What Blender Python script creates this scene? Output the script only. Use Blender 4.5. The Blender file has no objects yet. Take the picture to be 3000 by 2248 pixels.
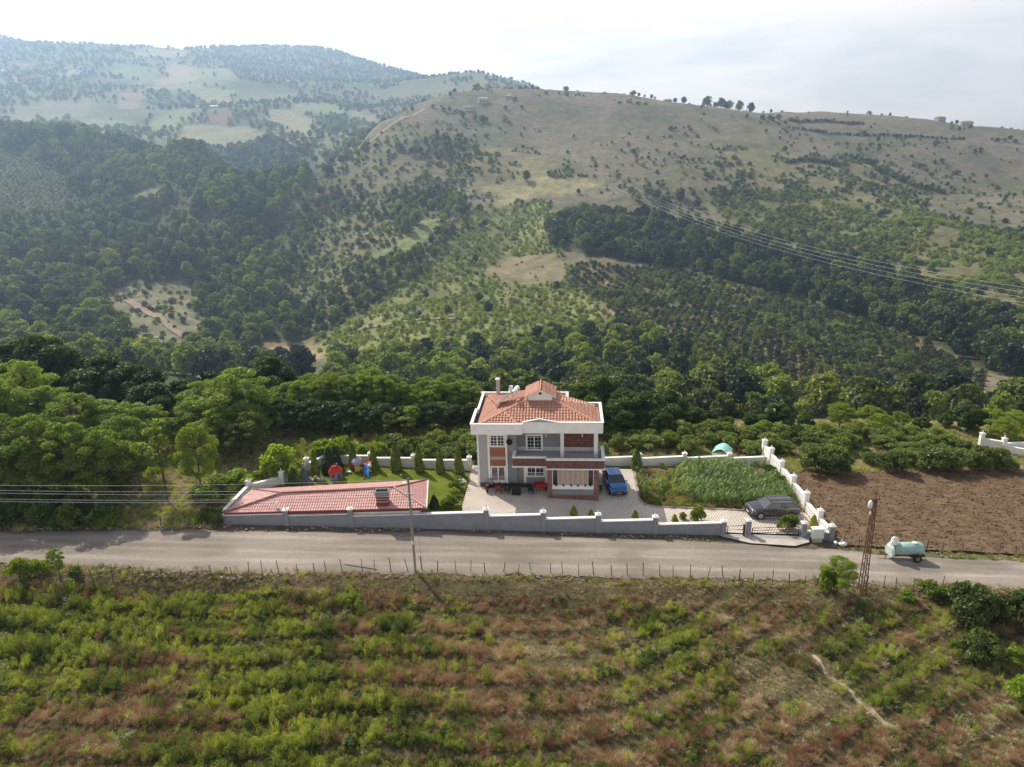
import bpy, bmesh, math, random
import numpy as np
from mathutils import Vector, Matrix
R = math.radians
rnd = random.Random(7)
nrng = np.random.default_rng(11)
SC = bpy.context.scene
COL = SC.collection

# ------------------------------------------------------------------ camera
CAM_F, CAM_PITCH, CAM_ROLL, CAM_H = 2119.0, R(18), R(1.5), 32.5   # focal length in pixels of a 3000 px wide frame
GS, GX0 = 0.055, 2.0                                             # the plateau falls 5.5 % towards +X
_fw = np.array([0, math.cos(CAM_PITCH), -math.sin(CAM_PITCH)])
_up = np.array([0, math.sin(CAM_PITCH), math.cos(CAM_PITCH)])
_rt = np.array([1.0, 0, 0])
_r2 = _rt * math.cos(CAM_ROLL) - _up * math.sin(CAM_ROLL)
_u2 = _up * math.cos(CAM_ROLL) + _rt * math.sin(CAM_ROLL)
_C = np.array([0, 0, CAM_H])
cd = bpy.data.cameras.new('camera')
cam = bpy.data.objects.new('camera', cd); COL.objects.link(cam)
cd.sensor_fit = 'HORIZONTAL'; cd.sensor_width = 36.0
cd.lens = 36.0 * CAM_F / 3000.0
cd.clip_start = 0.5; cd.clip_end = 20000
m = Matrix.Identity(4)
for i in range(3):
    m[i][0] = _r2[i]; m[i][1] = _u2[i]; m[i][2] = -_fw[i]; m[i][3] = _C[i]
cam.matrix_world = m
SC.camera = cam

# ------------------------------------------------------------------ world, sun, exposure
SUN_EL, SUN_AZ = R(45), R(-40)          # azimuth from +Y, towards -X
sun_dir = Vector((math.sin(SUN_AZ) * math.cos(SUN_EL), math.cos(SUN_AZ) * math.cos(SUN_EL), math.sin(SUN_EL)))
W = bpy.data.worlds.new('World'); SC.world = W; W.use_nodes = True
wn, wl = W.node_tree.nodes, W.node_tree.links
wn.clear()
wo = wn.new('ShaderNodeOutputWorld'); bg = wn.new('ShaderNodeBackground')
sky = wn.new('ShaderNodeTexSky'); sky.sky_type = 'NISHITA'; sky.sun_disc = False
sky.sun_elevation = SUN_EL; sky.sun_rotation = SUN_AZ
sky.altitude = 300; sky.air_density = 1.0; sky.dust_density = 3.5; sky.ozone_density = 1.0
tc = wn.new('ShaderNodeTexCoord')
mp = wn.new('ShaderNodeMapping'); mp.inputs['Scale'].default_value = (1.0, 1.0, 3.2)
wl.new(tc.outputs['Generated'], mp.inputs['Vector'])
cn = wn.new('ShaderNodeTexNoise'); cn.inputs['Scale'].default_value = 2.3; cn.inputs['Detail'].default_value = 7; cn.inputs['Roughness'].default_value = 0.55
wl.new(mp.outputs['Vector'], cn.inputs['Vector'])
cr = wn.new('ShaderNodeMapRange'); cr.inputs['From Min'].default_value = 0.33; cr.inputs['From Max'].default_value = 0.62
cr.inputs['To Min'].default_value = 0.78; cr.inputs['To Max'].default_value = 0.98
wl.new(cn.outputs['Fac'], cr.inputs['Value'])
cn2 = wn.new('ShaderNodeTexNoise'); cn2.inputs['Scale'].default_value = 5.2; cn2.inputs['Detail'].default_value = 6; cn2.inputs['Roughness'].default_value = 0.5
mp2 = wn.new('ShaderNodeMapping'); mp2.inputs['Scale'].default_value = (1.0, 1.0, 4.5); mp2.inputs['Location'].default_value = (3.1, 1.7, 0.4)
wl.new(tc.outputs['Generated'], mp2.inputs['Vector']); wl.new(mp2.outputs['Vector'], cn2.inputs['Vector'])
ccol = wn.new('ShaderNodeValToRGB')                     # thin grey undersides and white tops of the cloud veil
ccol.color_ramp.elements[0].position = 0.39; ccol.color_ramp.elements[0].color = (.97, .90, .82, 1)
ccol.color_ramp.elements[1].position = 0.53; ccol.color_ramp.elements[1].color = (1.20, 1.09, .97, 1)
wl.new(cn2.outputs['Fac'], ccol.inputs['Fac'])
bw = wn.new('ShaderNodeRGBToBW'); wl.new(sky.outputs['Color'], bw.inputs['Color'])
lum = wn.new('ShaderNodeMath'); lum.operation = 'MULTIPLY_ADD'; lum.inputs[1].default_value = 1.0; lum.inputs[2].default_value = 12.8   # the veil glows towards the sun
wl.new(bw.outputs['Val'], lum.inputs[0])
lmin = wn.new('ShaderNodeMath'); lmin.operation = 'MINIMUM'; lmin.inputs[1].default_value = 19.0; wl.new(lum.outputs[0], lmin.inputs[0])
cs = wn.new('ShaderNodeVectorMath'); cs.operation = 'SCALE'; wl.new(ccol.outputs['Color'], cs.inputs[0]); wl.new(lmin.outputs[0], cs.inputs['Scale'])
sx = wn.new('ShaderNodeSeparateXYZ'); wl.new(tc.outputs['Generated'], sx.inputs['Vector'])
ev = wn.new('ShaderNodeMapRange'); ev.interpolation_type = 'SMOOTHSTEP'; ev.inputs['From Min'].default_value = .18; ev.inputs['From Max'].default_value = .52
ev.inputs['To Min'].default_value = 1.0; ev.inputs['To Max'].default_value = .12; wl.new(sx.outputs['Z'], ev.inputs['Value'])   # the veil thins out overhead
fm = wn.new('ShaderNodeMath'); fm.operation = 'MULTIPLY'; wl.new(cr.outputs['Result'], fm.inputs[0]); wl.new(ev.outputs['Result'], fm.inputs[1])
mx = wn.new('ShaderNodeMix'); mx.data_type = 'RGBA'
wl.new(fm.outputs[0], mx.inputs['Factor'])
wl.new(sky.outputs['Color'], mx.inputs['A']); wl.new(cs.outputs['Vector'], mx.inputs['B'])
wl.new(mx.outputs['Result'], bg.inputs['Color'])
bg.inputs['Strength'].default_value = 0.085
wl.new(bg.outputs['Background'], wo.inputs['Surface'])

sd = bpy.data.lights.new('sun', 'SUN'); sun = bpy.data.objects.new('sun', sd); COL.objects.link(sun)
sd.energy = 5.0; sd.angle = R(0.6); sd.color = (1.0, 0.93, 0.82)
sun.rotation_euler = (-sun_dir).to_track_quat('-Z', 'Y').to_euler()
sun.location = (0, 0, 200)

SC.view_settings.view_transform = 'Standard'; SC.view_settings.look = 'None'
SC.view_settings.exposure = 0.2; SC.view_settings.gamma = 1.0; SC.view_settings.use_curve_mapping = False
cy = SC.cycles
cy.max_bounces = 6; cy.diffuse_bounces = 3; cy.glossy_bounces = 2; cy.transmission_bounces = 3
cy.transparent_max_bounces = 8; cy.volume_bounces = 0; cy.use_denoising = True
try:
    cy.denoiser = 'OPENIMAGEDENOISE'
except Exception:
    pass
cy.sample_clamp_indirect = 6.0

# ------------------------------------------------------------------ helpers
def ray(px, py):
    return _fw + (px - 1500) / CAM_F * _r2 - (py - 1124) / CAM_F * _u2
def gz(x):
    return -GS * (x - GX0)
def G(px, py, h=0.0):
    """point of the sloping plateau (raised by h) seen in the given direction"""
    d = ray(px, py)
    t = (CAM_H - GS * GX0 - h) / (-d[2] - GS * d[0])
    return Vector(_C + d * t)
def atY(px, py, Y):
    d = ray(px, py)
    return Vector(_C + d * (Y / d[1]))
def proj(x, y, z):
    q0, q1, q2 = x - _C[0], y - _C[1], z - _C[2]
    zz = q0 * _fw[0] + q1 * _fw[1] + q2 * _fw[2]
    return (1500 + CAM_F * (q0 * _r2[0] + q1 * _r2[1] + q2 * _r2[2]) / zz,
            1124 - CAM_F * (q0 * _u2[0] + q1 * _u2[1] + q2 * _u2[2]) / zz)

def tag(o, label=None, cat=None, group=None, kind=None):
    if label: o['label'] = label
    if cat: o['category'] = cat
    if group: o['group'] = group
    if kind: o['kind'] = kind
    return o
def thing(name, label, cat, loc=(0, 0, 0), rz=0.0, group=None):
    o = bpy.data.objects.new(name, None); COL.objects.link(o)
    o.empty_display_size = 0.3
    o.location = loc; o.rotation_euler = (0, 0, rz)
    return tag(o, label, cat, group)
def link(name, mesh, parent=None, loc=None, rz=None, sc=None):
    o = bpy.data.objects.new(name, mesh); COL.objects.link(o)
    if parent is not None: o.parent = parent
    if loc is not None: o.location = loc
    if rz is not None: o.rotation_euler = (0, 0, rz)
    if sc is not None: o.scale = sc if hasattr(sc, '__len__') else (sc, sc, sc)
    return o
_kids = {}
def copy_tree(o, parent=None):
    c = o.copy(); COL.objects.link(c)
    if parent is not None: c.parent = parent
    for ch in list(o.children): copy_tree(ch, c)
    return c

class MB:
    """collects simple solids; build() links them as one mesh object"""
    def __init__(s): s.v = []; s.f = []; s.mi = []; s.m = 0
    def mat(s, i): s.m = i; return s
    def add(s, vs, fs):
        b = len(s.v); s.v += [tuple(v) for v in vs]
        for f in fs: s.f.append(tuple(b + i for i in f)); s.mi.append(s.m)
        return s
    def box(s, x0, x1, y0, y1, z0, z1):
        return s.add([(x0,y0,z0),(x1,y0,z0),(x1,y1,z0),(x0,y1,z0),(x0,y0,z1),(x1,y0,z1),(x1,y1,z1),(x0,y1,z1)],
                     [(0,3,2,1),(4,5,6,7),(0,1,5,4),(1,2,6,5),(2,3,7,6),(3,0,4,7)])
    def bar(s, p, q, w, h=None, upv=(0,0,1)):
        h = h or w; p = Vector(p); q = Vector(q); d = (q - p).normalized(); u = Vector(upv)
        if abs(d.dot(u)) > .98: u = Vector((0,1,0))
        a = d.cross(u).normalized() * (w/2); b = a.cross(d).normalized() * (h/2)
        vs = [p-a-b,p+a-b,p+a+b,p-a+b,q-a-b,q+a-b,q+a+b,q-a+b]
        return s.add(vs, [(0,1,2,3),(7,6,5,4),(0,4,5,1),(1,5,6,2),(2,6,7,3),(3,7,4,0)])
    def tube(s, pts, r, n=6, caps=True):
        pts = [Vector(p) for p in pts]
        rs = r if hasattr(r, '__len__') else [r]*len(pts)
        rings = []; vs = []
        for i, p in enumerate(pts):
            d = (pts[min(i+1,len(pts)-1)] - pts[max(i-1,0)])
            if d.length < 1e-9: d = Vector((0,0,1))
            d.normalize(); u = Vector((0,0,1)) if abs(d.z) < .95 else Vector((0,1,0))
            a = d.cross(u).normalized(); b = a.cross(d).normalized()
            for k in range(n):
                t = 2*math.pi*k/n; vs.append(p + (a*math.cos(t) + b*math.sin(t))*rs[i])
        fs = []
        for i in range(len(pts)-1):
            for k in range(n):
                k2 = (k+1) % n
                fs.append((i*n+k, i*n+k2, (i+1)*n+k2, (i+1)*n+k))
        if caps:
            fs.append(tuple(range(n))); fs.append(tuple((len(pts)-1)*n + k for k in reversed(range(n))))
        return s.add(vs, fs)
    def lathe(s, prof, c=(0,0,0), n=10):
        vs = []; fs = []
        for r, z in prof:
            for k in range(n):
                t = 2*math.pi*k/n; vs.append((c[0]+r*math.cos(t), c[1]+r*math.sin(t), c[2]+z))
        for i in range(len(prof)-1):
            for k in range(n):
                k2 = (k+1)%n; fs.append((i*n+k, i*n+k2, (i+1)*n+k2, (i+1)*n+k))
        fs.append(tuple(reversed(range(n)))); fs.append(tuple((len(prof)-1)*n+k for k in range(n)))
        return s.add(vs, fs)
    def prism(s, poly, z0, z1):
        n = len(poly); vs = [(p[0],p[1],z0) for p in poly] + [(p[0],p[1],z1) for p in poly]
        fs = [tuple(reversed(range(n))), tuple(range(n, 2*n))] + [(i,(i+1)%n,n+(i+1)%n,n+i) for i in range(n)]
        return s.add(vs, fs)
    def prismy(s, poly, y0, y1):
        """polygon in x,z extruded along y"""
        n = len(poly); vs = [(p[0],y0,p[1]) for p in poly] + [(p[0],y1,p[1]) for p in poly]
        fs = [tuple(range(n)), tuple(reversed(range(n, 2*n)))] + [(i,n+i,n+(i+1)%n,(i+1)%n) for i in range(n)]
        return s.add(vs, fs)
    def ball(s, c, r, n=8, m=5, sz=1.0):
        prof = [(max(1e-4, r*math.sin(math.pi*i/m)), -r*sz*math.cos(math.pi*i/m)) for i in range(m+1)]
        return s.lathe(prof, c, n)
    def mesh(s, name, mats, smooth=False):
        me = bpy.data.meshes.new(name); me.from_pydata(s.v, [], s.f)
        mats = mats if isinstance(mats, (list, tuple)) else [mats]
        for mm in mats: me.materials.append(mm)
        me.polygons.foreach_set('material_index', s.mi)
        if smooth: me.polygons.foreach_set('use_smooth', [True]*len(s.f))
        me.update(); return me
    def build(s, name, mats, parent=None, loc=None, rz=None, smooth=False):
        return link(name, s.mesh(name, mats, smooth), parent, loc, rz)

# ------------------------------------------------------------------ materials
def mat(name, col, rough=0.7, metal=0.0, var=0.0, scale=3.0, bump=0.0, bscale=20.0, spec=0.4, col2=None, stretch=None, detail=4):
    """Principled surface; var / col2 add a colour mottle, bump a fine relief"""
    M = bpy.data.materials.new(name); M.use_nodes = True
    n, l = M.node_tree.nodes, M.node_tree.links
    p = n['Principled BSDF']; p.inputs['Roughness'].default_value = rough; p.inputs['Metallic'].default_value = metal
    p.inputs['Specular IOR Level'].default_value = spec
    p.inputs['Base Color'].default_value = (*col, 1)
    if var or col2 or bump:
        t = n.new('ShaderNodeTexCoord'); v = t.outputs['Object']
        if stretch:
            mpn = n.new('ShaderNodeMapping'); mpn.inputs['Scale'].default_value = stretch; l.new(v, mpn.inputs['Vector']); v = mpn.outputs['Vector']
    if var or col2:
        nz = n.new('ShaderNodeTexNoise'); nz.inputs['Scale'].default_value = scale; nz.inputs['Detail'].default_value = detail; nz.inputs['Roughness'].default_value = .6
        l.new(v, nz.inputs['Vector'])
        rp = n.new('ShaderNodeValToRGB'); rp.color_ramp.elements[0].position = .36; rp.color_ramp.elements[1].position = .64
        a = col if col2 else tuple(c*(1-var) for c in col); b = col2 if col2 else tuple(min(1, c*(1+var)) for c in col)
        rp.color_ramp.elements[0].color = (*a, 1); rp.color_ramp.elements[1].color = (*b, 1)
        l.new(nz.outputs['Fac'], rp.inputs['Fac']); l.new(rp.outputs['Color'], p.inputs['Base Color'])
    if bump:
        nb = n.new('ShaderNodeTexNoise'); nb.inputs['Scale'].default_value = bscale; nb.inputs['Detail'].default_value = 5
        l.new(v, nb.inputs['Vector'])
        bp = n.new('ShaderNodeBump'); bp.inputs['Strength'].default_value = 1.0; bp.inputs['Distance'].default_value = bump
        l.new(nb.outputs['Fac'], bp.inputs['Height']); l.new(bp.outputs['Normal'], p.inputs['Normal'])
    return M

def leafmat(name, c_dark, c_light, trans=0.35, c_trans=None, rvar=.3):
    """leaves: colour from the plant's own tint (0..1), a random value per plant and per leaf; partly translucent"""
    M = bpy.data.materials.new(name); M.use_nodes = True
    n, l = M.node_tree.nodes, M.node_tree.links; n.clear()
    out = n.new('ShaderNodeOutputMaterial')
    at = n.new('ShaderNodeAttribute'); at.attribute_type = 'INSTANCER'; at.attribute_name = 'tint'
    lv = n.new('ShaderNodeAttribute'); lv.attribute_type = 'GEOMETRY'; lv.attribute_name = 'leafvar'
    oi = n.new('ShaderNodeObjectInfo')
    a1 = n.new('ShaderNodeMath'); a1.operation = 'MULTIPLY_ADD'; a1.inputs[1].default_value = .5; a1.inputs[2].default_value = -.25
    l.new(lv.outputs['Fac'], a1.inputs[0])
    a2 = n.new('ShaderNodeMath'); a2.operation = 'MULTIPLY_ADD'; a2.inputs[1].default_value = rvar; a2.inputs[2].default_value = -rvar/2
    l.new(oi.outputs['Random'], a2.inputs[0])
    s1 = n.new('ShaderNodeMath'); s1.operation = 'ADD'; l.new(a1.outputs[0], s1.inputs[0]); l.new(a2.outputs[0], s1.inputs[1])
    s2 = n.new('ShaderNodeMath'); s2.operation = 'ADD'; s2.use_clamp = True; l.new(s1.outputs[0], s2.inputs[0]); l.new(at.outputs['Fac'], s2.inputs[1])
    mxc = n.new('ShaderNodeMix'); mxc.data_type = 'RGBA'
    mxc.inputs['A'].default_value = (*c_dark, 1); mxc.inputs['B'].default_value = (*c_light, 1)
    l.new(s2.outputs[0], mxc.inputs['Factor'])
    d = n.new('ShaderNodeBsdfDiffuse'); l.new(mxc.outputs['Result'], d.inputs['Color'])
    tr = n.new('ShaderNodeBsdfTranslucent')
    tm = n.new('ShaderNodeMix'); tm.data_type = 'RGBA'; tm.blend_type = 'MULTIPLY'; tm.inputs['Factor'].default_value = 1
    tm.inputs['B'].default_value = (*(c_trans or (1.5, 1.55, .7)), 1); l.new(mxc.outputs['Result'], tm.inputs['A'])
    l.new(tm.outputs['Result'], tr.inputs['Color'])
    ms = n.new('ShaderNodeMixShader'); ms.inputs['Fac'].default_value = trans
    l.new(d.outputs[0], ms.inputs[1]); l.new(tr.outputs[0], ms.inputs[2])
    gl = n.new('ShaderNodeBsdfGlossy'); gl.inputs['Roughness'].default_value = .45; gl.inputs['Color'].default_value = (1, 1, 1, 1)
    m2 = n.new('ShaderNodeMixShader'); m2.inputs['Fac'].default_value = .025
    l.new(ms.outputs[0], m2.inputs[1]); l.new(gl.outputs[0], m2.inputs[2])
    l.new(m2.outputs[0], out.inputs['Surface'])
    return M

# value noise on a lattice (numpy), for fields in the plane
_tab = np.random.default_rng(5).random((256, 256))
def vnoise(x, y, s):
    x = np.asarray(x, float)/s; y = np.asarray(y, float)/s
    xi = np.floor(x).astype(int); yi = np.floor(y).astype(int); fx = x-xi; fy = y-yi
    fx = fx*fx*(3-2*fx); fy = fy*fy*(3-2*fy)
    t = lambda a, b: _tab[a & 255, b & 255]
    return (t(xi,yi)*(1-fx)+t(xi+1,yi)*fx)*(1-fy) + (t(xi,yi+1)*(1-fx)+t(xi+1,yi+1)*fx)*fy
def fbm(x, y, s, o=4):
    a = 0; w = 1; tot = 0
    for i in range(o):
        a = a + w*vnoise(np.asarray(x)+37.7*i, np.asarray(y)-91.3*i, s/2**i); tot += w; w *= .5
    return a/tot
def inpoly(px, py, poly):
    px = np.asarray(px); py = np.asarray(py); c = np.zeros(px.shape, bool); n = len(poly)
    for i in range(n):
        x1, y1 = poly[i]; x2, y2 = poly[(i+1) % n]
        cond = ((y1 > py) != (y2 > py))
        with np.errstate(divide='ignore', invalid='ignore'):
            xi = (x2-x1)*(py-y1)/((y2-y1) if y2 != y1 else 1e-9) + x1
        c ^= cond & (px < xi)
    return c
def sstep(a, b, x):
    t = np.clip((np.asarray(x, float)-a)/(b-a), 0, 1); return t*t*(3-2*t)
# ------------------------------------------------------------------ terrain: plateau, valley and hills
# surveyed points of the far slopes: viewing column, then (row, distance) pairs from the valley floor up to the ridge
SURVEY = {
 -250: [(980,400),(850,500),(700,620),(600,720),(500,820),(420,900),(375,950),(360,1300),(300,1600),(200,2000),(130,2350),(105,2550)],
 0:    [(985,400),(850,500),(700,620),(600,720),(500,820),(420,900),(385,950),(370,1300),(300,1600),(200,2000),(135,2400),(114,2600)],
 300:  [(1000,400),(900,480),(800,560),(700,650),(600,740),(500,840),(405,930),(385,1300),(300,1600),(220,1950),(155,2300),(128,2500)],
 600:  [(1030,390),(930,470),(800,570),(700,640),(600,715),(510,800),(462,860),(452,1180),(390,1350),(320,1600),(230,2000),(165,2450),(140,2800)],
 690:  [(1040,380),(930,470),(800,565),(700,630),(600,700),(530,770),(520,1080),(460,1180),(390,1350),(310,1650),(230,2000),(165,2550),(138,2950)],
 780:  [(1050,370),(930,465),(800,560),(700,630),(620,695),(600,960),(520,1060),(450,1160),(390,1320),(310,1600),(230,2050),(170,2600),(136,3100)],
 860:  [(1070,355),(960,450),(850,540),(760,610),(680,680),(665,880),(570,980),(470,1120),(390,1330),(310,1620),(240,2050),(180,2650),(138,3130)],
 930:  [(1085,340),(1000,420),(900,500),(800,570),(700,640),(600,710),(500,790),(470,1100),(390,1350),(320,1600),(250,2000),(190,2600),(140,3150)],
 1100: [(1080,300),(1000,350),(900,430),(800,510),(700,590),(600,670),(500,760),(420,850),(372,905),(365,1500),(300,1900),(240,2400),(190,3100)],
 1300: [(1100,280),(1000,350),(870,450),(760,540),(650,630),(560,710),(450,820),(350,930),(285,1010),(270,1900),(245,2400),(236,2800)],
 1500: [(1150,260),(1000,350),(870,440),(760,540),(680,610),(570,710),(450,830),(350,940),(262,1060),(250,1900),(244,2300)],
 1800: [(1150,250),(1000,350),(850,460),(780,530),(680,610),(560,700),(450,810),(350,930),(275,1060)],
 2100: [(1150,240),(1000,340),(850,460),(750,550),(620,660),(500,770),(400,890),(314,1080)],
 2400: [(1180,220),(1050,310),(900,430),(780,530),(650,640),(560,720),(450,840),(390,960),(330,1130)],
 2700: [(1185,225),(1050,310),(900,420),(780,520),(640,650),(540,790),(450,890),(395,980),(350,1110)],
 3000: [(1130,250),(1000,330),(850,430),(700,560),(600,690),(540,810),(450,910),(382,1060)],
 3250: [(1130,250),(1000,330),(850,430),(700,560),(600,690),(540,810),(450,910),(405,1060)],
}
cp = []
for c, rows in SURVEY.items():
    for r_, D in rows:
        cp.append(tuple(atY(c, r_, D)))
    c_, (r_, D) = c, rows[-1]
    p = atY(c, r_, D)
    for k, dz in ((1.12, -25), (1.35, -70), (1.8, -120)):
        cp.append((p.x*k, p.y*k, p.z+dz))
for X in (-110, -70, -40, -15, 10, 35, 60, 90, 125):
    for Y, dz in ((60, 0), (80, 0), (93, -3.5), (108, -10), (130, -19), (175, -34)):
        cp.append((X*max(1, Y/95.), Y, gz(X)+dz - (0.0 if Y < 100 else max(0, -X)*.06)))
for X in (-260, -160, 170, 270):
    for Y, dz in ((20, 0), (70, -3), (120, -16), (170, -32), (250, -48)):
        cp.append((X, Y, gz(max(-120, min(120, X)))+dz))
for X in (-400, -150, 0, 150, 400):
    cp.append((X, -150, gz(max(-120, min(120, X)))))
cp = np.array(cp)
SCL = 300.0
def _k(r2):
    return 0.5*r2*np.log(r2+1e-12)
_P = cp[:, :2]/SCL; _n = len(cp)
_A = np.zeros((_n+3, _n+3))
_d2 = ((_P[:, None]-_P[None])**2).sum(-1)
_A[:_n, :_n] = _k(_d2) + np.eye(_n)*2e-4
_A[:_n, _n] = 1; _A[:_n, _n+1:] = _P; _A[_n:, :_n] = _A[:_n, _n:].T
_wts = np.linalg.solve(_A, np.concatenate([cp[:, 2], np.zeros(3)]))
def rbf(x, y):
    x = np.ravel(x)/SCL; y = np.ravel(y)/SCL; out = np.empty(len(x))
    for i in range(0, len(x), 20000):
        xs, ys = x[i:i+20000], y[i:i+20000]
        d2 = (xs[:, None]-_P[None, :, 0])**2 + (ys[:, None]-_P[None, :, 1])**2
        out[i:i+20000] = _k(d2) @ _wts[:_n] + _wts[_n] + _wts[_n+1]*xs + _wts[_n+2]*ys
    return out
def near_w(x, y):
    """1 on the plateau, 0 beyond its edge"""
    return (1-sstep(83, 97, y + 2.0*np.sin(np.asarray(x)*.09)))*(1-sstep(75, 125, np.abs(x)))
def field_drop(x, y):
    """the rough field lies below the road on a small bank, with old cultivation ridges"""
    x = np.asarray(x, float); y = np.asarray(y, float)
    b = 1-sstep(46.3, 49.6, y + .5*np.sin(x*.31))
    return -1.1*b*(1-.5*sstep(18, 30, x))
def row_coord(x, y):
    dx = np.clip(np.asarray(x, float)+4, 0, None)
    cur = np.where(dx < 12, .024*dx*dx, .024*144+.576*(dx-12))
    return np.asarray(y, float) - cur + .5*np.sin(np.asarray(x)*.17)+1.1*(vnoise(x, y, 9.)-.5)
def height(x, y):
    x = np.asarray(x, float); y = np.asarray(y, float); sh = x.shape
    xr, yr = x.ravel(), y.ravel()
    w = near_w(xr, yr)
    h = np.empty(len(xr)); far = w < 1
    h[:] = gz(xr)
    if far.any():
        hr = rbf(xr[far], yr[far])
        D = yr[far]
        amp = sstep(140, 500, D)
        hr = hr + amp*((fbm(xr[far], yr[far], 110.)-.5)*(15-9*sstep(700, 950, D)*(D < 1150)) - (.5-np.abs(fbm(xr[far]+220+.25*yr[far], yr[far]*.35, 105., 3)-.5)*4)*15*(1-sstep(620, 930, D))*sstep(300, 600, D) + (fbm(xr[far]+500, yr[far], 30., 3)-.5)*4.0)
        hr = hr + sstep(1100, 1700, D)*(fbm(xr[far]+900, yr[far]+300, 420.)-.5)*40
        h[far] = h[far]*w[far] + hr*(1-w[far])
    return h.reshape(sh)
def field_h(x, y):
    """surface of the rough field"""
    s = row_coord(x, y)
    rid = .13*np.sin(s*2*np.pi/2.7)*sstep(48, 45, y)
    return gz(np.asarray(x, float)) + field_drop(x, y) + rid + (fbm(x, y, 3.)-.5)*.35
def hz(x, y):
    return float(height(np.array([x]), np.array([y]))[0])

# ---- land cover of the far slopes: patches outlined as seen, turned into places on the ground
P_GROVE = [(1590,700),(1640,640),(1720,610),(1800,625),(1900,650),(2000,665),(2120,690),(2250,715),(2400,760),(2560,800),(2700,850),(2800,900),(2900,950),(3300,1000),(3300,1150),(2880,1090),(2760,1020),(2600,960),(2440,900),(2250,850),(2100,810),(1950,790),(1800,755),(1620,735)]
P_HAZEL = [(1660,780),(1760,765),(1950,795),(2100,815),(2250,855),(2440,905),(2600,965),(2760,1030),(2870,1100),(2860,1200),(2700,1230),(2300,1210),(2150,1110),(1980,1040),(1850,985),(1760,900),(1680,840)]
P_SPUR = [(930,1010),(1100,890),(1250,800),(1330,710),(1420,620),(1600,590),(1640,640),(1590,700),(1640,760),(1660,800),(1750,900),(1850,990),(1760,1000),(1600,1000),(1420,1040),(1250,1050),(1000,1090)]
P_BARE = [(1420,800),(1480,757),(1640,757),(1655,835),(1560,845),(1430,812)]
P_VALLEY = [(1000,1060),(1250,1030),(1420,1020),(1600,970),(1760,950),(1870,985),(1990,1040),(2150,1110),(2310,1220),(3300,1230),(3300,1320),(900,1320)]
P_SCRUB = [(2000,560),(2200,545),(2480,580),(2720,620),(3300,720),(3300,1000),(2900,950),(2700,850),(2560,800),(2400,760),(2250,690),(2120,640),(2090,560)]
P_MIX = [(940,490),(1000,430),(1120,380),(1300,350),(1420,420),(1240,540),(1380,590),(1420,620),(1330,710),(1250,800),(1100,890),(960,990),(880,1010),(830,800),(850,640)]
P_MEADOW = [(1085,742),(1180,690),(1290,645),(1305,680),(1200,732),(1120,748)]
P_PALE = [(1400,560),(1530,520),(1690,520),(1780,545),(1600,575),(1480,600)]
P_MID = [(1200,560),(1260,480),(1420,430),(1560,440),(1700,520),(1520,520),(1400,560),(1330,600)]
P_TOPSCRUB = [(2100,420),(2300,450),(2500,460),(2750,560),(2720,620),(2480,580),(2200,545),(2050,520)]
P_LORCH = [(-300,430),(60,440),(220,530),(240,620),(60,640),(-300,640)]
P_LMEAD = [(350,575),(480,545),(475,590),(390,600)]
P_LBARE = [(320,870),(400,820),(560,830),(575,900),(600,970),(610,1035),(470,1035),(400,985),(330,940)]
P_LBARE2 = [(370,1010),(480,1000),(500,1040),(380,1050)]
P_LFIELD = [(520,372),(620,362),(730,365),(778,405),(720,440),(600,445),(545,430),(505,400)]
P_VFIELD = [(740,1020),(850,1005),(960,1000),(950,1060),(860,1090),(750,1060)]
P_GREENR = [(2890,1130),(3000,1140),(3100,1200),(3100,1260),(2960,1220),(2900,1170)]
FAR_FIELDS = [([(370,145),(550,142),(540,172),(400,165)], (.40,.36,.20)), ([(480,188),(570,185),(580,240),(470,245)], (.42,.35,.22)), ([(575,195),(680,210),(675,235),(580,230)], (.30,.33,.15)),
    ([(350,270),(420,262),(430,310),(350,322)], (.36,.28,.20)), ([(580,272),(680,280),(670,305),(570,302)], (.42,.34,.20)), ([(600,330),(690,332),(690,355),(590,358)], (.26,.15,.10)),
    ([(430,350),(545,322),(600,335),(520,365),(420,372)], (.26,.31,.14)), ([(170,205),(235,205),(220,225),(175,225)], (.42,.34,.22)), ([(60,195),(100,188),(105,200),(62,206)], (.42,.33,.2)),
    ([(310,195),(440,190),(470,210),(420,245),(320,225)], (.24,.29,.14)), ([(420,250),(560,245),(740,270),(640,280),(430,262)], (.28,.33,.15)), ([(780,320),(860,325),(930,360),(900,400),(790,370)], (.36,.33,.18)), ([(30,350),(100,345),(110,370),(30,372)], (.38,.32,.2)),
    ([(120,300),(260,290),(270,330),(130,350)], (.28,.28,.18)), ([(200,350),(330,345),(400,372),(260,385)], (.26,.3,.16)), ([(1020,320),(1100,345),(1180,310),(1090,360),(1020,350)], (.34,.33,.2)), ([(840,300),(1000,310),(1010,330),(880,340)], (.28,.33,.17))]
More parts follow.
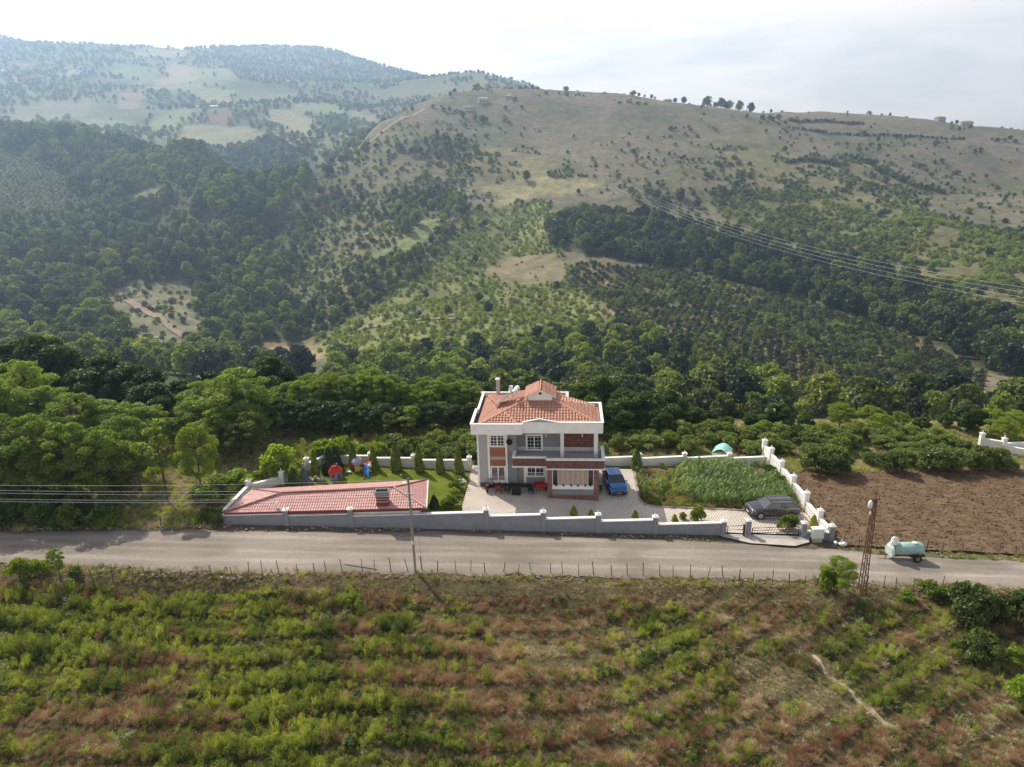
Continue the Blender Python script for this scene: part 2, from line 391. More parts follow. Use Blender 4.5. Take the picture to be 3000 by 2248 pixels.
def cover(x, y, z):
    """base colour of the bare ground, per point"""
    px, py = proj(x, y, z)
    px = px + (fbm(x+11, y+5, 45., 4)-.5)*70*(y > 150); py = py + (fbm(x-70, y+205, 45., 4)-.5)*40*(y > 150)
    n = fbm(x, y, 60.); n2 = fbm(x+333, y, 14., 3)
    col = np.empty(x.shape+(3,))
    dry = np.array([.205,.172,.115]); dry2 = np.array([.13,.13,.07])
    f = np.clip((n-.35)*2.4 + (n2-.5)*1.6, 0, 1)[..., None]
    col[:] = dry*(1-f) + dry2*f
    far = (y > 1150) & (px < 1600) | (y > 1700)
    gfar = np.array([.085,.115,.05]); gf = np.clip((fbm(x+50, y, 140.)-.36)*3, 0, 1)[..., None]
    col[far] = (gfar*(1-gf) + np.array([.20,.20,.10])*gf)[far]
    left = (px < 930) & (y < 1120) & (y > 200)
    col[left] = np.array([.07,.085,.035])
    def put(poly, c, mixn=.0):
        mk = inpoly(px, py, poly) & (y > 150); col[mk] = np.array(c)*(1+mixn*(n2[mk][:, None]-.5)*2)
    put(P_MIX, (.17,.155,.085), .3); put(P_SPUR, (.19,.195,.07), .5); put(P_VALLEY, (.07,.085,.03), .2); put(P_SCRUB, (.16,.15,.07), .3)
    put(P_GROVE, (.05,.06,.025)); put(P_HAZEL, (.165,.135,.075), .35); put(P_BARE, (.235,.195,.11), .35); put(P_MID, (.22,.19,.10), .3); put(P_TOPSCRUB, (.2,.18,.09), .3)
    put(P_MEADOW, (.21,.23,.09), .25); put(P_PALE, (.30,.27,.13), .25); put(P_LORCH, (.10,.10,.055), .2); put(P_LMEAD, (.22,.2,.10), .1)
    put(P_LBARE, (.20,.185,.105), .5); put(P_LBARE2, (.22,.18,.11), .3); put(P_VFIELD, (.30,.22,.13), .2); put(P_GREENR, (.15,.2,.06), .2)
    for poly, c in FAR_FIELDS:
        mk = inpoly(px, py, poly) & (y > 1000); col[mk] = np.array(c)*.8
    mk = inpoly(px, py, P_LFIELD) & (y > 1000); col[mk] = (.27,.25,.14)
    nearm = (y < 125)
    ng = fbm(x, y, 5.)[..., None]
    col[nearm] = (np.array([.19,.155,.075])*(1-ng) + np.array([.10,.12,.04])*ng)[nearm]
    vg = (y > 54) & (y < 58) & (x > -60) & (x < 29); col[vg] = (np.array([.15,.122,.09])*(1-ng*.5) + np.array([.10,.10,.045])*ng*.5)[vg]
    fr = (y < 50.3)
    col[fr] = (np.array([.13,.095,.055])*(1-ng) + np.array([.075,.075,.03])*ng)[fr]
    return col

def grid_mesh(name, xs, ys, zf, colf=None, smooth=True):
    X, Y = np.meshgrid(xs, ys); Z = zf(X, Y)
    co = np.stack([X, Y, Z], -1).reshape(-1, 3)
    nx, ny = len(xs), len(ys)
    i = np.arange((ny-1)*(nx-1)); r = i//(nx-1); c = i % (nx-1)
    a = r*nx+c
    quads = np.stack([a, a+1, a+nx+1, a+nx], -1)
    me = np_mesh(name, co, quads)
    if smooth: me.polygons.foreach_set('use_smooth', np.ones(len(quads), bool))
    if colf is not None:
        cc = colf(X, Y, Z).reshape(-1, 3)
        at = me.color_attributes.new('cover', 'FLOAT_COLOR', 'POINT')
        at.data.foreach_set('color', np.concatenate([cc, np.ones((len(cc), 1))], 1).astype(np.float32).ravel())
    return me
def np_mesh(name, co, faces):
    """mesh from a vertex array and an (n,k) face array"""
    co = np.asarray(co, np.float32); faces = np.asarray(faces, np.int32); k = faces.shape[1]
    me = bpy.data.meshes.new(name)
    me.vertices.add(len(co)); me.vertices.foreach_set('co', co.ravel())
    me.loops.add(faces.size); me.loops.foreach_set('vertex_index', faces.ravel())
    me.polygons.add(len(faces)); me.polygons.foreach_set('loop_start', np.arange(0, faces.size, k, dtype=np.int32))
    me.update(calc_edges=True)
    return me

def covermat(name, bump=.25, bscale=1.2, var=.35, scale=.35):
    M = bpy.data.materials.new(name); M.use_nodes = True
    n, l = M.node_tree.nodes, M.node_tree.links; p = n['Principled BSDF']
    p.inputs['Roughness'].default_value = .95; p.inputs['Specular IOR Level'].default_value = .1
    at = n.new('ShaderNodeAttribute'); at.attribute_name = 'cover'
    t = n.new('ShaderNodeTexCoord')
    nz = n.new('ShaderNodeTexNoise'); nz.inputs['Scale'].default_value = scale; nz.inputs['Detail'].default_value = 8; nz.inputs['Roughness'].default_value = .65
    l.new(t.outputs['Object'], nz.inputs['Vector'])
    mr = n.new('ShaderNodeMapRange'); mr.inputs['From Min'].default_value = .3; mr.inputs['From Max'].default_value = .7; mr.inputs['To Min'].default_value = 1-var; mr.inputs['To Max'].default_value = 1+var
    l.new(nz.outputs['Fac'], mr.inputs['Value'])
    vm = n.new('ShaderNodeVectorMath'); vm.operation = 'SCALE'; l.new(at.outputs['Color'], vm.inputs[0]); l.new(mr.outputs['Result'], vm.inputs['Scale'])
    l.new(vm.outputs['Vector'], p.inputs['Base Color'])
    if bump:
        nb = n.new('ShaderNodeTexNoise'); nb.inputs['Scale'].default_value = bscale; nb.inputs['Detail'].default_value = 6
        l.new(t.outputs['Object'], nb.inputs['Vector'])
        bp = n.new('ShaderNodeBump'); bp.inputs['Distance'].default_value = bump; l.new(nb.outputs['Fac'], bp.inputs['Height']); l.new(bp.outputs['Normal'], p.inputs['Normal'])
    return M

def spacing(segs):
    out = [segs[0][0]]
    for a, b, st in segs:
        k = max(1, int(round((b-a)/st))); out += list(np.linspace(a, b, k+1)[1:])
    return np.array(out)
M_GROUND = covermat('ground_cover', .3, 1.0, .4, .5)
M_HILL = covermat('hill_cover', .8, .25, .35, .12)
# near plateau (bare ground under everything close by)
def near_h(x, y):
    h = height(x, y)
    fld = field_h(x, y)
    w = sstep(50.1, 49.4, y)
    flat = ((y > 49.4) & (y < 75) & (x > -30) & (x < 80))
    lump = (fbm(x, y, 4.)-.5)*.25*np.where(flat, .3, 1.0)
    base = h + lump - .10
    return base*(1-w) + fld*w
xs = spacing([(-95,-42,1.2),(-42,42,.35),(42,100,1.2)]); ys = spacing([(-15,22,2),(22,52,.3),(52,60,.5),(60,124,.8)])
g = link('ground', grid_mesh('ground', xs, ys, near_h, cover)); g.data.materials.append(M_GROUND); tag(g, kind='structure')
# far terrain, with the plateau's footprint left out
xs = spacing([(-3700,-2400,100),(-2400,-1000,40),(-1000,-420,12),(-420,420,7),(420,1000,12),(1000,2400,60),(2400,3700,130)])
ys = spacing([(-600,-100,50),(-100,60,16),(60,520,6),(520,1150,8),(1150,2000,18),(2000,3360,28)])
def far_h(x, y):
    h = height(x, y)
    inside = (np.abs(x) < 88) & (y < 116) & (y > -12)
    return np.where(inside, h-4.0, h)
hl = link('hills', grid_mesh('hills', xs, ys, far_h, cover)); hl.data.materials.append(M_HILL); tag(hl, kind='structure')

# ---- haze
HZ_D = 0.00032
hm = bpy.data.materials.new('haze'); hm.use_nodes = True
hn, hlk = hm.node_tree.nodes, hm.node_tree.links; hn.clear()
ho = hn.new('ShaderNodeOutputMaterial'); hv = hn.new('ShaderNodeVolumePrincipled')
hv.inputs['Color'].default_value = (.50,.71,1.0,1); hv.inputs['Density'].default_value = HZ_D; hv.inputs['Anisotropy'].default_value = .58
hlk.new(hv.outputs['Volume'], ho.inputs['Volume'])
zmin = min(v.co.z for v in hl.data.vertices); zmax = max(v.co.z for v in hl.data.vertices)
b = MB().box(-3750, 3750, -620, 3400, zmin-3, zmax+20)
hb = b.build('haze', hm); tag(hb, kind='stuff')
print('terrain z', zmin, zmax, 'verts', len(hl.data.vertices), len(g.data.vertices))
# ------------------------------------------------------------------ plants: prototypes
M_BARK = mat('bark', (.10,.08,.06), .9, var=.35, scale=6, bump=.02, bscale=25)
M_LEAF_L = leafmat('leaves_locust', (.060,.105,.014), (.26,.34,.038), .5)
M_LEAF_D = leafmat('leaves_broad', (.024,.045,.010), (.105,.165,.028), .34)
M_LEAF_M = leafmat('leaves_hillside', (.022,.038,.016), (.29,.35,.055), .42, None, .8)
M_LEAF_H = leafmat('leaves_hazel', (.062,.095,.022), (.215,.275,.060), .38)
M_LEAF_C = leafmat('leaves_cypress', (.040,.070,.010), (.190,.235,.022), .25)
M_LEAF_G = leafmat('leaves_golden_conifer', (.14,.17,.02), (.42,.43,.05), .45)
M_LEAF_B = leafmat('leaves_blue_spruce', (.07,.10,.10), (.22,.28,.28), .15, (1,1,1))

def leaf_cloud(lobes, n, size, rg, flat=0.0, asp=.6, outward=.55, inner=.25):
    """n leaf-sized quads spread over and through ellipsoid lobes (centre, radii); returns verts, quads"""
    L = np.array([[*c, *r] for c, r in lobes], float)
    wgt = (L[:, 3]*L[:, 4] + L[:, 4]*L[:, 5] + L[:, 3]*L[:, 5]); wgt /= wgt.sum()
    k = rg.choice(len(L), n, p=wgt)
    d = rg.normal(size=(n, 3)); d /= np.linalg.norm(d, axis=1)[:, None]
    d[:, 2] = np.where((d[:, 2] < -.3) & (rg.random(n) < .6), -d[:, 2], d[:, 2])
    rad = 1 - inner*rg.random(n)**1.6 + rg.normal(size=n)*.06
    P = L[k, :3] + d*L[k, 3:]*rad[:, None]
    nr = d*outward + rg.normal(size=(n, 3))*(1-outward)*.9
    nr[:, 2] += flat
    nr /= np.linalg.norm(nr, axis=1)[:, None]
    a = np.cross(nr, rg.normal(size=(n, 3))); a /= np.linalg.norm(a, axis=1)[:, None]
    b = np.cross(nr, a)
    s = size*(.6+.8*rg.random(n))[:, None]
    A = a*s*.5; B = b*s*.5*asp
    tip = nr*s*.12
    V = np.stack([P-A-tip, P-B*1.0, P+A-tip, P+B], 1).reshape(-1, 3)
    F = np.arange(4*n).reshape(-1, 4)
    return V, F
def dense(lobes, V, F, n, size, rg):
    """twigs and leaves deep inside the crown, so that little light passes through"""
    V2, F2 = leaf_cloud([(c, [q*.72 for q in r]) for c, r in lobes], n, size, rg, 0, .9, .2, .6)
    return np.concatenate([V, V2]), np.concatenate([F, F2+len(V)])
def crown_lobes(rg, r, h, z0, n, squash=.6, spread=.62, lr=(.34,.52)):
    """lobes of an uneven crown of radius r, height h, base z0"""
    out = []
    for i in range(n):
        t = (i+.5)/n; ang = i*2.4+rg.random()*1.2
        zz = z0 + h*(.12+.78*t) ; prof = math.sin(math.pi*min(1, .18+.80*t))**.7
        rr = r*spread*prof*(.55+.6*rg.random()); lrad = r*(lr[0]+(lr[1]-lr[0])*rg.random())*(.7+.4*prof)
        out.append(((rr*math.cos(ang), rr*math.sin(ang), zz), (lrad, lrad, lrad*squash)))
    return out
def plant_mesh(name, V, F, mats, trunk=None, seed=0):
    """foliage quads, plus an optional trunk (MB) as a second material"""
    nv = len(V)
    me = bpy.data.meshes.new(name)
    if trunk is not None:
        tv = np.array(trunk.v); tf = [f for f in trunk.f]
        me.from_pydata([tuple(v) for v in np.concatenate([V, tv])], [], [tuple(f) for f in F] + [tuple(nv+i for i in f) for f in tf])
        me.polygons.foreach_set('material_index', np.array([0]*len(F)+[1]*len(tf), np.int32))
    else:
        me.free() if False else None
        me = np_mesh(name, V, F)
    for mm in mats: me.materials.append(mm)
    at = me.attributes.new('leafvar', 'FLOAT', 'FACE')
    rg = np.random.default_rng(seed+99)
    at.data.foreach_set('value', rg.random(len(me.polygons)).astype(np.float32))
    return me
def trunk_mb(rg, h, r, limbs, spread, lean=0.0, n=6):
    t = MB(); pts = []; x = y = 0.
    for i in range(5):
        pts.append((x, y, h*i/4.)); x += rg.normal()*.05*h*.3 + lean; y += rg.normal()*.05*h*.3
    t.tube(pts, [r, r*.8, r*.7, r*.55, r*.35], n)
    for i in range(limbs):
        a = i*2.4 + rg.random(); k = .45+.5*rg.random(); b = Vector(pts[min(3, int(k*4))])
        e = b + Vector((math.cos(a)*spread, math.sin(a)*spread, h*.28*(.7+.6*rg.random())))
        mid = (b+e)/2 + Vector((0, 0, -.05*h))
        t.tube([b, mid, e], [r*.45, r*.3, r*.12], 5)
    return t
TREES = {}
def make_tree(kind, seed):
    rg = np.random.default_rng(seed)
    if kind == 'locust':      # unit: 10 m tall, crown radius 3.6
        lobes = crown_lobes(rg, 3.6, 7.8, 2.1, 38, .66, .74, (.15,.27))
        V, F = leaf_cloud(lobes, 15000, .21, rg, .28, .5, .40, .6)
        tr = trunk_mb(rg, 8.4, .15, 11, 2.2); m = M_LEAF_L
    elif kind == 'broad':     # 10 m tall, crown radius 4
        lobes = crown_lobes(rg, 4.0, 8.4, 1.2, 26, .75, .70, (.20,.36))
        V, F = leaf_cloud(lobes, 14500, .265, rg, .15, .7, .5, .35)
        V, F = dense(lobes, V, F, 900, 1.1, rg); tr = trunk_mb(rg, 7.6, .24, 6, 2.2); m = M_LEAF_D
    elif kind == 'slender':   # 6 m tall, thin crown
        lobes = crown_lobes(rg, 1.5, 4.2, 1.9, 10, .55, .75, (.26,.4))
        V, F = leaf_cloud(lobes, 1500, .26, rg, .4, .55, .35, .6)
        tr = trunk_mb(rg, 5.4, .09, 6, 1.0); m = M_LEAF_L
    elif kind == 'hazel':     # 2.6 m tall, radius 2: several stems from the ground
        lobes = crown_lobes(rg, 2.0, 2.3, .35, 11, .62, .62, (.28,.44))
        V, F = leaf_cloud(lobes, 2800, .215, rg, .30, .75, .40, .45); V, F = dense(lobes, V, F, 200, .6, rg)
        tr = MB()
        for i in range(6):
            a = i*1.05+rg.random()*.5; tr.tube([(0.1*math.cos(a), .1*math.sin(a), 0), (.6*math.cos(a), .6*math.sin(a), 1.0), (1.1*math.cos(a), 1.1*math.sin(a), 1.9)], [.05,.04,.02], 5)
        m = M_LEAF_H
    elif kind == 'shrub':     # 1.6 m, radius 1.2
        lobes = crown_lobes(rg, 1.2, 1.4, .15, 8, .7, .6, (.32,.48))
        V, F = leaf_cloud(lobes, 1000, .19, rg, .2, .6, .35, .4); V, F = dense(lobes, V, F, 100, .4, rg)
        tr = MB()
        for i in range(4):
            a = i*1.6+rg.random(); tr.tube([(0, 0, 0), (.3*math.cos(a), .3*math.sin(a), .6), (.5*math.cos(a), .5*math.sin(a), 1.1)], [.03,.025,.01], 4)
        m = M_LEAF_L
    return plant_mesh(kind+'_crown', V, F, [m], None, seed), tr.mesh(kind+'_trunk', M_BARK, True)
for kd, ns in (('locust',4), ('broad',4), ('slender',2), ('hazel',4), ('shrub',3)):
    TREES[kd] = [make_tree(kd, 100+17*i+len(kd)) for i in range(ns)]
SIZE = {'locust':(10,3.6), 'broad':(10,4.0), 'slender':(6.3,1.5), 'hazel':(2.7,2.0), 'shrub':(1.6,1.2)}
_cnt = [0]
def plant_tree(kind, loc, h, r, tint, name, label, cat, group=None):
    """one tree: empty at its foot > crown, trunk"""
    i = _cnt[0]; _cnt[0] += 1
    crown, trunk = TREES[kind][i % len(TREES[kind])]
    t = thing(name, label, cat, loc, rnd.random()*6.28, group)
    H0, R0 = SIZE[kind]
    if kind in ('locust', 'broad'): r = min(r, .60*h)
    t.scale = (r/R0, r/R0, h/H0)
    c = link('crown' if kind not in ('hazel', 'shrub') else 'foliage', crown, t); c['tint'] = float(tint)
    link('trunk' if kind not in ('hazel', 'shrub') else 'stem', trunk, t)
    return t

# mid-distance trees: one mesh each (crown + trunk)
def mid_mesh(kind, seed):
    rg = np.random.default_rng(seed)
    tr = MB()
    if kind == 'tree':        # 10 m, radius 4.2
        V, F = leaf_cloud(crown_lobes(rg, 4.2, 8.4, 1.2, 11, .72, .62, (.32,.48)), 850, 1.0, rg, .1, .75, .6, .22); tr.tube([(0,0,-1.5),(0,0,4)], [.3,.2], 5)
    elif kind == 'round':     # 10 m, radius 4.6 denser
        V, F = leaf_cloud(crown_lobes(rg, 4.6, 8.8, .8, 8, .85, .5, (.4,.58)), 850, 1.05, rg, .1, .8, .65, .18); tr.tube([(0,0,-1.5),(0,0,3)], [.3,.2], 5)
    elif kind == 'bush':      # 2.6 m, radius 2
        V, F = leaf_cloud(crown_lobes(rg, 1.95, 2.4, .2, 6, .7, .5, (.4,.6)), 260, .58, rg, .15, .75, .6, .2); tr.tube([(0,0,-.5),(0,0,.8)], [.1,.08], 4)
    elif kind == 'far':       # 12 m, radius 6
        V, F = leaf_cloud(crown_lobes(rg, 5.6, 9.5, .5, 6, .8, .5, (.4,.6)), 130, 2.6, rg, .1, .8, .7, .15); tr.tube([(0,0,-2),(0,0,3)], [.4,.3], 4)
    m = {'tree': M_LEAF_M, 'round': M_LEAF_M, 'bush': M_LEAF_M, 'far': M_LEAF_M}[kind]
    return plant_mesh('hillside_'+kind, V, F, [m, M_BARK], tr, seed)
MID = {k: [mid_mesh(k, 500+i*13+len(k)) for i in range(n)] for k, n in (('tree',5), ('round',4), ('bush',5), ('far',4))}
MIDSIZE = {'tree':(9.6,4.2), 'round':(9.6,4.6), 'bush':(2.6,2.0), 'far':(10.,5.6)}

def scatter(name, protos, pts, scale, rotz, tint, idx, kind='stuff', tilt=None):
    """a mass of plants as ONE object: points that carry copies of the prototype meshes"""
    me = bpy.data.meshes.new(name)
    me.vertices.add(len(pts)); me.vertices.foreach_set('co', np.asarray(pts, np.float32).ravel())
    for nm, arr, tp in (('scl', scale, 'FLOAT_VECTOR'), ('rot', None, 'FLOAT_VECTOR'), ('tint', tint, 'FLOAT'), ('pick', idx, 'INT')):
        at = me.attributes.new(nm, tp, 'POINT')
        if nm == 'scl': at.data.foreach_set('vector', np.asarray(arr, np.float32).ravel())
        elif nm == 'rot':
            rr = np.zeros((len(pts), 3), np.float32); rr[:, 2] = rotz
            if tilt is not None: rr[:, :2] = tilt
            at.data.foreach_set('vector', rr.ravel())
        else: at.data.foreach_set('value', np.asarray(arr, np.int32 if tp == 'INT' else np.float32))
    o = link(name, me); tag(o, kind=kind)
    pc = bpy.data.collections.new(name+'_kinds')
    for i, pm in enumerate(protos):
        po = bpy.data.objects.new('%s_kind_%02d' % (name, i), pm); pc.objects.link(po)
    ng = bpy.data.node_groups.new(name, 'GeometryNodeTree')
    ng.interface.new_socket('Geometry', in_out='INPUT', socket_type='NodeSocketGeometry')
    ng.interface.new_socket('Geometry', in_out='OUTPUT', socket_type='NodeSocketGeometry')
    N, Lk = ng.nodes, ng.links
    gi = N.new('NodeGroupInput'); go = N.new('NodeGroupOutput')
    ci = N.new('GeometryNodeCollectionInfo'); ci.inputs['Collection'].default_value = pc
    ci.inputs['Separate Children'].default_value = True; ci.inputs['Reset Children'].default_value = True
    ip = N.new('GeometryNodeInstanceOnPoints'); ip.inputs['Pick Instance'].default_value = True
    def na(nm, tp):
        a = N.new('GeometryNodeInputNamedAttribute'); a.data_type = tp; a.inputs['Name'].default_value = nm; return a.outputs['Attribute']
    Lk.new(gi.outputs[0], ip.inputs['Points']); Lk.new(ci.outputs[0], ip.inputs['Instance'])
    Lk.new(na('pick', 'INT'), ip.inputs['Instance Index'])
    er = N.new('FunctionNodeEulerToRotation'); Lk.new(na('rot', 'FLOAT_VECTOR'), er.inputs[0])
    Lk.new(er.outputs[0], ip.inputs['Rotation']); Lk.new(na('scl', 'FLOAT_VECTOR'), ip.inputs['Scale'])
    Lk.new(ip.outputs[0], go.inputs[0])
    md = o.modifiers.new('scatter', 'NODES'); md.node_group = ng
    return o
# ------------------------------------------------------------------ hillside woods, orchards and scrub
def jgrid(x0, x1, y0, y1, st, jit=.45, rot=0.0):
    xs, ys = np.meshgrid(np.arange(x0, x1, st), np.arange(y0, y1, st))
    x = xs.ravel() + (nrng.random(xs.size)-.5)*2*jit*st; y = ys.ravel() + (nrng.random(xs.size)-.5)*2*jit*st
    if rot:
        cx, cy_ = (x0+x1)/2, (y0+y1)/2; c, s = math.cos(rot), math.sin(rot)
        x, y = cx+(x-cx)*c-(y-cy_)*s, cy_+(x-cx)*s+(y-cy_)*c
    return x, y
PL = {k: [] for k in ('tree', 'round', 'bush', 'far')}    # x, y, z, height scale, radius scale, tint, region code
def addp(kind, x, y, z, sc, tint, reg, flat=None):
    flat = np.ones_like(x) if flat is None else flat
    PL[kind].append(np.stack([x, y, z, sc, sc*flat, tint, np.full_like(x, reg)], -1))
def cand(x0, x1, y0, y1, st, jit=.45, rot=0.0, margin=480):
    x, y = jgrid(x0, x1, y0, y1, st, jit, rot)
    z = height(x, y); px, py = proj(x, y, z)
    px = px + (fbm(x+11, y+5, 45., 4)-.5)*70; py = py + (fbm(x-70, y+205, 45., 4)-.5)*40
    k = (px > -margin) & (px < 3000+margin) & (y > 135)
    return x[k], y[k], z[k], px[k], py[k]
U = lambda n, a, b: a + (b-a)*nrng.random(n)
BARES = [P_BARE, P_MEADOW, P_PALE, P_LBARE, P_LBARE2, P_VFIELD, P_LMEAD, P_LFIELD, P_GREENR]
def bare(px, py):
    k = np.zeros(px.shape, bool)
    for p in BARES: k |= inpoly(px, py, p)
    return k
# dense woods: left valley side, valley floor, dark grove
x, y, z, px, py = cand(-980, 640, 150, 1260, 8.2)
wood_l = (px < 900) & (y > 260) & ~inpoly(px, py, P_LORCH) & ~inpoly(px, py, P_MIX) & ~inpoly(px, py, P_SPUR) & (y < np.where((px > 560) & (py > 425), 1260, 960))
gaps = fbm(x, y, 38.)
k = wood_l & ~bare(px, py) & (gaps > .40)
n = k.sum(); addp('tree', x[k], y[k], z[k], U(n, .45, 1.6)*(.85+.5*(gaps[k]-.3)), np.clip(.30+(fbm(x[k]+70, y[k], 60.)-.5)*.8+U(n, -.12, .2), 0, 1), 1)
k2 = wood_l & ~bare(px, py) & (gaps <= .40)
n = k2.sum(); addp('bush', x[k2], y[k2], z[k2], U(n, .8, 2.0), U(n, .2, .6), 1)
k = inpoly(px, py, P_GROVE); n = k.sum()
addp('round', x[k], y[k], z[k], U(n, .6, 1.5), U(n, .0, .26), 2)
k = inpoly(px, py, P_VALLEY) & ~inpoly(px, py, P_SPUR) & ~inpoly(px, py, P_HAZEL) & ~inpoly(px, py, P_GREENR); n = k.sum()
addp('tree', x[k], y[k], z[k], U(n, .5, 1.4), np.clip(.32+(fbm(x[k], y[k]+40, 35.)-.5)*1.5+U(n, -.15, .2), 0, 1), 3)
dm = fbm(x+200, y, 45.)
k = inpoly(px, py, P_MIX) & ~bare(px, py) & (dm > np.where((py < 570) & (px > 960), .60, .47)); n = k.sum()
addp('tree', x[k], y[k], z[k], U(n, .4, 1.0), np.clip(U(n, .15, .6), 0, 1), 4)
# single trees in scrub and meadow
k = (inpoly(px, py, P_SCRUB) | inpoly(px, py, P_SPUR)) & ~bare(px, py) & (nrng.random(len(x)) < np.where(inpoly(px, py, P_SPUR), .035, .09)); n = k.sum()
addp('tree', x[k], y[k], z[k], U(n, .35, .75), U(n, .15, .6), 5)
# shrubs of the scrub
x, y, z, px, py = cand(-330, 520, 180, 960, 3.7)
ds = fbm(x, y, 24.); nb = ~bare(px, py)
k = inpoly(px, py, P_SPUR) & nb & (ds > .34) & (nrng.random(len(x)) < .72); n = k.sum()
addp('bush', x[k], y[k], z[k], U(n, .4, 1.2), np.clip(.92+(ds[k]-.5)*1.6+U(n, -.3, .25), 0, 1), 6)
k = inpoly(px, py, P_SCRUB) & nb & (ds > .36) & (nrng.random(len(x)) < .8); n = k.sum()
addp('bush', x[k], y[k], z[k], U(n, .6, 1.5), np.clip(.40+.22*sstep(2100, 2700, px[k])+(fbm(x[k]+10, y[k], 70.)-.5)*1.3+U(n, -.2, .25), 0, 1), 6)
k = inpoly(px, py, P_MIX) & nb & (nrng.random(len(x)) < np.where((py < 570) & (px > 960), .16, .45)); n = k.sum()
addp('bush', x[k], y[k], z[k], U(n, .5, 1.5), U(n, .2, .7), 6)
k = (inpoly(px, py, P_MID) | inpoly(px, py, P_TOPSCRUB)) & nb & (ds > .47) & (nrng.random(len(x)) < .55); n = k.sum()
addp('bush', x[k], y[k], z[k], U(n, .5, 1.4), U(n, .2, .6), 6)
k = inpoly(px, py, P_LBARE) & (nrng.random(len(x)) < .16); n = k.sum()
addp('bush', x[k], y[k], z[k], U(n, .4, 1.5), U(n, .1, .5), 6)
k = inpoly(px, py, P_BARE) & (nrng.random(len(x)) < .05); n = k.sum()
addp('bush', x[k], y[k], z[k], U(n, .3, .6), U(n, .5, .8), 6)
# hazel rows across the valley
x, y, z, px, py = cand(-40, 470, 170, 620, 4.9, .14, R(24))
k = inpoly(px, py, P_HAZEL) & (nrng.random(len(x)) < .95); n = k.sum()
addp('bush', x[k], y[k], z[k], U(n, .95, 1.25), np.clip(.09+U(n, -.12, .2)+(vnoise(x[k], y[k], 25.) > .86)*.4, 0, 1), 7)
x, y, z, px, py = cand(-800, -180, 440, 1000, 5.2, .2, R(12))
k = inpoly(px, py, P_LORCH); n = k.sum()
addp('bush', x[k], y[k], z[k], U(n, .7, 1.1), U(n, .35, .7), 7)
# grass slope: thinly spread shrubs, hedgerows and lone trees
x, y, z, px, py = cand(-160, 900, 560, 1150, 6.5, .5)
open_ = (px > 1000) & ~inpoly(px, py, P_GROVE) & ~inpoly(px, py, P_SCRUB) & ~inpoly(px, py, P_MIX) & ~inpoly(px, py, P_SPUR) & ~inpoly(px, py, P_MID) & ~bare(px, py)
den = fbm(x+40, y+900, 65.); prob = np.clip((den-.40)*2.0, .006, .6)*np.clip((py-330)/160., .12, 1)*np.where(px > 2400, .5, 1)
k = open_ & (nrng.random(len(x)) < prob); n = k.sum()
addp('bush', x[k], y[k], z[k], U(n, .4, 1.5)*(1+.8*(nrng.random(n) < .12)), U(n, .1, .5), 8)
k = open_ & (nrng.random(len(x)) < .006); n = k.sum()
addp('tree', x[k], y[k], z[k], U(n, .4, .75), U(n, .1, .4), 8)
def hedge(pts, st, kind, sc, reg=9, tint=(.1,.4), wob=4):
    """plants along a line seen at rows/columns pts=(column,row,distance)"""
    P = [atY(*p) for p in pts]
    for a, b in zip(P, P[1:]):
        m_ = max(1, int((b-a).length/st)); t = (np.arange(m_)+.5)/m_
        x_ = a.x+(b.x-a.x)*t+U(m_, -wob, wob); y_ = a.y+(b.y-a.y)*t+U(m_, -wob, wob)
        addp(kind, x_, y_, height(x_, y_), U(m_, *sc), U(m_, *tint), reg)
hedge([(2050,318,1085),(2100,318,1085),(2150,320,1085),(2215,325,1090)], 7, 'round', (.8,1.5))
hedge([(1835,290,1060),(1880,296,1062),(1920,300,1064)], 5, 'tree', (.4,.7))
hedge([(1965,305,1065),(2015,312,1070)], 9, 'tree', (.6,1.1))
hedge([(2310,360,1010),(2400,357,1015),(2530,350,1020)], 2.0, 'bush', (1.0,1.9), wob=2.5)
hedge([(2220,352,990),(2270,355,990)], 5, 'bush', (1.2,2.2))
hedge([(2310,382,965),(2420,383,960),(2560,386,960),(2700,390,960),(2830,392,960)], 2.6, 'bush', (.8,1.5), wob=2)
hedge([(2500,455,855),(2560,480,830),(2620,515,800),(2680,540,780),(2780,570,770)], 2.6, 'round', (.35,.8), wob=6)
hedge([(2300,480,800),(2380,470,810),(2470,465,815)], 2.0, 'bush', (1.0,1.8), wob=2.5)
hedge([(1640,286,1020),(1720,280,1030)], 5, 'bush', (.9,1.6))
hedge([(1810,320,990),(1890,318,990)], 5, 'bush', (.9,1.6))
hedge([(1360,318,930),(1420,320,930)], 4, 'round', (.5,.9), wob=9)
hedge([(1280,335,950),(1350,330,950)], 5, 'bush', (1,2), wob=9)
hedge([(2920,390,960),(2980,395,960)], 5, 'bush', (1,2), wob=8)
hedge([(1540,510,760),(1545,512,760)], 5, 'tree', (1.1,1.2), wob=1)
hedge([(1850,560,680),(1950,545,690),(2040,560,690)], 5, 'round', (.6,1.1), wob=14)
hedge([(75,440,900),(130,432,905),(205,440,905)], 6, 'round', (1.5,2.3), 1, (.1,.35), 8)
hedge([(430,470,860),(520,455,865),(600,470,850)], 6, 'tree', (1.2,1.9), 1, (.2,.5), 9)
hedge([(1190,660,620),(1205,690,605),(1180,720,590)], 5, 'tree', (.9,1.4), 4, (.1,.4), 6)
hedge([(1360,640,610),(1420,600,640)], 7, 'tree', (.5,.9), 4, (.2,.6), 9)
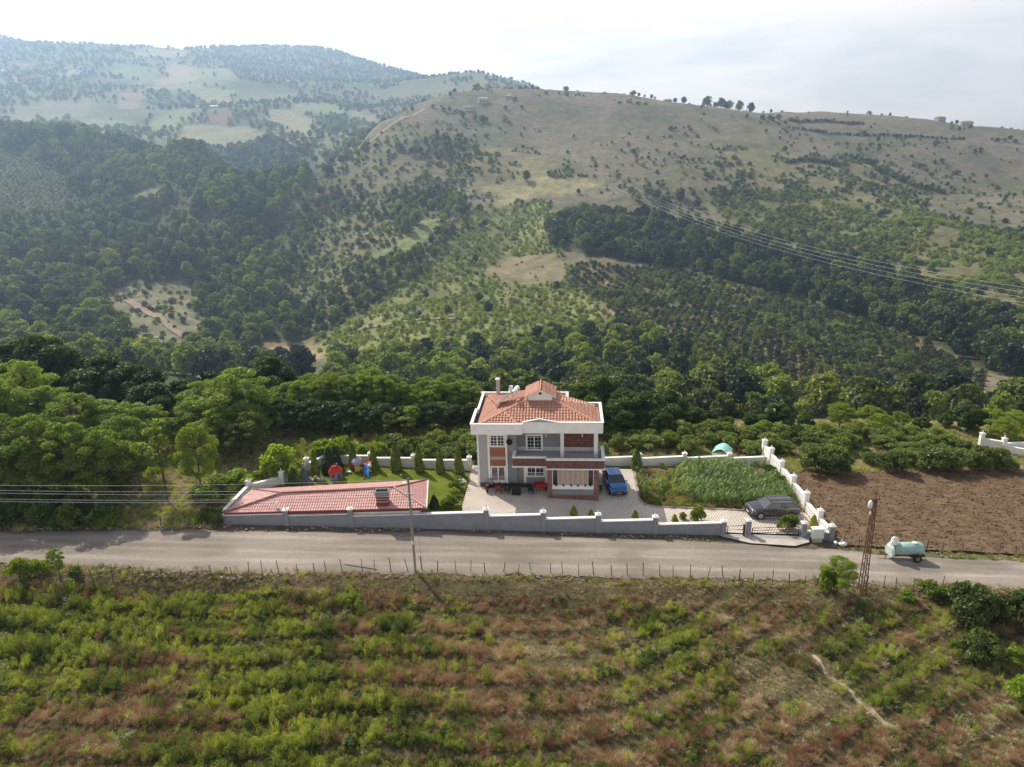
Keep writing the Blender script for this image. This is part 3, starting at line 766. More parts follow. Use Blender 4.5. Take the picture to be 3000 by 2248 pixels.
# far mountain: clumps of woodland between the fields
x, y, z, px, py = cand(-2100, 500, 1080, 3250, 12, .5, margin=450)
fw_ = fbm(x, y, 190.); infield = np.zeros(len(x), bool)
for poly, c in FAR_FIELDS: infield |= inpoly(px, py, poly)
infield |= inpoly(px, py, P_LFIELD)
dark = (px > 620) & (y > 2300)
k = (px < 1600) & ~infield & ((fw_ > .45) | dark) & (nrng.random(len(x)) < np.where(y > 1700, .40, .50)); n = k.sum()
addp('far', x[k], y[k], z[k], U(n, .5, 1.1), np.clip(U(n, .05, .5)+(fbm(x[k]+9, y[k], 120.)-.5)*.6, 0, 1), 10)
k = (px < 1600) & infield & (nrng.random(len(x)) < .012); n = k.sum()
addp('far', x[k], y[k], z[k], U(n, .4, .8), U(n, .1, .4), 10)

for k_ in PL: PL[k_] = np.concatenate(PL[k_]) if PL[k_] else np.zeros((0, 7))
REGION = {1: ('green crowned tree in the dense wood on the left side of the valley', 'trees of the left valley wood'),
          2: ('dark green tree in the dark grove across the right hillside', 'trees of the dark hillside grove'),
          3: ('bushy tree on the valley floor between the house and the far hillside', 'trees along the valley floor'),
          4: ('small tree in the mixed scrub below the brown spur', 'trees in the mixed scrub'),
          5: ('low tree standing among the bright green scrub of the far slope', 'trees among the green scrub'),
          6: ('round green shrub in the scrub on the slope across the valley', 'shrubs of the valley slope'),
          7: ('dark rounded hazel bush in the planted rows across the valley', 'hazel bushes in rows across the valley'),
          8: ('shrub on the dry grass of the brown hill', 'shrubs on the brown hill'),
          9: ('tree in a hedgerow on the brown hilltop', 'hedgerow trees on the brown hill')}
def zone_label(lab, grp, r):
    """what tells a hillside plant from its neighbours: size, tone and the nearest landmark"""
    px, py = proj(r[0], r[1], r[2])
    big = 'tall' if r[3] > 1.12 else ('small' if r[3] < .8 else 'mid sized'); tone = 'dark' if r[5] < .22 else ('pale green' if r[5] > .5 else 'green')
    rg_ = int(r[6])
    if rg_ == 1: place = 'beside the bare clearing' if py > 800 and px < 700 else ('by the valley crease' if px > 650 else ('by the planted rows' if px < 250 else 'deep in the wood'))
    elif rg_ == 2: place = 'at its left end' if px < 1900 else ('at its right end' if px > 2600 else 'in its middle')
    elif rg_ == 3: place = 'left of the villa roof' if px < 1420 else ('just behind the villa roof' if px < 1800 else ('below the hazel rows' if px < 2350 else 'near the green meadow'))
    elif rg_ == 7: place = 'beside the dirt strips' if px < 2050 else ('below the dark grove' if py < 1000 else 'at their lower end')
    elif rg_ in (5, 6): place = 'on the green spur' if px < 1700 else 'on the slope under the cables'
    else: place = 'near the top' if py < 400 else 'lower down'
    kind = {1: 'tree in the left valley wood', 2: 'tree of the dark hillside grove', 3: 'valley floor tree', 4: 'tree in the mixed scrub', 5: 'tree among green scrub', 6: 'shrub', 7: 'hazel bush in the far rows', 8: 'shrub on the dry brown hill', 9: 'hedgerow plant on the brown hill'}[rg_]
    if 'lone tree' in lab: kind = 'lone tree on the dry brown hill'
    if 'low tree' in lab: kind = 'tree among green scrub'
    if 'low shrub' in lab: kind = 'shrub at the wood edge'
    return '%s %s %s %s' % (big, tone, kind, place), grp
def lean_out(kindset, limit, name, cat, base, stuffname):
    """the nearest ones become individuals, the rest one mass"""
    rows = np.concatenate([np.concatenate([PL[k], np.full((len(PL[k]), 1), i)], 1) for i, k in enumerate(kindset)])
    px, py = proj(rows[:, 0], rows[:, 1], rows[:, 2])
    D = rows[:, 1]/np.maximum(.15, rows[:, 3])
    vis = (px > 20) & (px < 2980) & (py > 200) & (py < 1120)
    # which ones the ground or nearer plants leave in view: nearest in each small cell of the view
    key = np.where(vis, D, 1e9); order = np.argsort(key)
    H0 = np.array([MIDSIZE[k][0] for k in kindset])[rows[:, 7].astype(int)]
    ind = order[:limit]
    rest = order[limit:]
    for i in ind:
        r = rows[i]; kd = kindset[int(r[7])]
        lab, grp = REGION[int(r[6])]
        if cat != 'tree' and int(r[6]) not in (6, 7, 8): lab, grp = 'low shrub at the edge of the hillside woods', 'shrubs at the wood edge'
        if cat == 'tree' and int(r[6]) in (6, 7): lab, grp = REGION[5]
        if cat == 'tree' and int(r[6]) == 8: lab, grp = 'lone tree on the dry grass of the brown hill', 'lone trees on the brown hill'
        lab, grp = zone_label(lab, grp, r)
        nm = ('hazel_bush' if int(r[6]) == 7 else 'shrub') if cat != 'tree' else 'hillside_tree'
        o = link(nm, MID[kd][int(nrng.integers(len(MID[kd])))], None, (r[0], r[1], r[2]-.1), rnd.random()*6.28, (r[4], r[4], r[3]))
        o['tint'] = float(r[5])
        tag(o, lab, ('bush' if nm == 'hazel_bush' else 'shrub') if cat != 'tree' else 'tree', grp)
    rr = rows[rest]
    protos = []; off = []
    for k in kindset: off.append(len(protos)); protos += MID[k]
    pick = np.array([off[int(q)] + int(nrng.integers(len(MID[kindset[int(q)]]))) for q in rr[:, 7]])
    pts = rr[:, :3].copy(); pts[:, 2] -= .1
    if len(rr): scatter(stuffname, protos, pts, np.stack([rr[:, 4], rr[:, 4], rr[:, 3]], 1), nrng.random(len(rr))*6.28, rr[:, 5], pick)
    return len(ind), len(rest)
print('trees', lean_out(['tree', 'round'], 215, 'hillside_tree', 'tree', 0, 'hillside_woods'))
print('bushes', lean_out(['bush'], 250, 'shrub', 'bush', 0, 'hillside_scrub'))
print('far', len(PL['far']))
rr = PL['far']
scatter('far_woods', MID['far'], rr[:, :3], np.stack([rr[:, 4], rr[:, 4], rr[:, 3]], 1), nrng.random(len(rr))*6.28, rr[:, 5], nrng.integers(0, len(MID['far']), len(rr)))
# ------------------------------------------------------------------ road, verges, yard surfaces
def strip_mesh(name, x0, x1, ya, yb, nx, ny, zf, colf=None):
    """sheet between the curves ya(x) and yb(x)"""
    xs = np.linspace(x0, x1, nx); t = np.linspace(0, 1, ny)
    X = np.repeat(xs[None], ny, 0); A = ya(xs); B = yb(xs)
    Y = A[None]*(1-t[:, None]) + B[None]*t[:, None]
    Z = zf(X, Y)
    co = np.stack([X, Y, Z], -1).reshape(-1, 3)
    i = np.arange((ny-1)*(nx-1)); r = i//(nx-1); c = i % (nx-1); a = r*nx+c
    me = np_mesh(name, co, np.stack([a, a+1, a+nx+1, a+nx], -1))
    me.polygons.foreach_set('use_smooth', np.ones(len(i), bool))
    if colf is not None:
        cc = colf(X, Y).reshape(-1, 3); at = me.color_attributes.new('cover', 'FLOAT_COLOR', 'POINT')
        at.data.foreach_set('color', np.concatenate([cc, np.ones((len(cc), 1))], 1).astype(np.float32).ravel())
    return me
road_near = lambda x: 50.15 + .8*(vnoise(x, x*0+3, 3.1)-.5) + .35*(vnoise(x, x*0+9, .6)-.5) + .25*np.sin(x*.07)
road_far = lambda x: np.interp(x, [-95,-45,-27,-10,5,18,28,34,45,95], [54.6,55.0,56.2,56.7,56.6,56.0,55.3,54.6,54.0,53.4]) + .8*(vnoise(x, x*0+5, 3.5)-.5) + .25*(vnoise(x, x*0+1, .7)-.5)
def road_z(X, Y):
    tr = np.zeros_like(Y)
    for c in (51.6, 53.2, 54.3, 55.6):
        tr -= .03*np.exp(-((Y-c-.25*np.sin(X*.08))/.28)**2)
    return gz(X) + .02 + tr + (fbm(X*.3, Y, .7, 3)-.5)*.03 - .06*sstep(.5, 0, np.minimum(Y-road_near(X), road_far(X)-Y))
def road_c(X, Y):
    base = np.array([.285,.243,.20]); dust = np.array([.375,.325,.275]); dark = np.array([.21,.178,.14])
    tr = np.zeros_like(Y)
    for c in (51.6, 53.2, 54.3, 55.6): tr += np.exp(-((Y-c-.25*np.sin(X*.08))/.3)**2)
    n = fbm(X*.10, Y, .55, 4)
    f = np.clip(tr*.8 + (n-.5)*2.2, 0, 1)[..., None]; e = (sstep(.9, 0, np.minimum(Y-road_near(X), road_far(X)-Y))*np.clip(fbm(X, Y, 1.1)*1.6, 0, 1))[..., None]
    big = np.clip((fbm(X*.5, Y+40, 5., 3)-.35)*2.2, 0, 1)[..., None]; damp = np.clip((fbm(X*.45+90, Y, 2.2, 4)-.56)*5, 0, 1)[..., None]
    c = ((base*(1-f)+dust*f)*(1-e*.6)+dark*e*.6)*(.80+.30*big)
    return c*(1-.45*damp) + np.array([.15,.13,.10])*.45*damp
M_ROAD = covermat('gravel_road', .006, 14, .16, 5.0)
o = link('road', strip_mesh('road', -95, 95, road_near, road_far, 900, 36, road_z, road_c)); o.data.materials.append(M_ROAD); tag(o, kind='structure')

def flat_poly(name, poly, material, dz, kind='structure', step=.5, rough=.0, colf=None, namez=None):
    """sheet over a polygon of the plateau: grid cells inside it, edges following the outline"""
    bm = bmesh.new()
    vs = [bm.verts.new((p[0], p[1], 0)) for p in poly]; bm.faces.new(vs)
    xs = [p[0] for p in poly]; ys = [p[1] for p in poly]
    for a, b, nrm in ((min(xs), max(xs), (1,0,0)), (min(ys), max(ys), (0,1,0))):
        v = a + step*.5
        while v < b:
            bmesh.ops.bisect_plane(bm, geom=bm.verts[:]+bm.edges[:]+bm.faces[:], plane_co=(v*nrm[0], v*nrm[1], 0), plane_no=nrm)
            v += step
    for v in bm.verts:
        v.co.z = gz(v.co.x) + dz
        if rough: v.co.z += (float(fbm(np.array(v.co.x), np.array(v.co.y), 1.2, 3))-.5)*rough
    bm.normal_update()
    for f in bm.faces:
        if f.normal.z < 0: f.normal_flip()
    me = bpy.data.meshes.new(name); bm.to_mesh(me); bm.free()
    me.materials.append(material)
    o = link(name, me); tag(o, kind=kind); return o

M_LAWN = mat('lawn_turf', (.125,.165,.012), .95, col2=(.20,.235,.022), scale=.7, bump=.05, bscale=14, spec=.05, detail=8)
M_SOIL = mat('garden_earth', (.13,.085,.05), .95, col2=(.20,.14,.085), scale=1.2, bump=.06, bscale=7, spec=.1)
M_PAVE = mat('paving_stone', (.74,.64,.545), .8, col2=(.64,.55,.465), scale=.5, spec=.25, detail=9)
M_JOINT = mat('paving_joint', (.40,.33,.26), .95, var=.2, scale=2)
M_CONC = mat('concrete_apron', (.52,.47,.41), .9, col2=(.40,.36,.31), scale=1.3, bump=.01, bscale=12)
M_WALLW = mat('white_render', (.80,.78,.74), .85, var=.07, scale=1.2, bump=.01, bscale=20)
M_WALLG = mat('grey_render', (.27,.275,.31), .85, col2=(.22,.225,.26), scale=.8, bump=.01, bscale=25)
M_CAP = mat('white_coping', (.84,.82,.78), .7, var=.06, scale=3)
M_DARKM = mat('dark_metal', (.03,.03,.032), .45, .6)
M_KERB = mat('kerb_stone', (.45,.40,.35), .85, var=.15, scale=2)

LAWN = [(-25.2,62.7),(-23.3,65.2),(-21.2,68.5),(-20.6,70.3),(-4.6,69.0),(-5.0,64.2),(-5.4,57.75),(-8.3,57.75),(-8.3,62.7)]
COURT = [(-5.2,57.75),(-4.8,64.2),(-4.4,71.0),(12.7,70.9),(12.1,63.6),(12.45,62.7),(13.3,62.25),(22.,61.9),(27.8,61.9),(27.8,57.75)]
GARDEN = [(12.9,71.3),(12.3,63.7),(12.6,62.95),(13.4,62.5),(22.,62.15),(27.75,62.15),(27.75,72.6)]
flat_poly('lawn', LAWN, M_LAWN, .03, step=.6, rough=.06)
flat_poly('courtyard', COURT, M_JOINT, .02, step=4)
flat_poly('garden_bed', GARDEN, M_SOIL, .04, step=.4, rough=.16)
flat_poly('driveway_apron', [(18.0,57.4),(26.4,57.4),(25.9,56.3),(24.4,55.6),(20.6,55.9),(18.4,56.9)], M_CONC, .055, step=2)

# paving stones of the courtyard: 0.24 m squares with recessed joints, laid parallel to the house
def paving():
    a = R(-4.6); c, s = math.cos(a), math.sin(a)
    st = .24; g_ = .011
    u, v = np.meshgrid(np.arange(-40, 40, st), np.arange(40, 90, st)); u = u.ravel(); v = v.ravel()
    off = (np.floor(v/st).astype(int) % 2)*st*.5
    u = u + off
    x = u*c - v*s; y = u*s + v*c
    k = inpoly(x, y, COURT) & ~inpoly(x, y, [(-3.1,66.4),(7.9,65.6),(8.4,73),(-2.6,73)])
    x, y = x[k], y[k]; n = len(x); h = st/2-g_
    dx = np.array([[-h,-h],[h,-h],[h,h],[-h,h]]); R2 = np.array([[c,-s],[s,c]]); d = dx @ R2.T
    dz = nrng.normal(size=n)*.0015; tl = nrng.normal(size=(n, 2))*.006
    V = np.zeros((n, 8, 3))
    for i in range(4):
        X = x+d[i, 0]; Y = y+d[i, 1]
        zt = gz(X)+.038+dz+d[i, 0]*tl[:, 0]+d[i, 1]*tl[:, 1]
        V[:, i] = np.stack([X, Y, zt], -1); V[:, 4+i] = np.stack([X, Y, gz(X)+.0205], -1)
    b = np.arange(n)[:, None]*8
    F = np.concatenate([b+np.array([0,1,2,3])] + [b+np.array([4+i, 4+(i+1) % 4, (i+1) % 4, i]) for i in range(4)])
    me = np_mesh('paving_stones', V.reshape(-1, 3), F); me.materials.append(M_PAVE)
    o = link('paving_stones', me); tag(o, kind='stuff'); return n
print('pavers', paving())

# kerb round the vegetable bed: separate stones
kerb = thing('bed_kerb', 'curved low stone kerb edging the vegetable bed beside the paved drive', 'kerb', (12.3, 63.7, gz(12.3)))
kp = [(12.85,71.0),(12.2,63.7),(12.5,62.85),(12.95,62.5),(13.4,62.37),(22.,62.03),(27.6,62.03)]
kmesh = MB().box(-.48,.48,-.07,.07,-.1,.13).mesh('kerb_stone', M_KERB)
for (xa, ya), (xb, yb) in zip(kp, kp[1:]):
    L = math.hypot(xb-xa, yb-ya); n = max(1, round(L/1.0))
    for i in range(n):
        t = (i+.5)/n; x = xa+(xb-xa)*t; y = ya+(yb-ya)*t
        ks = link('kerb_stone', kmesh, kerb, (x-12.3, y-63.7, gz(x)-gz(12.3)), math.atan2(yb-ya, xb-xa), (L/n/.98, 1, 1))

# ------------------------------------------------------------------ boundary walls
BALLC = [0]
def finial(parent, x, y, z):
    f = MB().lathe([(.10,0),(.12,.03),(.07,.06),(.05,.12),(.11,.18),(.13,.26),(.10,.34),(.04,.42),(.015,.5)], (0,0,0), 8).build('finial', M_CAP, parent, (x, y, z), smooth=True)
    return f
def pillar(wall, x, y, z0, z1, w=.44, col=None, fin=True):
    o = wall.location
    p = MB().box(-w/2, w/2, -w/2, w/2, z0-z1, 0).build('pillar', col or M_WALLW, wall, (x-o.x, y-o.y, z1-o.z))
    c = MB().box(-w/2-.05, w/2+.05, -w/2-.05, w/2+.05, 0, .08).box(-w/2+.04, w/2-.04, -w/2+.04, w/2-.04, .08, .13).build('pillar_cap', M_CAP, p)
    if fin: 
        fo = finial(p, 0, 0, .13); fo.scale = (.62, .62, .62)
    return p
def wall_run(name, label, pts, tops, h_below, col_front, pil, group=None, thick=.26, copw=.36, pil_col=None, pil_h=.45):
    """pts: plan points of the wall's line; one level segment between successive points with its own top height"""
    x0, y0 = pts[0]
    w = thing(name, label, 'wall', (x0, y0, gz(x0)), 0, group)
    for (xa, ya), (xb, yb), zt in zip(pts, pts[1:], tops):
        L = math.hypot(xb-xa, yb-ya); a = math.atan2(yb-ya, xb-xa)
        zb = min(gz(xa), gz(xb)) - h_below
        s = MB().box(0, L, -thick/2, thick/2, zb-zt, 0).build('wall_panel', col_front, w, (xa-x0, ya-y0, zt-gz(x0)), a)
        MB().box(0, L, -copw/2, copw/2, .002, .075).build('coping', M_CAP, s)
    for (x, y), zt in pil:
        pillar(w, x, y, min(gz(x)-.6, zt-1.5), zt, col=pil_col or col_front)
    return w
FX = [-26.3,-20.3,-14.6,-2.6,2.45,7.35,12.45,18.6]
FT = [2.28,2.10,1.88,1.50,1.06,.69,.22]
PT = [1.95,2.62,2.56,2.16,1.76,1.36,.98,.36]
front = wall_run('boundary_wall', 'long grey roadside wall with white coping stepping down in panels between capped pillars', [(x, 57.5) for x in FX], FT, .7, M_WALLG,
    [((x, 57.5), z) for x, z in zip(FX, PT)])
gw = wall_run('boundary_wall', 'short grey wall beside the driveway gate with the white meter box against it', [(25.75,57.3),(28.1,57.0)], [-.75], .7, M_WALLG,
    [((20.8,57.45), .40), ((25.75,57.3), .10), ((28.1,57.0), -.10)])
rw = wall_run('boundary_wall', 'white stepped wall between the vegetable garden and the ploughed field', [(28.05,57.3),(28.05,62.6),(28.05,66.),(28.05,69.3),(28.05,72.4),(28.05,74.6)], [-.55,-.15,.0,.15,.25], .5, M_WALLW,
    [((28.05,59.4), .15), ((28.05,62.6), .35), ((28.05,66.), .5), ((28.05,69.3), .62), ((28.05,72.4), .75), ((28.05,74.6), .8)], pil_col=M_WALLW)
rb = wall_run('boundary_wall', 'low white topped wall behind the vegetable bed', [(8.6,71.9),(13.6,72.1),(18.6,72.4),(23.6,72.7),(27.8,72.9)], [.35,.10,-.12,-.42], .5, M_WALLW,
    [((13.6,72.1), .62), ((18.6,72.4), .42), ((23.6,72.7), .15)])
lb = wall_run('boundary_wall', 'white garden wall behind the lawn and its row of clipped conifers', [(-19.9,70.9),(-15.2,70.6),(-10.6,70.3),(-4.7,69.9)], [1.9,1.65,1.42], .5, M_WALLW,
    [((-15.2,70.6), 2.2), ((-10.6,70.3), 1.95), ((-4.7,69.9), 1.75)])
ld = wall_run('boundary_wall', 'white diagonal wall climbing in steps along the left edge of the lawn', [(-26.3,57.8),(-25.75,63.8),(-23.0,65.4),(-21.4,68.6),(-19.9,70.9)], [2.15,2.15,2.2,2.05], .5, M_WALLW,
    [((-25.75,63.8), 2.55), ((-23.0,65.4), 2.7), ((-21.4,68.6), 2.65)])

# gates
def gate(name, label, x0, x1, y, z0, h, bars):
    g_ = thing(name, label, 'gate', (x0, y, z0)); L = x1-x0
    MB().box(0, L, -.03, .03, 0, .34).build('kick_panel', M_DARKM, g_)
    MB().box(0, .06, -.03, .03, .34, h).box(L-.06, L, -.03, .03, .34, h).build('gate_frame', M_DARKM, g_)
    rl = MB().box(0, L, -.02, .02, 0, .035).mesh('rail', M_DARKM)
    for k in range(bars):
        link('rail', rl, g_, (0, 0, .34+(h-.37)*(k+1)/bars))
    return g_
gate('pedestrian_gate', 'narrow black metal gate with open rails between two grey pillars', 18.95, 20.45, 57.45, gz(19.6)-.28, 1.15, 2)
gate('sliding_gate', 'wide black metal driveway gate in front of the parked grey car', 21.15, 25.4, 57.4, gz(23)-.28, 1.1, 3)
MB().box(0, .12, -.15, .15, 0, 1.25).build('gate_post', M_DARKM, None, (20.3, 57.2, gz(20.3)-.1)); tag(bpy.data.objects['gate_post'], 'black motor post standing between the two driveway gates', 'gate post')
sg = thing('garden_gate', 'small dark barred gate between the lawn wall and the house', 'gate', (-4.3, 70.0, gz(-4.3)))
for i in range(7): MB().box(-.012,.012,-.012,.012,.05,1.1).build('bar', M_DARKM, sg, (.12+i*.16, 0, 0))
MB().box(0,1.2,-.02,.02,.08,.12).box(0,1.2,-.02,.02,1.06,1.1).build('gate_frame', M_DARKM, sg)

# meter box, rubbish
M_BOX = mat('box_paint', (.70,.70,.68), .6, var=.08, scale=4)
mbx = thing('meter_box', 'white electricity meter box standing against the grey wall by the gate', 'utility box', (26.75, 56.72, gz(26.75)))
MB().box(-.5,.5,-.22,.22,.28,1.2).build('cabinet', M_BOX, mbx)
MB().box(-.42,.42,-.2,.2,-.1,.28).build('plinth', M_KERB, mbx)
MB().box(-.56,.56,-.28,.3,1.2,1.27).build('lid', M_CAP, mbx)
for s_ in (-1, 1): MB().box(s_*.24-.21, s_*.24+.21, -.236, -.222, .34, 1.14).build('door', M_BOX, mbx)
M_BAG = mat('white_plastic', (.78,.77,.75), .5, var=.12, scale=9)
def lump(name, label, cat, x, y, z, r, m_, seed, sz=.7):
    rg = np.random.default_rng(seed); bm = bmesh.new(); bmesh.ops.create_icosphere(bm, subdivisions=2, radius=r)
    for v in bm.verts: v.co *= 1+.25*rg.normal()*.6; v.co.z *= sz
    me = bpy.data.meshes.new(name); bm.to_mesh(me); bm.free(); me.materials.append(m_)
    return tag(link(name, me, None, (x, y, z+r*sz*.8)), label, cat)
lump('rubbish_bag', 'crumpled white rubbish bag on the ground at the end of the grey wall', 'bag', 28.75, 55.95, gz(28.7), .33, M_BAG, 3)
lump('rubbish_bag', 'small white bag lying in front of the meter box corner', 'bag', 28.25, 56.25, gz(28.7), .2, M_BAG, 4)

# ------------------------------------------------------------------ ploughed field
PLOUGH = [(28.9,56.0),(34,55.6),(45,55.0),(80,54.4),(84,73.8),(60,73.6),(48,72.6),(38,71.6),(29.3,71.2)]
M_PLOUGH = mat('ploughed_earth', (.115,.074,.043), .95, col2=(.20,.137,.083), scale=1.1, bump=.05, bscale=8, spec=.08, detail=10, stretch=(.7,1.6,1))
flat_poly('ploughed_field', PLOUGH, M_PLOUGH, .05, step=.35, rough=.20)
def clods():
    rg = np.random.default_rng(21); n = 14000
    x = 28.5+56*rg.random(n); y = 54.5+20*rg.random(n); k = inpoly(x, y, PLOUGH); x, y = x[k], y[k]; n = len(x)
    y = np.round(y/.42)*.42 + rg.normal(size=n)*.12
    bm = bmesh.new(); bmesh.ops.create_icosphere(bm, subdivisions=1, radius=1.0); bm.faces.ensure_lookup_table(); bm.verts.ensure_lookup_table()
    base = np.array([v.co[:] for v in bm.verts]); fc = np.array([[v.index for v in f.verts] for f in bm.faces]); bm.free()
    s = (.03+.09*rg.random(n)**3)
    V = base[None]*(s[:, None, None]*(1+.35*rg.normal(size=(n, len(base), 1)))*np.array([1.3,1,.75])) + np.stack([x, y, gz(x)+.06+(fbm(x, y, 1.2, 3)-.5)*.20], -1)[:, None]
    F = (np.arange(n)[:, None, None]*len(base)+fc[None]).reshape(-1, 3)
    me = np_mesh('earth_clods', V.reshape(-1, 3), F); me.materials.append(M_PLOUGH); tag(link('earth_clods', me), kind='stuff')
clods()

# ------------------------------------------------------------------ wire fences
M_POST = mat('fence_post_wood', (.085,.07,.06), .9, var=.3, scale=8)
M_WIRE = mat('fence_wire', (.22,.21,.20), .5, .7)
def fence(label, pts, gap, zf, h=(.95,1.35), group=None):
    x0, y0 = pts[0]
    f = thing('wire_fence', label, 'fence', (x0, y0, zf(x0, y0)), 0, group)
    pm = [MB().tube([(0,0,-.3),(0,0,1)], [r_, r_*.85], 5).mesh('post', M_POST) for r_ in (.034,.042,.03)]
    tops = []
    for (xa, ya), (xb, yb) in zip(pts, pts[1:]):
        L = math.hypot(xb-xa, yb-ya); n = max(1, round(L/gap))
        for i in range(n):
            t = (i+rnd.uniform(-.15,.15))/n; x = xa+(xb-xa)*t; y = ya+(yb-ya)*t+rnd.uniform(-.12,.12); z = zf(x, y); hh = rnd.uniform(*h)
            p = link('post', pm[rnd.randrange(3)], f, (x-x0, y-y0, z-zf(x0, y0)))
            p.rotation_euler = (rnd.gauss(0,.07), rnd.gauss(0,.09), rnd.random()*6); p.scale = (1,1,hh)
            tops.append((x-x0, y-y0, z-zf(x0, y0), hh))
    for k in (.45, .88):
        MB().tube([(a, b, c+d*k) for a, b, c, d in tops], .008, 3).build('wire', M_WIRE, f)
    return f
fz = lambda x, y: float(near_h(np.array([x]), np.array([y]))[0])
fence('long row of thin leaning fence posts along the rough field beside the road', [(G(228,1699).x, G(228,1699).y), (G(580,1690).x, G(580,1690).y), (G(1240,1672).x, G(1240,1672).y), (G(1930,1688).x, G(1930,1688).y), (G(2400,1716).x, G(2400,1716).y), (G(2900,1735).x, G(2900,1735).y)], 1.25, fz)
fence('post and wire fence between the ploughed field and the road verge', [(28.9,55.9),(G(2712,1616).x, G(2712,1616).y),(G(3080,1626).x, G(3080,1626).y)], 1.5, fz, (1.0,1.35))
fence('three old fence posts beside the left end of the roadside wall', [(G(465,1540).x, G(465,1540).y),(G(600,1537).x, G(600,1537).y)], 1.5, fz, (1.0,1.4))
bb = MB().bar((0,0,.75),(2.6,.05,.15),.06).build('broken_rail', M_POST, None, (G(1012,1675).x, G(1012,1675).y, gz(G(1012,1675).x)-.1)); tag(bb, 'broken wooden rail slanting between fence posts left of the street lamp', 'rail')
# ------------------------------------------------------------------ the villa
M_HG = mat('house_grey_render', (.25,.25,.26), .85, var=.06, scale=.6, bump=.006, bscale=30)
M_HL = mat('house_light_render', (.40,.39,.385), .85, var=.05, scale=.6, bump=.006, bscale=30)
M_HW = mat('house_white_trim', (.86,.85,.83), .65, var=.04, scale=1.5)
M_TILE = mat('clay_roof_tile', (.47,.215,.145), .78, col2=(.66,.38,.275), scale=5.5, bump=.004, bscale=30, detail=6)
M_TILEB = mat('roof_underlay', (.30,.12,.07), .9)
M_WOODP = mat('orange_wood_panel', (.40,.15,.075), .6, col2=(.29,.10,.05), scale=3, stretch=(1,1,9))
M_GLASS = mat('window_glass', (.018,.022,.026), .12, spec=.7)
M_CURT = mat('curtain', (.50,.40,.32), .9, col2=(.36,.27,.21), scale=6, stretch=(6,1,.4))
M_STONEF = mat('balcony_floor', (.46,.44,.43), .85, var=.1, scale=3)
M_MAR = mat('marble_skirting', (.60,.59,.58), .6, var=.1, scale=4)
M_GUTTER = mat('roof_gutter', (.05,.05,.055), .7)
def brickmat(name, c1, c2, mortar, sx=1.0):
    M = bpy.data.materials.new(name); M.use_nodes = True; n, l = M.node_tree.nodes, M.node_tree.links; p = n['Principled BSDF']
    p.inputs['Roughness'].default_value = .9
    t = n.new('ShaderNodeTexCoord'); mpn = n.new('ShaderNodeMapping'); mpn.inputs['Rotation'].default_value = (R(90),0,0); l.new(t.outputs['Object'], mpn.inputs['Vector'])
    b = n.new('ShaderNodeTexBrick'); b.inputs['Scale'].default_value = 1.0; b.inputs['Brick Width'].default_value = .24*sx; b.inputs['Row Height'].default_value = .075; b.inputs['Mortar Size'].default_value = .008
    b.inputs['Color1'].default_value = (*c1,1); b.inputs['Color2'].default_value = (*c2,1); b.inputs['Mortar'].default_value = (*mortar,1); b.inputs['Bias'].default_value = -.1
    l.new(mpn.outputs['Vector'], b.inputs['Vector'])
    nz = n.new('ShaderNodeTexNoise'); nz.inputs['Scale'].default_value = 3.5; nz.inputs['Detail'].default_value = 5; l.new(t.outputs['Object'], nz.inputs['Vector'])
    mr = n.new('ShaderNodeMapRange'); mr.inputs['From Min'].default_value = .3; mr.inputs['From Max'].default_value = .7; mr.inputs['To Min'].default_value = .7; mr.inputs['To Max'].default_value = 1.35; l.new(nz.outputs['Fac'], mr.inputs['Value'])
    vm = n.new('ShaderNodeVectorMath'); vm.operation = 'SCALE'; l.new(b.outputs['Color'], vm.inputs[0]); l.new(mr.outputs['Result'], vm.inputs['Scale']); l.new(vm.outputs['Vector'], p.inputs['Base Color'])
    bp = n.new('ShaderNodeBump'); bp.inputs['Distance'].default_value = .01; l.new(b.outputs['Fac'], bp.inputs['Height']); bp.invert = True; l.new(bp.outputs['Normal'], p.inputs['Normal'])
    return M
M_BRICK = brickmat('red_brick_cladding', (.20,.065,.05), (.13,.045,.04), (.20,.15,.13))
M_BRICKS = brickmat('rustic_brick_cladding', (.25,.09,.07), (.16,.06,.05), (.33,.26,.23))

house = thing('villa', 'two storey grey villa with a red tiled roof, white trim and brick faced balcony', 'house', (-3.56, 65.96, 0.31), R(-4.6))
H = house
zb = -1.6       # walls run below the sloping ground
# walls
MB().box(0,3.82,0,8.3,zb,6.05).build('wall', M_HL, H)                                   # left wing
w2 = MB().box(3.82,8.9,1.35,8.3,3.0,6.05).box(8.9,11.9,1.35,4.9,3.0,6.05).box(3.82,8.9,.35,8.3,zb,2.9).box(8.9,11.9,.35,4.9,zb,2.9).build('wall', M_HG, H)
w2.data  # recessed upper floor and ground floor behind the porch
MB().box(2.95,3.82,-.012,0,.45,6.05).build('wall', M_HG, H); bpy.context.view_layer.update()  # thin darker grey sheet: the shade on this wall strip put into the colour
MB().box(8.5,11.4,1.3,1.348,3.75,6.04).build('brick_panel', M_BRICK, H)
MB().box(3.83,8.2,1.3,1.348,3.32,3.75).box(8.5,11.9,1.3,1.348,3.32,3.75).build('skirting', M_MAR, H)
MB().box(0.02,3.0,-.05,-.013,zb,.42).box(0.0,-.05,0,8.3,zb,.42).build('plinth', M_BRICK, H)
MB().box(3.0,3.82,-.05,-.013,zb,.42).build('plinth', M_BRICK, H)
# corner and bay trims
for x0, x1 in ((-.05,.12), (1.0,1.18), (2.76,2.94)):
    MB().box(x0, x1, -.16 if x0 > .5 else -.06, -.014, .42 if x0 > .5 else zb, 6.05).build('trim', M_HW, H)
MB().box(-.06,-.005,-.014,8.3,5.9,6.05).build('trim', M_HW, H)
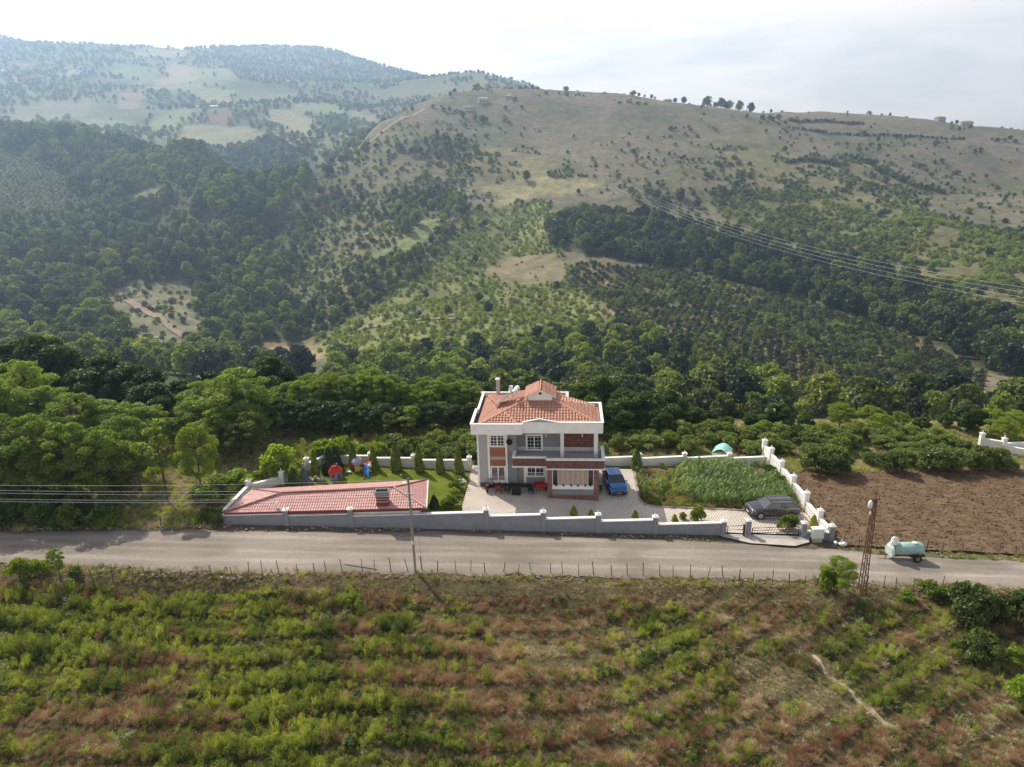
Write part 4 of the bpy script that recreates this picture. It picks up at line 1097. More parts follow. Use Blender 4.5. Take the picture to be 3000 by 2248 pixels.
# bay infill
MB().box(1.18,2.76,-.03,-.014,.42,6.04).build('bay_wall', M_HL, H)
MB().box(1.18,2.76,-.13,-.031,.45,.62).build('sill', M_HW, H)
def panel_slats(x0, x1, z0, z1):
    p = MB().box(x0, x1, -.05, -.031, z0, z1).build('wood_panel', M_WOODP, H)
    n = 6; st = (z1-z0)/n
    for i in range(n): MB().box(x0, x1, -.075, -.051, z0+i*st+.012, z0+(i+1)*st-.012).build('slat', M_WOODP, p)
panel_slats(1.2,2.74,3.25,4.2); panel_slats(1.2,2.74,2.28,2.92)
def window(x0, x1, z0, z1, y, cols=2, mun=(1,3), frame=.07, glass=None, rail=False, lab=None, curtains=False):
    """a framed casement on a wall facing -y"""
    f = MB().box(x0, x1, y-.10, y-.001, z0, z0+frame).box(x0, x1, y-.10, y-.001, z1-frame, z1).box(x0, x0+frame, y-.1, y-.001, z0+frame, z1-frame).box(x1-frame, x1, y-.1, y-.001, z0+frame, z1-frame).build('window', M_HW, H)
    w = (x1-x0-2*frame)/cols
    for c in range(cols):
        xa = x0+frame+c*w
        s = MB().box(xa, xa+w, y-.085, y-.03, z0+frame, z0+frame+.05).box(xa, xa+w, y-.085, y-.03, z1-frame-.05, z1-frame).box(xa, xa+.05, y-.085, y-.03, z0+frame+.05, z1-frame-.05).box(xa+w-.05, xa+w, y-.085, y-.03, z0+frame+.05, z1-frame-.05).build('sash', M_HW, f)
        MB().box(xa+.05, xa+w-.05, y-.05, y-.03, z0+frame+.05, z1-frame-.05).build('pane', glass or M_GLASS, f)
        if mun:
            mb = MB()
            for i in range(mun[0]): xm = xa+w*(i+1)/(mun[0]+1); mb.box(xm-.014, xm+.014, y-.066, y-.051, z0+frame+.05, z1-frame-.05)
            for i in range(mun[1]): zm = z0+(z1-z0)*(i+1)/(mun[1]+1); mb.box(xa+.05, xa+w-.05, y-.068, y-.0515, zm-.014, zm+.014)
            mb.build('muntin', M_HW, f)
    if rail:
        for i in range(3):
            MB().box(x0, x1, y-.15, y-.12, z0+.12+i*.2, z0+.15+i*.2).build('guard_rail', M_HW, f)
    return f
window(1.22,2.72,4.35,5.62,-.03)
window(1.22,2.72,.66,2.25,-.03, mun=None, rail=True, glass=mat('net_curtain_glass', (.20,.17,.15), .15, col2=(.09,.08,.08), scale=1.6))
bd = window(4.68,6.4,3.34,5.12,1.35, mun=(1,4), frame=.15)
window(4.75,6.6,.95,2.72,.35, mun=(1,3), frame=.1, rail=True)
MB().box(4.5,4.74,.29,.348,.3,2.75).box(6.61,6.85,.29,.348,.3,2.75).build('window_surround', M_HW, H)
# side windows (left wall, seen from a step to the side)
sw = MB().box(-.07,-.001,2.4,3.8,1.0,2.3).build('window', M_HW, H); MB().box(-.09,-.071,2.5,3.7,1.1,2.2).build('pane', M_GLASS, sw)
sw = MB().box(-.07,-.001,2.4,3.8,4.2,5.5).build('window', M_HW, H); MB().box(-.09,-.071,2.5,3.7,4.3,5.4).build('pane', M_GLASS, sw)
# upper columns
for x0, x1 in ((8.15,8.5), (11.42,11.8)):
    MB().box(x0, x1, .0, .35, 3.2, 6.1).build('column', M_HW, H)
# balcony: slab, parapet with brick face, white coping and base band
MB().box(3.62,6.86,-1.5,1.34,2.95,3.2).box(6.86,12.3,-2.0,1.34,2.95,3.2).build('balcony_floor', M_STONEF, H)
bp_ = MB().box(3.56,6.84,-1.56,-1.36,2.97,3.8).box(6.84,12.36,-2.06,-1.86,2.97,3.8).box(3.56,3.76,-1.359,.0,2.97,3.8).box(12.16,12.36,-1.859,1.34,2.97,3.8).build('balcony_parapet', M_BRICK, H)
MB().box(3.5,6.80,-1.62,-1.30,3.8,3.92).box(6.78,12.42,-2.12,-1.80,3.802,3.925).box(3.5,3.82,-1.299,.0,3.8,3.92).box(12.10,12.42,-1.799,1.34,3.802,3.92).build('coping', M_CAP, bp_)
MB().box(3.5,6.80,-1.62,-1.30,2.83,2.95).box(6.78,12.42,-2.12,-1.80,2.828,2.948).box(3.5,3.82,-1.299,.3,2.83,2.95).box(12.10,12.42,-1.799,1.34,2.828,2.95).build('base_band', M_CAP, bp_)
# glazed porch below the balcony
pr = MB().box(6.9,7.36,-1.72,-1.3,zb,2.82).box(11.38,11.86,-1.72,-1.3,zb,2.82).box(6.9,11.86,-1.74,-1.3,zb,.0).build('porch_pier', M_BRICKS, H)
MB().box(7.36,11.38,-1.66,-1.4,.0,.62).build('porch_wall', M_HG, H)
MB().box(7.36,11.38,-1.72,-1.36,.62,.92).build('porch_sill', M_HW, H)
MB().box(11.4,11.84,-1.3,.35,zb,.7).build('porch_side', M_BRICKS, H)
pw = MB().box(7.36,11.38,-1.62,-1.5,.92,1.0).box(7.36,11.38,-1.62,-1.5,2.68,2.82).box(7.36,7.43,-1.62,-1.5,1.0,2.68).box(11.31,11.38,-1.62,-1.5,1.0,2.68).build('porch_window', M_HW, H)
M_PFR = mat('porch_frame', (.72,.68,.60), .5)
for i in range(1, 8): MB().box(7.43+i*.485-.024, 7.43+i*.485+.024, -1.6, -1.52, 1.0, 2.68).build('mullion', M_PFR, pw)
for i in range(8): MB().box(7.43+i*.485+.03, 7.43+(i+1)*.485-.03, -1.57, -1.56, 1.0, 2.68).build('pane', M_CURT if i not in (0, 7) else M_GLASS, pw)
pots = [MB().lathe([(.07,0),(.09,.16)], (0,0,0), 7) for _ in range(1)]
for i, px_ in enumerate((7.75,8.45,9.2,9.85,10.55,11.05)):
    po = MB().lathe([(.08,0),(.10,.16)], (0,0,0), 7).build('flower_pot', M_DARKM, None); 
    po.matrix_world = Matrix.Translation(house.location) @ Matrix.Rotation(R(-4.6), 4, 'Z') @ Matrix.Translation((px_, -1.69, .921))
    tag(po, 'small dark flower pot on the white sill of the glazed porch', 'pot', 'pots on the porch sill')
# eaves band (parapet round the roof), soffit
MB().box(-.4,4.5,-1.2,8.3,6.06,6.2).box(4.5,12.2,-.8,5.0,6.062,6.2).box(4.5,8.9,5.0,8.3,6.06,6.2).build('soffit', M_HW, H)
def band(segs):
    mb = MB()
    for s in segs: mb.box(*s)
    return mb
t_ = .16
pa = band([(-.44,4.52,-1.26,-1.26+t_,6.12,7.12), (4.5,12.24,-.86,-.86+t_,6.2,7.16), (4.36,4.52,-1.26+t_,-.86,6.12,7.12), (-.44,-.44+t_,-1.26+t_,3.0,6.12,7.12), (-.44+t_,-.44+2*t_,2.84,8.36-t_,6.12,7.12), (12.24-t_,12.24,-.86+t_,4.9-t_,6.2,7.16),
      (8.9,12.24,4.9-t_,4.9,6.2,7.16), (8.9-t_,8.9,4.9-t_,8.36-t_,6.2,7.16), (-.44,8.9,8.36-t_,8.36,6.12,7.12)]).build('roof_parapet', M_HW, H)
band([(-.50,4.56,-1.32,-1.04,7.12,7.19), (4.56,12.30,-.92,-.64,7.16,7.23), (-.50,-.22,-1.04,3.06,7.12,7.19), (-.30,-.06,3.06,8.14,7.12,7.19), (12.02,12.30,-.64,4.68,7.16,7.23), (8.68,12.30,4.68,4.96,7.16,7.23), (8.68,8.96,4.96,8.14,7.16,7.23), (-.50,8.96,8.14,8.42,7.12,7.19)]).build('coping', M_CAP, pa)
# low gable on the front parapet
MB().prismy([(4.6,7.16),(7.95,7.16),(6.15,7.52)], -.84, -.72).build('pediment', M_HL, H)
MB().bar((4.5,-.78,7.2),(6.17,-.78,7.55),.2,.07).bar((6.13,-.78,7.55),(8.0,-.78,7.2),.2,.07).build('pediment_coping', M_CAP, H)

# roof
def tile_face(poly, tw=.30, tl=.38, amp=1.0):
    """curved clay tiles laid over a plane polygon (first edge = eaves); returns the body and the tiles"""
    P = [Vector(p) for p in poly]; u = (P[1]-P[0]).normalized(); nrm = (P[1]-P[0]).cross(P[2]-P[0]).normalized()
    if nrm.z < 0: nrm = -nrm
    v = nrm.cross(u).normalized()
    if v.z < 0: v = -v
    q = np.array([[(p-P[0]).dot(u), (p-P[0]).dot(v)] for p in P])
    body = MB().add([p - nrm*.03 for p in P], [tuple(range(len(P)))])
    tl_ = MB()
    for j in range(int(q[:, 1].max()/tl)+1):
        for i in range(int(math.floor(q[:, 0].min()/tw))-1, int(q[:, 0].max()/tw)+1):
            c = np.array([(i+.5)*tw, (j+.5)*tl])
            if not inpoly(c[0:1], c[1:2], [tuple(a) for a in q])[0]: continue
            vs = []
            jr = rnd.uniform(-.006,.006)
            for jj, hh in ((0, .075), (1.04, .012)):
                for ii, zz in ((.02,-.035),(.22,.03),(.5,.06),(.78,.03),(.98,-.035)):
                    vs.append(P[0] + u*((i+ii)*tw) + v*((j+jj)*tl) + nrm*((hh+zz)*amp+jr))
            tl_.add(vs, [(k, k+1, k+6, k+5) for k in range(4)] + [(0,5,9,4)[::1]] if False else [(k, k+1, k+6, k+5) for k in range(4)])
    return body, tl_
def ridge_caps(a, b, r=.16):
    a = Vector(a); b = Vector(b); L = (b-a).length; n = max(1, int(L/.38)); mb = MB()
    for i in range(n):
        p = a+(b-a)*(i/n); q = a+(b-a)*((i+1.08)/n)
        mb.tube([p, q], [r, r*.85], 6)
    return mb
roof = thing('roof', None, None); roof.parent = H
M_RCAP = mat('ridge_cap_tile', (.60,.30,.19), .75, var=.12, scale=5)
def merge(mbs):
    o = MB()
    for mb in mbs: o.add(mb.v, mb.f)
    return o
E1 = 6.88
P1=(.2,-1.0,E1); P2=(4.25,-1.0,E1); J=(2.6,1.0,7.632); P2b=(4.26,-.62,E1); P4=(11.95,-.62,E1)
Lp=(4.9,2.55,8.35); Rp=(7.4,2.55,8.35); L2=(4.9,5.2,8.35); R2=(7.4,5.2,8.35); BLc=(.2,7.8,E1); BRc=(8.7,8.1,E1); RC=(11.95,4.65,E1); RI=(8.7,4.65,7.86)
faces = [[P1,P2,J], [P2b,P4,Rp,Lp,J], [P2,P2b,J], [BLc,P1,J], [BLc,J,Lp,L2], [P4,RC,Rp], [RC,RI,Rp], [RI,R2,Rp], [(8.7,4.65,E1),BRc,R2,RI], [BRc,BLc,L2,R2]]
bodies = []; tiles = []
for fc in faces:
    b_, t2 = tile_face(fc); bodies.append(b_); tiles.append(t2)
merge(bodies).build('roof_deck', M_TILEB, roof)
rt_ = merge(tiles).build('roof_tiles', M_TILE, roof, smooth=False); tag(rt_, kind='stuff')
for a_, b_, r_ in ((P1,J,.16), (P2,J,.13), (J,Lp,.16), (P4,Rp,.16), (BLc,L2,.15), (RC,RI,.13)): ridge_caps(a_, b_, r_).build('ridge_caps', M_RCAP, roof)
MB().box(-.26,.4,-1.08,8.2,6.62,6.7).box(.4,4.34,-1.08,-.5,6.618,6.7).box(4.54,12.05,-.68,-.5,6.618,6.7).box(11.7,12.06,-.5,4.7,6.62,6.7).build('roof_gutter', M_GUTTER, roof)  # gutter floor coloured dark, the shadow of the parapet's inner side included
# dormer with gabled roof
dz0, dz1, dzr = 8.3, 8.86, 9.42
dm = MB().box(4.95,7.35,2.4,5.0,8.2,dz1).prismy([(4.95,dz1),(7.35,dz1),(6.15,dzr)], 2.4, 5.0).build('dormer', M_HW, roof)
MB().lathe([(.13,0),(.13,.03)], (0,0,0), 14).build('round_vent', M_DARKM, roof).matrix_local = Matrix.Translation((6.15,2.39,9.02)) @ Matrix.Rotation(R(90), 4, 'X')
db, dt = [], []
for fc in ([(4.62,5.3,dz1-.12),(4.62,2.1,dz1-.12),(6.15,2.1,dzr+.05),(6.15,5.3,dzr+.05)], [(7.68,2.1,dz1-.12),(7.68,5.3,dz1-.12),(6.15,5.3,dzr+.05),(6.15,2.1,dzr+.05)]):
    b_, t2 = tile_face(fc); db.append(b_); dt.append(t2)
merge(db).build('dormer_deck', M_TILEB, roof); o = merge(dt).build('dormer_tiles', M_TILE, roof); tag(o, kind='stuff')
merge([ridge_caps((6.15,2.08,dzr+.07),(6.15,5.3,dzr+.07),.1)]).build('ridge_caps', M_RCAP, roof)
MB().bar((4.6,2.12,dz1-.16),(6.15,2.12,dzr),.10,.10).bar((6.15,2.12,dzr),(7.7,2.12,dz1-.16),.10,.10).build('barge_board', M_HW, roof)
# chimney
ch = MB().box(-.19,.19,-.19,.19,-1.2,.95).build('chimney', M_HL, roof, (1.5,7.2,8.0)); MB().lathe([(.27,0),(.30,.05),(.22,.14),(.02,.22)], (0,0,.95), 8).build('chimney_cap', M_CAP, ch)
# outlets in the parapet corner
MB().box(11.7,12.0,4.2,4.6,6.9,7.05).build('roof_outlet', M_GUTTER, roof)
# wall lights, dish
for lx in (6.72, 10.3):
    MB().box(lx-.05,lx+.05,1.18,1.3,4.9,5.2).build('wall_lamp', M_HW, H)
hm_ = Matrix.Translation(house.location) @ Matrix.Rotation(R(-4.6), 4, 'Z')
def hw(x, y, z): return hm_ @ Vector((x, y, z))
dish = thing('satellite_dish', 'dark satellite dish mounted on the grey wall beside the upper bay window', 'satellite dish', hw(3.25,-.02,4.9), R(-4.6))
d_ = MB().lathe([(.02,0),(.13,.02),(.24,.06),(.31,.11)], (0,0,0), 14).build('reflector', M_DARKM, dish, smooth=True); d_.matrix_local = Matrix.Translation((-.05,-.32,.05)) @ Matrix.Rotation(R(62), 4, 'X')
MB().bar((0,0,-.1),(-.05,-.3,.03),.05).bar((-.05,-.33,-.2),(-.05,-.7,.25),.03).build('arm', M_DARKM, dish)
# solar water heater
M_ALU = mat('brushed_aluminium', (.55,.56,.58), .35, .8); M_SOL = mat('solar_collector', (.30,.33,.36), .15, .2, spec=.8); M_TANK = mat('white_tank', (.80,.79,.77), .4, var=.05, scale=3)
sol = thing('solar_heater', 'solar water heater with a slanted collector and white tank on the tiled roof', 'solar heater', hw(2.9,3.2,7.55), R(-4.6))
c_ = MB().add([(-1.35,-.75,.25),(-1.0,.95,.25),(.35,.75,1.25),(.0,-.95,1.25),(-1.35,-.75,.17),(-1.0,.95,.17),(.35,.75,1.17),(.0,-.95,1.17)], [(0,3,2,1),(4,5,6,7),(0,4,7,3),(3,7,6,2),(2,6,5,1),(1,5,4,0)]).build('collector', M_SOL, sol)
MB().tube([(.55,-.95,1.55),(.60,-.9,1.55),(.9,.8,1.55),(.92,.88,1.55)], [.18,.26,.26,.18], 12).build('tank', M_TANK, sol, smooth=True)
MB().tube([(.25,.0,1.3),(.3,.1,2.0)], .2, 10).build('cold_tank', M_TANK, sol, smooth=True)
MB().bar((.45,-.75,-.1),(.55,-.75,1.4),.05).bar((.8,.65,.1),(.85,.65,1.4),.05).bar((.1,-.75,.3),(.55,-.75,1.3),.04).bar((-1.2,-.6,-.5),(-1.2,-.6,.3),.05).bar((-1.0,.8,-.4),(-1.0,.8,.3),.05).build('stand', M_ALU, sol)
# television mast on the roof
ant = thing('roof_aerial', 'thin aerial mast rising from the dormer ridge of the red roof', 'aerial', hw(6.2,3.9,9.4), R(-4.6))
MB().tube([(0,0,0),(0,0,1.0)], .02, 5).build('mast', M_ALU, ant)
el = MB().tube([(-.25,0,0),(.25,0,0)], .01, 4).mesh('element', M_ALU)
for i in range(3): link('element', el, ant, (0,0,.7+i*.12))

# ------------------------------------------------------------------ outbuilding with pink tiled roof
M_PINK = mat('pink_metal_tile', (.62,.345,.305), .6, col2=(.53,.27,.235), scale=2.2, bump=.003, bscale=20)
M_FASC = mat('red_fascia', (.16,.035,.03), .6)
ob = thing('outbuilding', 'long low outbuilding with a pink tiled hip roof behind the roadside wall', 'outbuilding', (-8.0, 57.4, 0.55))
OB = lambda x, y, z: (x+8.0, y-57.4, z-.55)
ez = 2.52
MB().prism([OB(-24.9,57.7,0)[:2], OB(-8.6,57.7,0)[:2], OB(-8.9,62.6,0)[:2], OB(-24.3,61.6,0)[:2]], -.6, 1.9).build('wall', M_WALLW, ob)
FL_=OB(-25.75,57.42,ez); FR_=OB(-7.85,57.38,ez); BR_=OB(-8.3,63.1,ez); BL_=OB(-24.75,62.0,ez); RL_=OB(-21.2,59.55,3.25); RR_=OB(-11.05,60.0,3.3)
ofc = [[FL_,FR_,RR_,RL_],[FR_,BR_,RR_],[BR_,BL_,RL_,RR_],[BL_,FL_,RL_]]
MB().prism([FL_[:2],FR_[:2],BR_[:2],BL_[:2]], ez-.55-.25, ez-.55-.03).build('fascia', M_FASC, ob)
bs, ts = [], []
for fc in ofc:
    b_, t2 = tile_face(fc, .22, .36, .45); bs.append(b_); ts.append(t2)
orf = merge(bs).build('roof', M_PINK, ob)
o = merge(ts).build('roof_tiles', M_PINK, orf); tag(o, kind='stuff')
M_RIDGE = mat('ridge_trim', (.28,.11,.09), .6); M_RIDGEL = mat('ridge_trim_light', (.62,.36,.31), .6)
up_ = lambda p: (p[0], p[1], p[2]+.07)
MB().tube([up_(RL_),up_(RR_)], .09, 6).tube([up_(FL_),up_(RL_)], .08, 6).tube([up_(BL_),up_(RL_)], .07, 6).tube([up_(BR_),up_(RR_)], .07, 6).build('ridge', M_RIDGE, orf)
MB().tube([up_(FR_),up_(RR_)], .09, 6).build('ridge', M_RIDGEL, orf)
MB().tube([(FR_[0]+.03,FR_[1],FR_[2]),(BR_[0]+.03,BR_[1],BR_[2])], .07, 6).build('gutter', M_CAP, orf)
chm = MB().box(-.53,.53,-.36,.36,-.4,1.15).build('chimney', M_FASC, ob, OB(-11.75,58.05,2.5)); MB().box(-.57,.57,-.42,.42,.55,.62).build('chimney_band', M_RIDGEL, chm)
cc_ = MB().box(-.60,.60,-.42,-.34,1.15,1.55).box(-.60,.60,.34,.42,1.15,1.55).box(-.60,-.52,-.34,.34,1.15,1.55).box(.52,.60,-.34,.34,1.15,1.55).build('chimney_top', mat('chimney_grey', (.24,.24,.24), .8, var=.1), chm)
MB().box(-.51,.51,-.33,.33,1.15,1.36).build('flue', M_DARKM, chm)
vp = MB().box(-.13,.13,-.04,.04,0,.75).build('vent_panel', M_CAP, None, (-21.15,57.75,2.55)); vp.rotation_euler = (0,R(6),R(10)); tag(vp, 'white upright board standing on the front slope of the pink roof', 'board')
# ------------------------------------------------------------------ vehicles
M_TYRE = mat('tyre', (.02,.02,.02), .85); M_RIM = mat('wheel_rim', (.42,.42,.43), .35, .7)
M_CGLASS = mat('car_glass', (.05,.055,.06), .08, .25, spec=1.0); M_LAMP = mat('lamp_glass', (.75,.76,.78), .12, spec=.8)
M_TAIL = mat('tail_lamp', (.35,.02,.015), .2); M_BLACKP = mat('black_plastic', (.025,.025,.027), .6); M_CHROME = mat('chrome', (.75,.75,.76), .15, .9)
def car(label, loc, rz, paint, L, Wd, Ht, seg, plate, suv, hatch_lab=None):
    """x is forward; seg = (bonnet end, windscreen top, roof rear, tail) as fractions measured from the front"""
    t = thing('parked_car', label, 'car', loc, rz)
    hw_ = Wd/2; gc = .2*Ht/1.6; sh = Ht*.60; bon = Ht*.585
    fr = L/2; X = lambda f: fr - f*L
    st = [(0,.28,.40,.45,.70),(.012,.20,.50,.54,.86),(.05,.17,.56,.60,.95),(.14,.15,.60,.655,1.),(seg[0],.15,.635,.67,1.),(.45,.15,.65,.67,1.),(.65,.15,.665,.68,1.),(.85,.17,.675,.69,.985),(.955,.2,.66,.68,.94),(.99,.26,.60,.62,.86),(1.,.32,.5,.52,.75)]
    vs = []; n = 11
    for f, zb_, zs, zt, w in st:
        x = X(f); w_ = hw_*w
        half = [(w_*.90, zb_*Ht), (w_*.985, (zb_+.07)*Ht), (w_, (zb_*.35+zs*.65)*Ht), (w_*.97, zs*Ht), (w_*.80, (zs*.35+zt*.65)*Ht)]
        for y, z in half: vs.append((x, y, z))
        vs.append((x, 0, zt*Ht))
        for y, z in reversed(half): vs.append((x, -y, z))
    fs = []
    for i in range(len(st)-1):
        for k in range(n-1): fs.append((i*n+k, (i+1)*n+k, (i+1)*n+k+1, i*n+k+1))
        fs.append((i*n+n-1, (i+1)*n+n-1, (i+1)*n, i*n))
    fs += [tuple(range(n)), tuple(reversed(range((len(st)-1)*n, len(st)*n)))]
    mb = MB().add(vs, fs); body = mb.build('body', paint, t, smooth=True)
    sm = body.modifiers.new('rounding', 'SUBSURF'); sm.levels = 2; sm.render_levels = 2
    # cabin: glass hull, painted roof and pillars
    a, b_, c, d = (X(s) for s in seg); zbl = .64*Ht; zr = .965*Ht; wb = hw_*.93; wr = hw_*.74
    g0 = [(a,wb,zbl),(b_,wr,zr),(c,wr,zr*.99),(d,wb,zbl+.02),(a,-wb,zbl),(b_,-wr,zr),(c,-wr,zr*.99),(d,-wb,zbl+.02)]
    MB().add(g0, [(0,1,2,3),(7,6,5,4),(0,4,5,1),(1,5,6,2),(2,6,7,3),(3,7,4,0)]).build('glass', M_CGLASS, t)
    rz0 = zr-.01; rb = [(b_-.02,wr+.02),(b_-.25,wr+.03),(c+.3,wr+.02),(c-.08,wr-.03)]
    vv = []; 
    for x, w in rb: vv += [(x,w,rz0-.03),(x,w*.8,rz0+.035),(x,0,rz0+.055),(x,-w*.8,rz0+.035),(x,-w,rz0-.03)]
    ff = [(i*5+k, i*5+k+1, (i+1)*5+k+1, (i+1)*5+k) for i in range(3) for k in range(4)]
    MB().add(vv, ff).build('roof', paint, t, smooth=True)
    pb = MB()
    for s in (1, -1):
        pb.bar((a,s*wb,zbl),(b_,s*wr,zr),.07,.05).bar((c,s*wr,zr*.985),(d,s*wb,zbl),.16,.05)
        m1 = (a+b_)/2*.25 + (c+d)/2*.75; m0 = b_*.55+c*.45
        pb.bar((m0,s*(wb+.005),zbl),(m0-.06,s*(wr+.01),zr-.02),.06,.04)
    pb.build('pillar', M_BLACKP if suv else paint, t)
    for s in (1, -1):
        MB().bar((a-.15,s*(wb+.02),zbl-.01),(d+.1,s*(wb+.02),zbl+.01),.03,.03).build('window_trim', M_CHROME, t)
        MB().bar((b_-.1,s*(wr-.04),zr+.07),(c+.2,s*(wr-.04),zr+.06),.04,.04).build('roof_rail', M_ALU, t)
        dr = MB().box(X(.56),X(.37),s*hw_*1.0-.012,s*hw_*1.0+.008,.2*Ht,.59*Ht).build('door', paint, t); MB().box(X(.53),X(.50),s*hw_+.008 if s>0 else -hw_-.035,s*hw_+.035 if s>0 else -hw_-.008,.555*Ht,.575*Ht).build('handle', M_CHROME, dr)
        dr = MB().box(X(.73),X(.565),s*hw_*1.0-.012,s*hw_*1.0+.008,.22*Ht,.60*Ht).build('door', paint, t); MB().box(X(.71),X(.68),s*hw_+.008 if s>0 else -hw_-.035,s*hw_+.035 if s>0 else -hw_-.008,.565*Ht,.585*Ht).build('handle', M_CHROME, dr)
        MB().box(X(.75),X(.25),s*hw_*.97-.03,s*hw_*.97+.03,.11*Ht,.17*Ht).build('sill', M_CHROME if suv else M_BLACKP, t)
        MB().ball((a-.25,s*(hw_+.09),zbl+.06),.11,8,5,.75).build('mirror', paint, t, smooth=True)
        MB().add([(X(.012),s*hw_*.55,.46*Ht),(X(.02),s*hw_*.86,.47*Ht),(X(.075),s*hw_*.975,.545*Ht),(X(.05),s*hw_*.7,.56*Ht),(X(.0),s*hw_*.55,.40*Ht),(X(.012),s*hw_*.87,.41*Ht)], [(0,1,2,3),(4,5,1,0)]).build('headlight', M_LAMP, t)
        MB().box(X(1.0)-.005,X(.965),s*hw_*.80-.12,s*hw_*.80+.12,.50*Ht,.60*Ht).build('tail_light', M_TAIL, t)
    MB().box(X(.0)-.01,X(.0)+.02,-hw_*.5,hw_*.5,.27*Ht,.44*Ht).build('grille', M_BLACKP, t)
    if not suv:
        MB().bar((X(0)+.03,-.22,.46*Ht),(X(0)+.035,0,.36*Ht),.03,.03).bar((X(0)+.035,0,.36*Ht),(X(0)+.03,.22,.46*Ht),.03,.03).build('chrome_v', M_CHROME, t)
    MB().box(X(.0)-.02,X(.0)+.015,-hw_*.72,hw_*.72,.15*Ht,.25*Ht).build('bumper', M_BLACKP, t)
    MB().box(X(.0)+.016,X(.0)+.03,-.27,.27,.25*Ht,.25*Ht+.12).build('number_plate', plate, t)
    for f in (.185,.80):
        for s in (1,-1):
            r_ = .215*Ht
            w = MB().add(*disc_wheel(r_, .24)).build('wheel', M_TYRE, t, (X(f), s*(hw_-.10), r_), smooth=False)
            rm = MB(); yy = s*.125
            for k in range(5):
                an = k*2*math.pi/5; rm.bar((0,yy,0),(math.cos(an)*r_*.62,yy,math.sin(an)*r_*.62),.07,.02,(0,1,0))
            rm.tube([(0,yy-.01*s,0),(0,yy-.004*s,0)], r_*.66, 14).build('rim', M_RIM, w)
            MB().tube([(X(f),s*(hw_-.02),r_*1.02),(X(f),s*(hw_+.004),r_*1.02)], r_*1.17, 16).build('wheel_arch', M_BLACKP, t)
    return t
def disc_wheel(r, w, n=16):
    prof = [(-w/2,.62),(-w/2,.92),(-w/2*.8,1.),(w/2*.8,1.),(w/2,.92),(w/2,.62)]
    vs = [(r*k*math.cos(2*math.pi*i/n), y, r*k*math.sin(2*math.pi*i/n)) for y, k in prof for i in range(n)]
    fs = [(j*n+i, j*n+(i+1)%n, (j+1)*n+(i+1)%n, (j+1)*n+i) for j in range(5) for i in range(n)]
    fs += [tuple(range(n)), tuple(5*n+i for i in range(n))]
    return vs, fs
M_BLUE = mat('blue_car_paint', (.018,.115,.34), .22, .3, spec=.7); M_GREY = mat('grey_car_paint', (.07,.072,.08), .25, .35, spec=.7)
M_PLATE_R = mat('orange_plate', (.55,.13,.07), .5); M_PLATE = mat('white_plate', (.75,.75,.75), .5)
c1 = car('blue hatchback car parked facing the road beside the villa', (10.1, 66.35, gz(10.1)+.03), R(-90+4), M_BLUE, 4.4, 1.84, 1.6, (.25,.42,.80,.97), M_PLATE_R, False)
c1.rotation_euler = (0, R(0), R(-86))
c2 = car('dark grey estate car parked sideways behind the driveway gate', (24.35, 61.3, gz(24.35)+.03), R(180+4), M_GREY, 4.85, 1.92, 1.68, (.24,.38,.84,.985), M_PLATE, True)
c2.rotation_euler = (0, R(-3.1), R(184))

# water / spray tank trailer
M_MINT = mat('mint_tank_paint', (.25,.43,.385), .55, col2=(.36,.54,.49), scale=2.5, spec=.4); M_PALE = mat('pale_panel', (.60,.68,.63), .6, var=.08, scale=3); M_HOSE = mat('yellow_hose', (.52,.46,.24), .6)
M_RUST = mat('rusty_steel', (.11,.036,.026), .85, col2=(.18,.065,.042), scale=7)
tz = gz(33.2)
tr = thing('tank_trailer', 'mint green tank trailer with a white fan housing parked on the road verge', 'trailer', (33.22, 54.0, tz), R(-2))
tr.scale = (.88, .88, .88)
MB().tube([(-1.25,0,1.12),(-1.15,0,1.12),(1.3,0,1.12),(1.5,0,1.12),(1.58,0,1.12)], [.48,.60,.62,.5,.3], 18).build('tank', M_MINT, tr, smooth=True)
MB().lathe([(.24,0),(.26,.08),(.2,.12),(.02,.13)], (.72,-.05,1.70), 12).build('tank_lid', M_PALE, tr)
MB().box(-1.5,1.5,-.45,-.37,.5,.58).box(-1.5,1.5,.37,.45,.5,.58).build('chassis', M_DARKM, tr)
for s_ in (-1, 1):
    w_ = MB().add(*disc_wheel(.40,.26)).build('wheel', M_TYRE, tr, (.82, s_*.68, .40)); MB().tube([(0,s_*.12,0),(0,s_*.14,0)], .2, 10).build('rim', mat('old_rim', (.25,.22,.12), .7), w_)
    MB().bar((.82,s_*.3,.4),(.82,s_*.6,.4),.08).build('axle', M_DARKM, tr)
MB().tube([(-1.55,0,1.0),(-1.42,0,1.0)], [.70,.74], 18).build('fan_housing', M_PALE, tr)
MB().tube([(-1.72,-.12,.88),(-1.56,-.10,.9)], [.60,.62], 18).build('fan_shroud', M_PALE, tr)
MB().bar((-1.5,0,.5),(-2.75,.05,.47),.09).build('drawbar', M_RUST, tr)
MB().bar((-1.85,-.05,.5),(-2.0,-.15,.0),.06).build('jack_stand', M_RUST, tr)
MB().box(1.45,1.6,-.5,.5,.45,.62).build('rear_bumper', M_DARKM, tr)
MB().tube([(-.9+.02*i, -.35*math.cos(.4*i)-.2, 1.72+.14*math.sin(.8*i)-.004*i*i*.2) for i in range(12)], .05, 5).build('hose', M_HOSE, tr)
for k in range(3): MB().tube([(-.55+.12*k+.55*math.cos(t*.52)*(.6+.1*k), -.10-.50*abs(math.sin(t*.26)), 1.70-.50*abs(math.sin(t*.26))**1.6) for t in range(13)], .04, 5).build('hose', M_HOSE, tr)
o = lump('plastic_sheet', 'bright white plastic sheet bundled on top of the tank trailer', 'sheet', 32.1, 53.9, tz+1.42, .34, M_BAG, 12, 1.25)

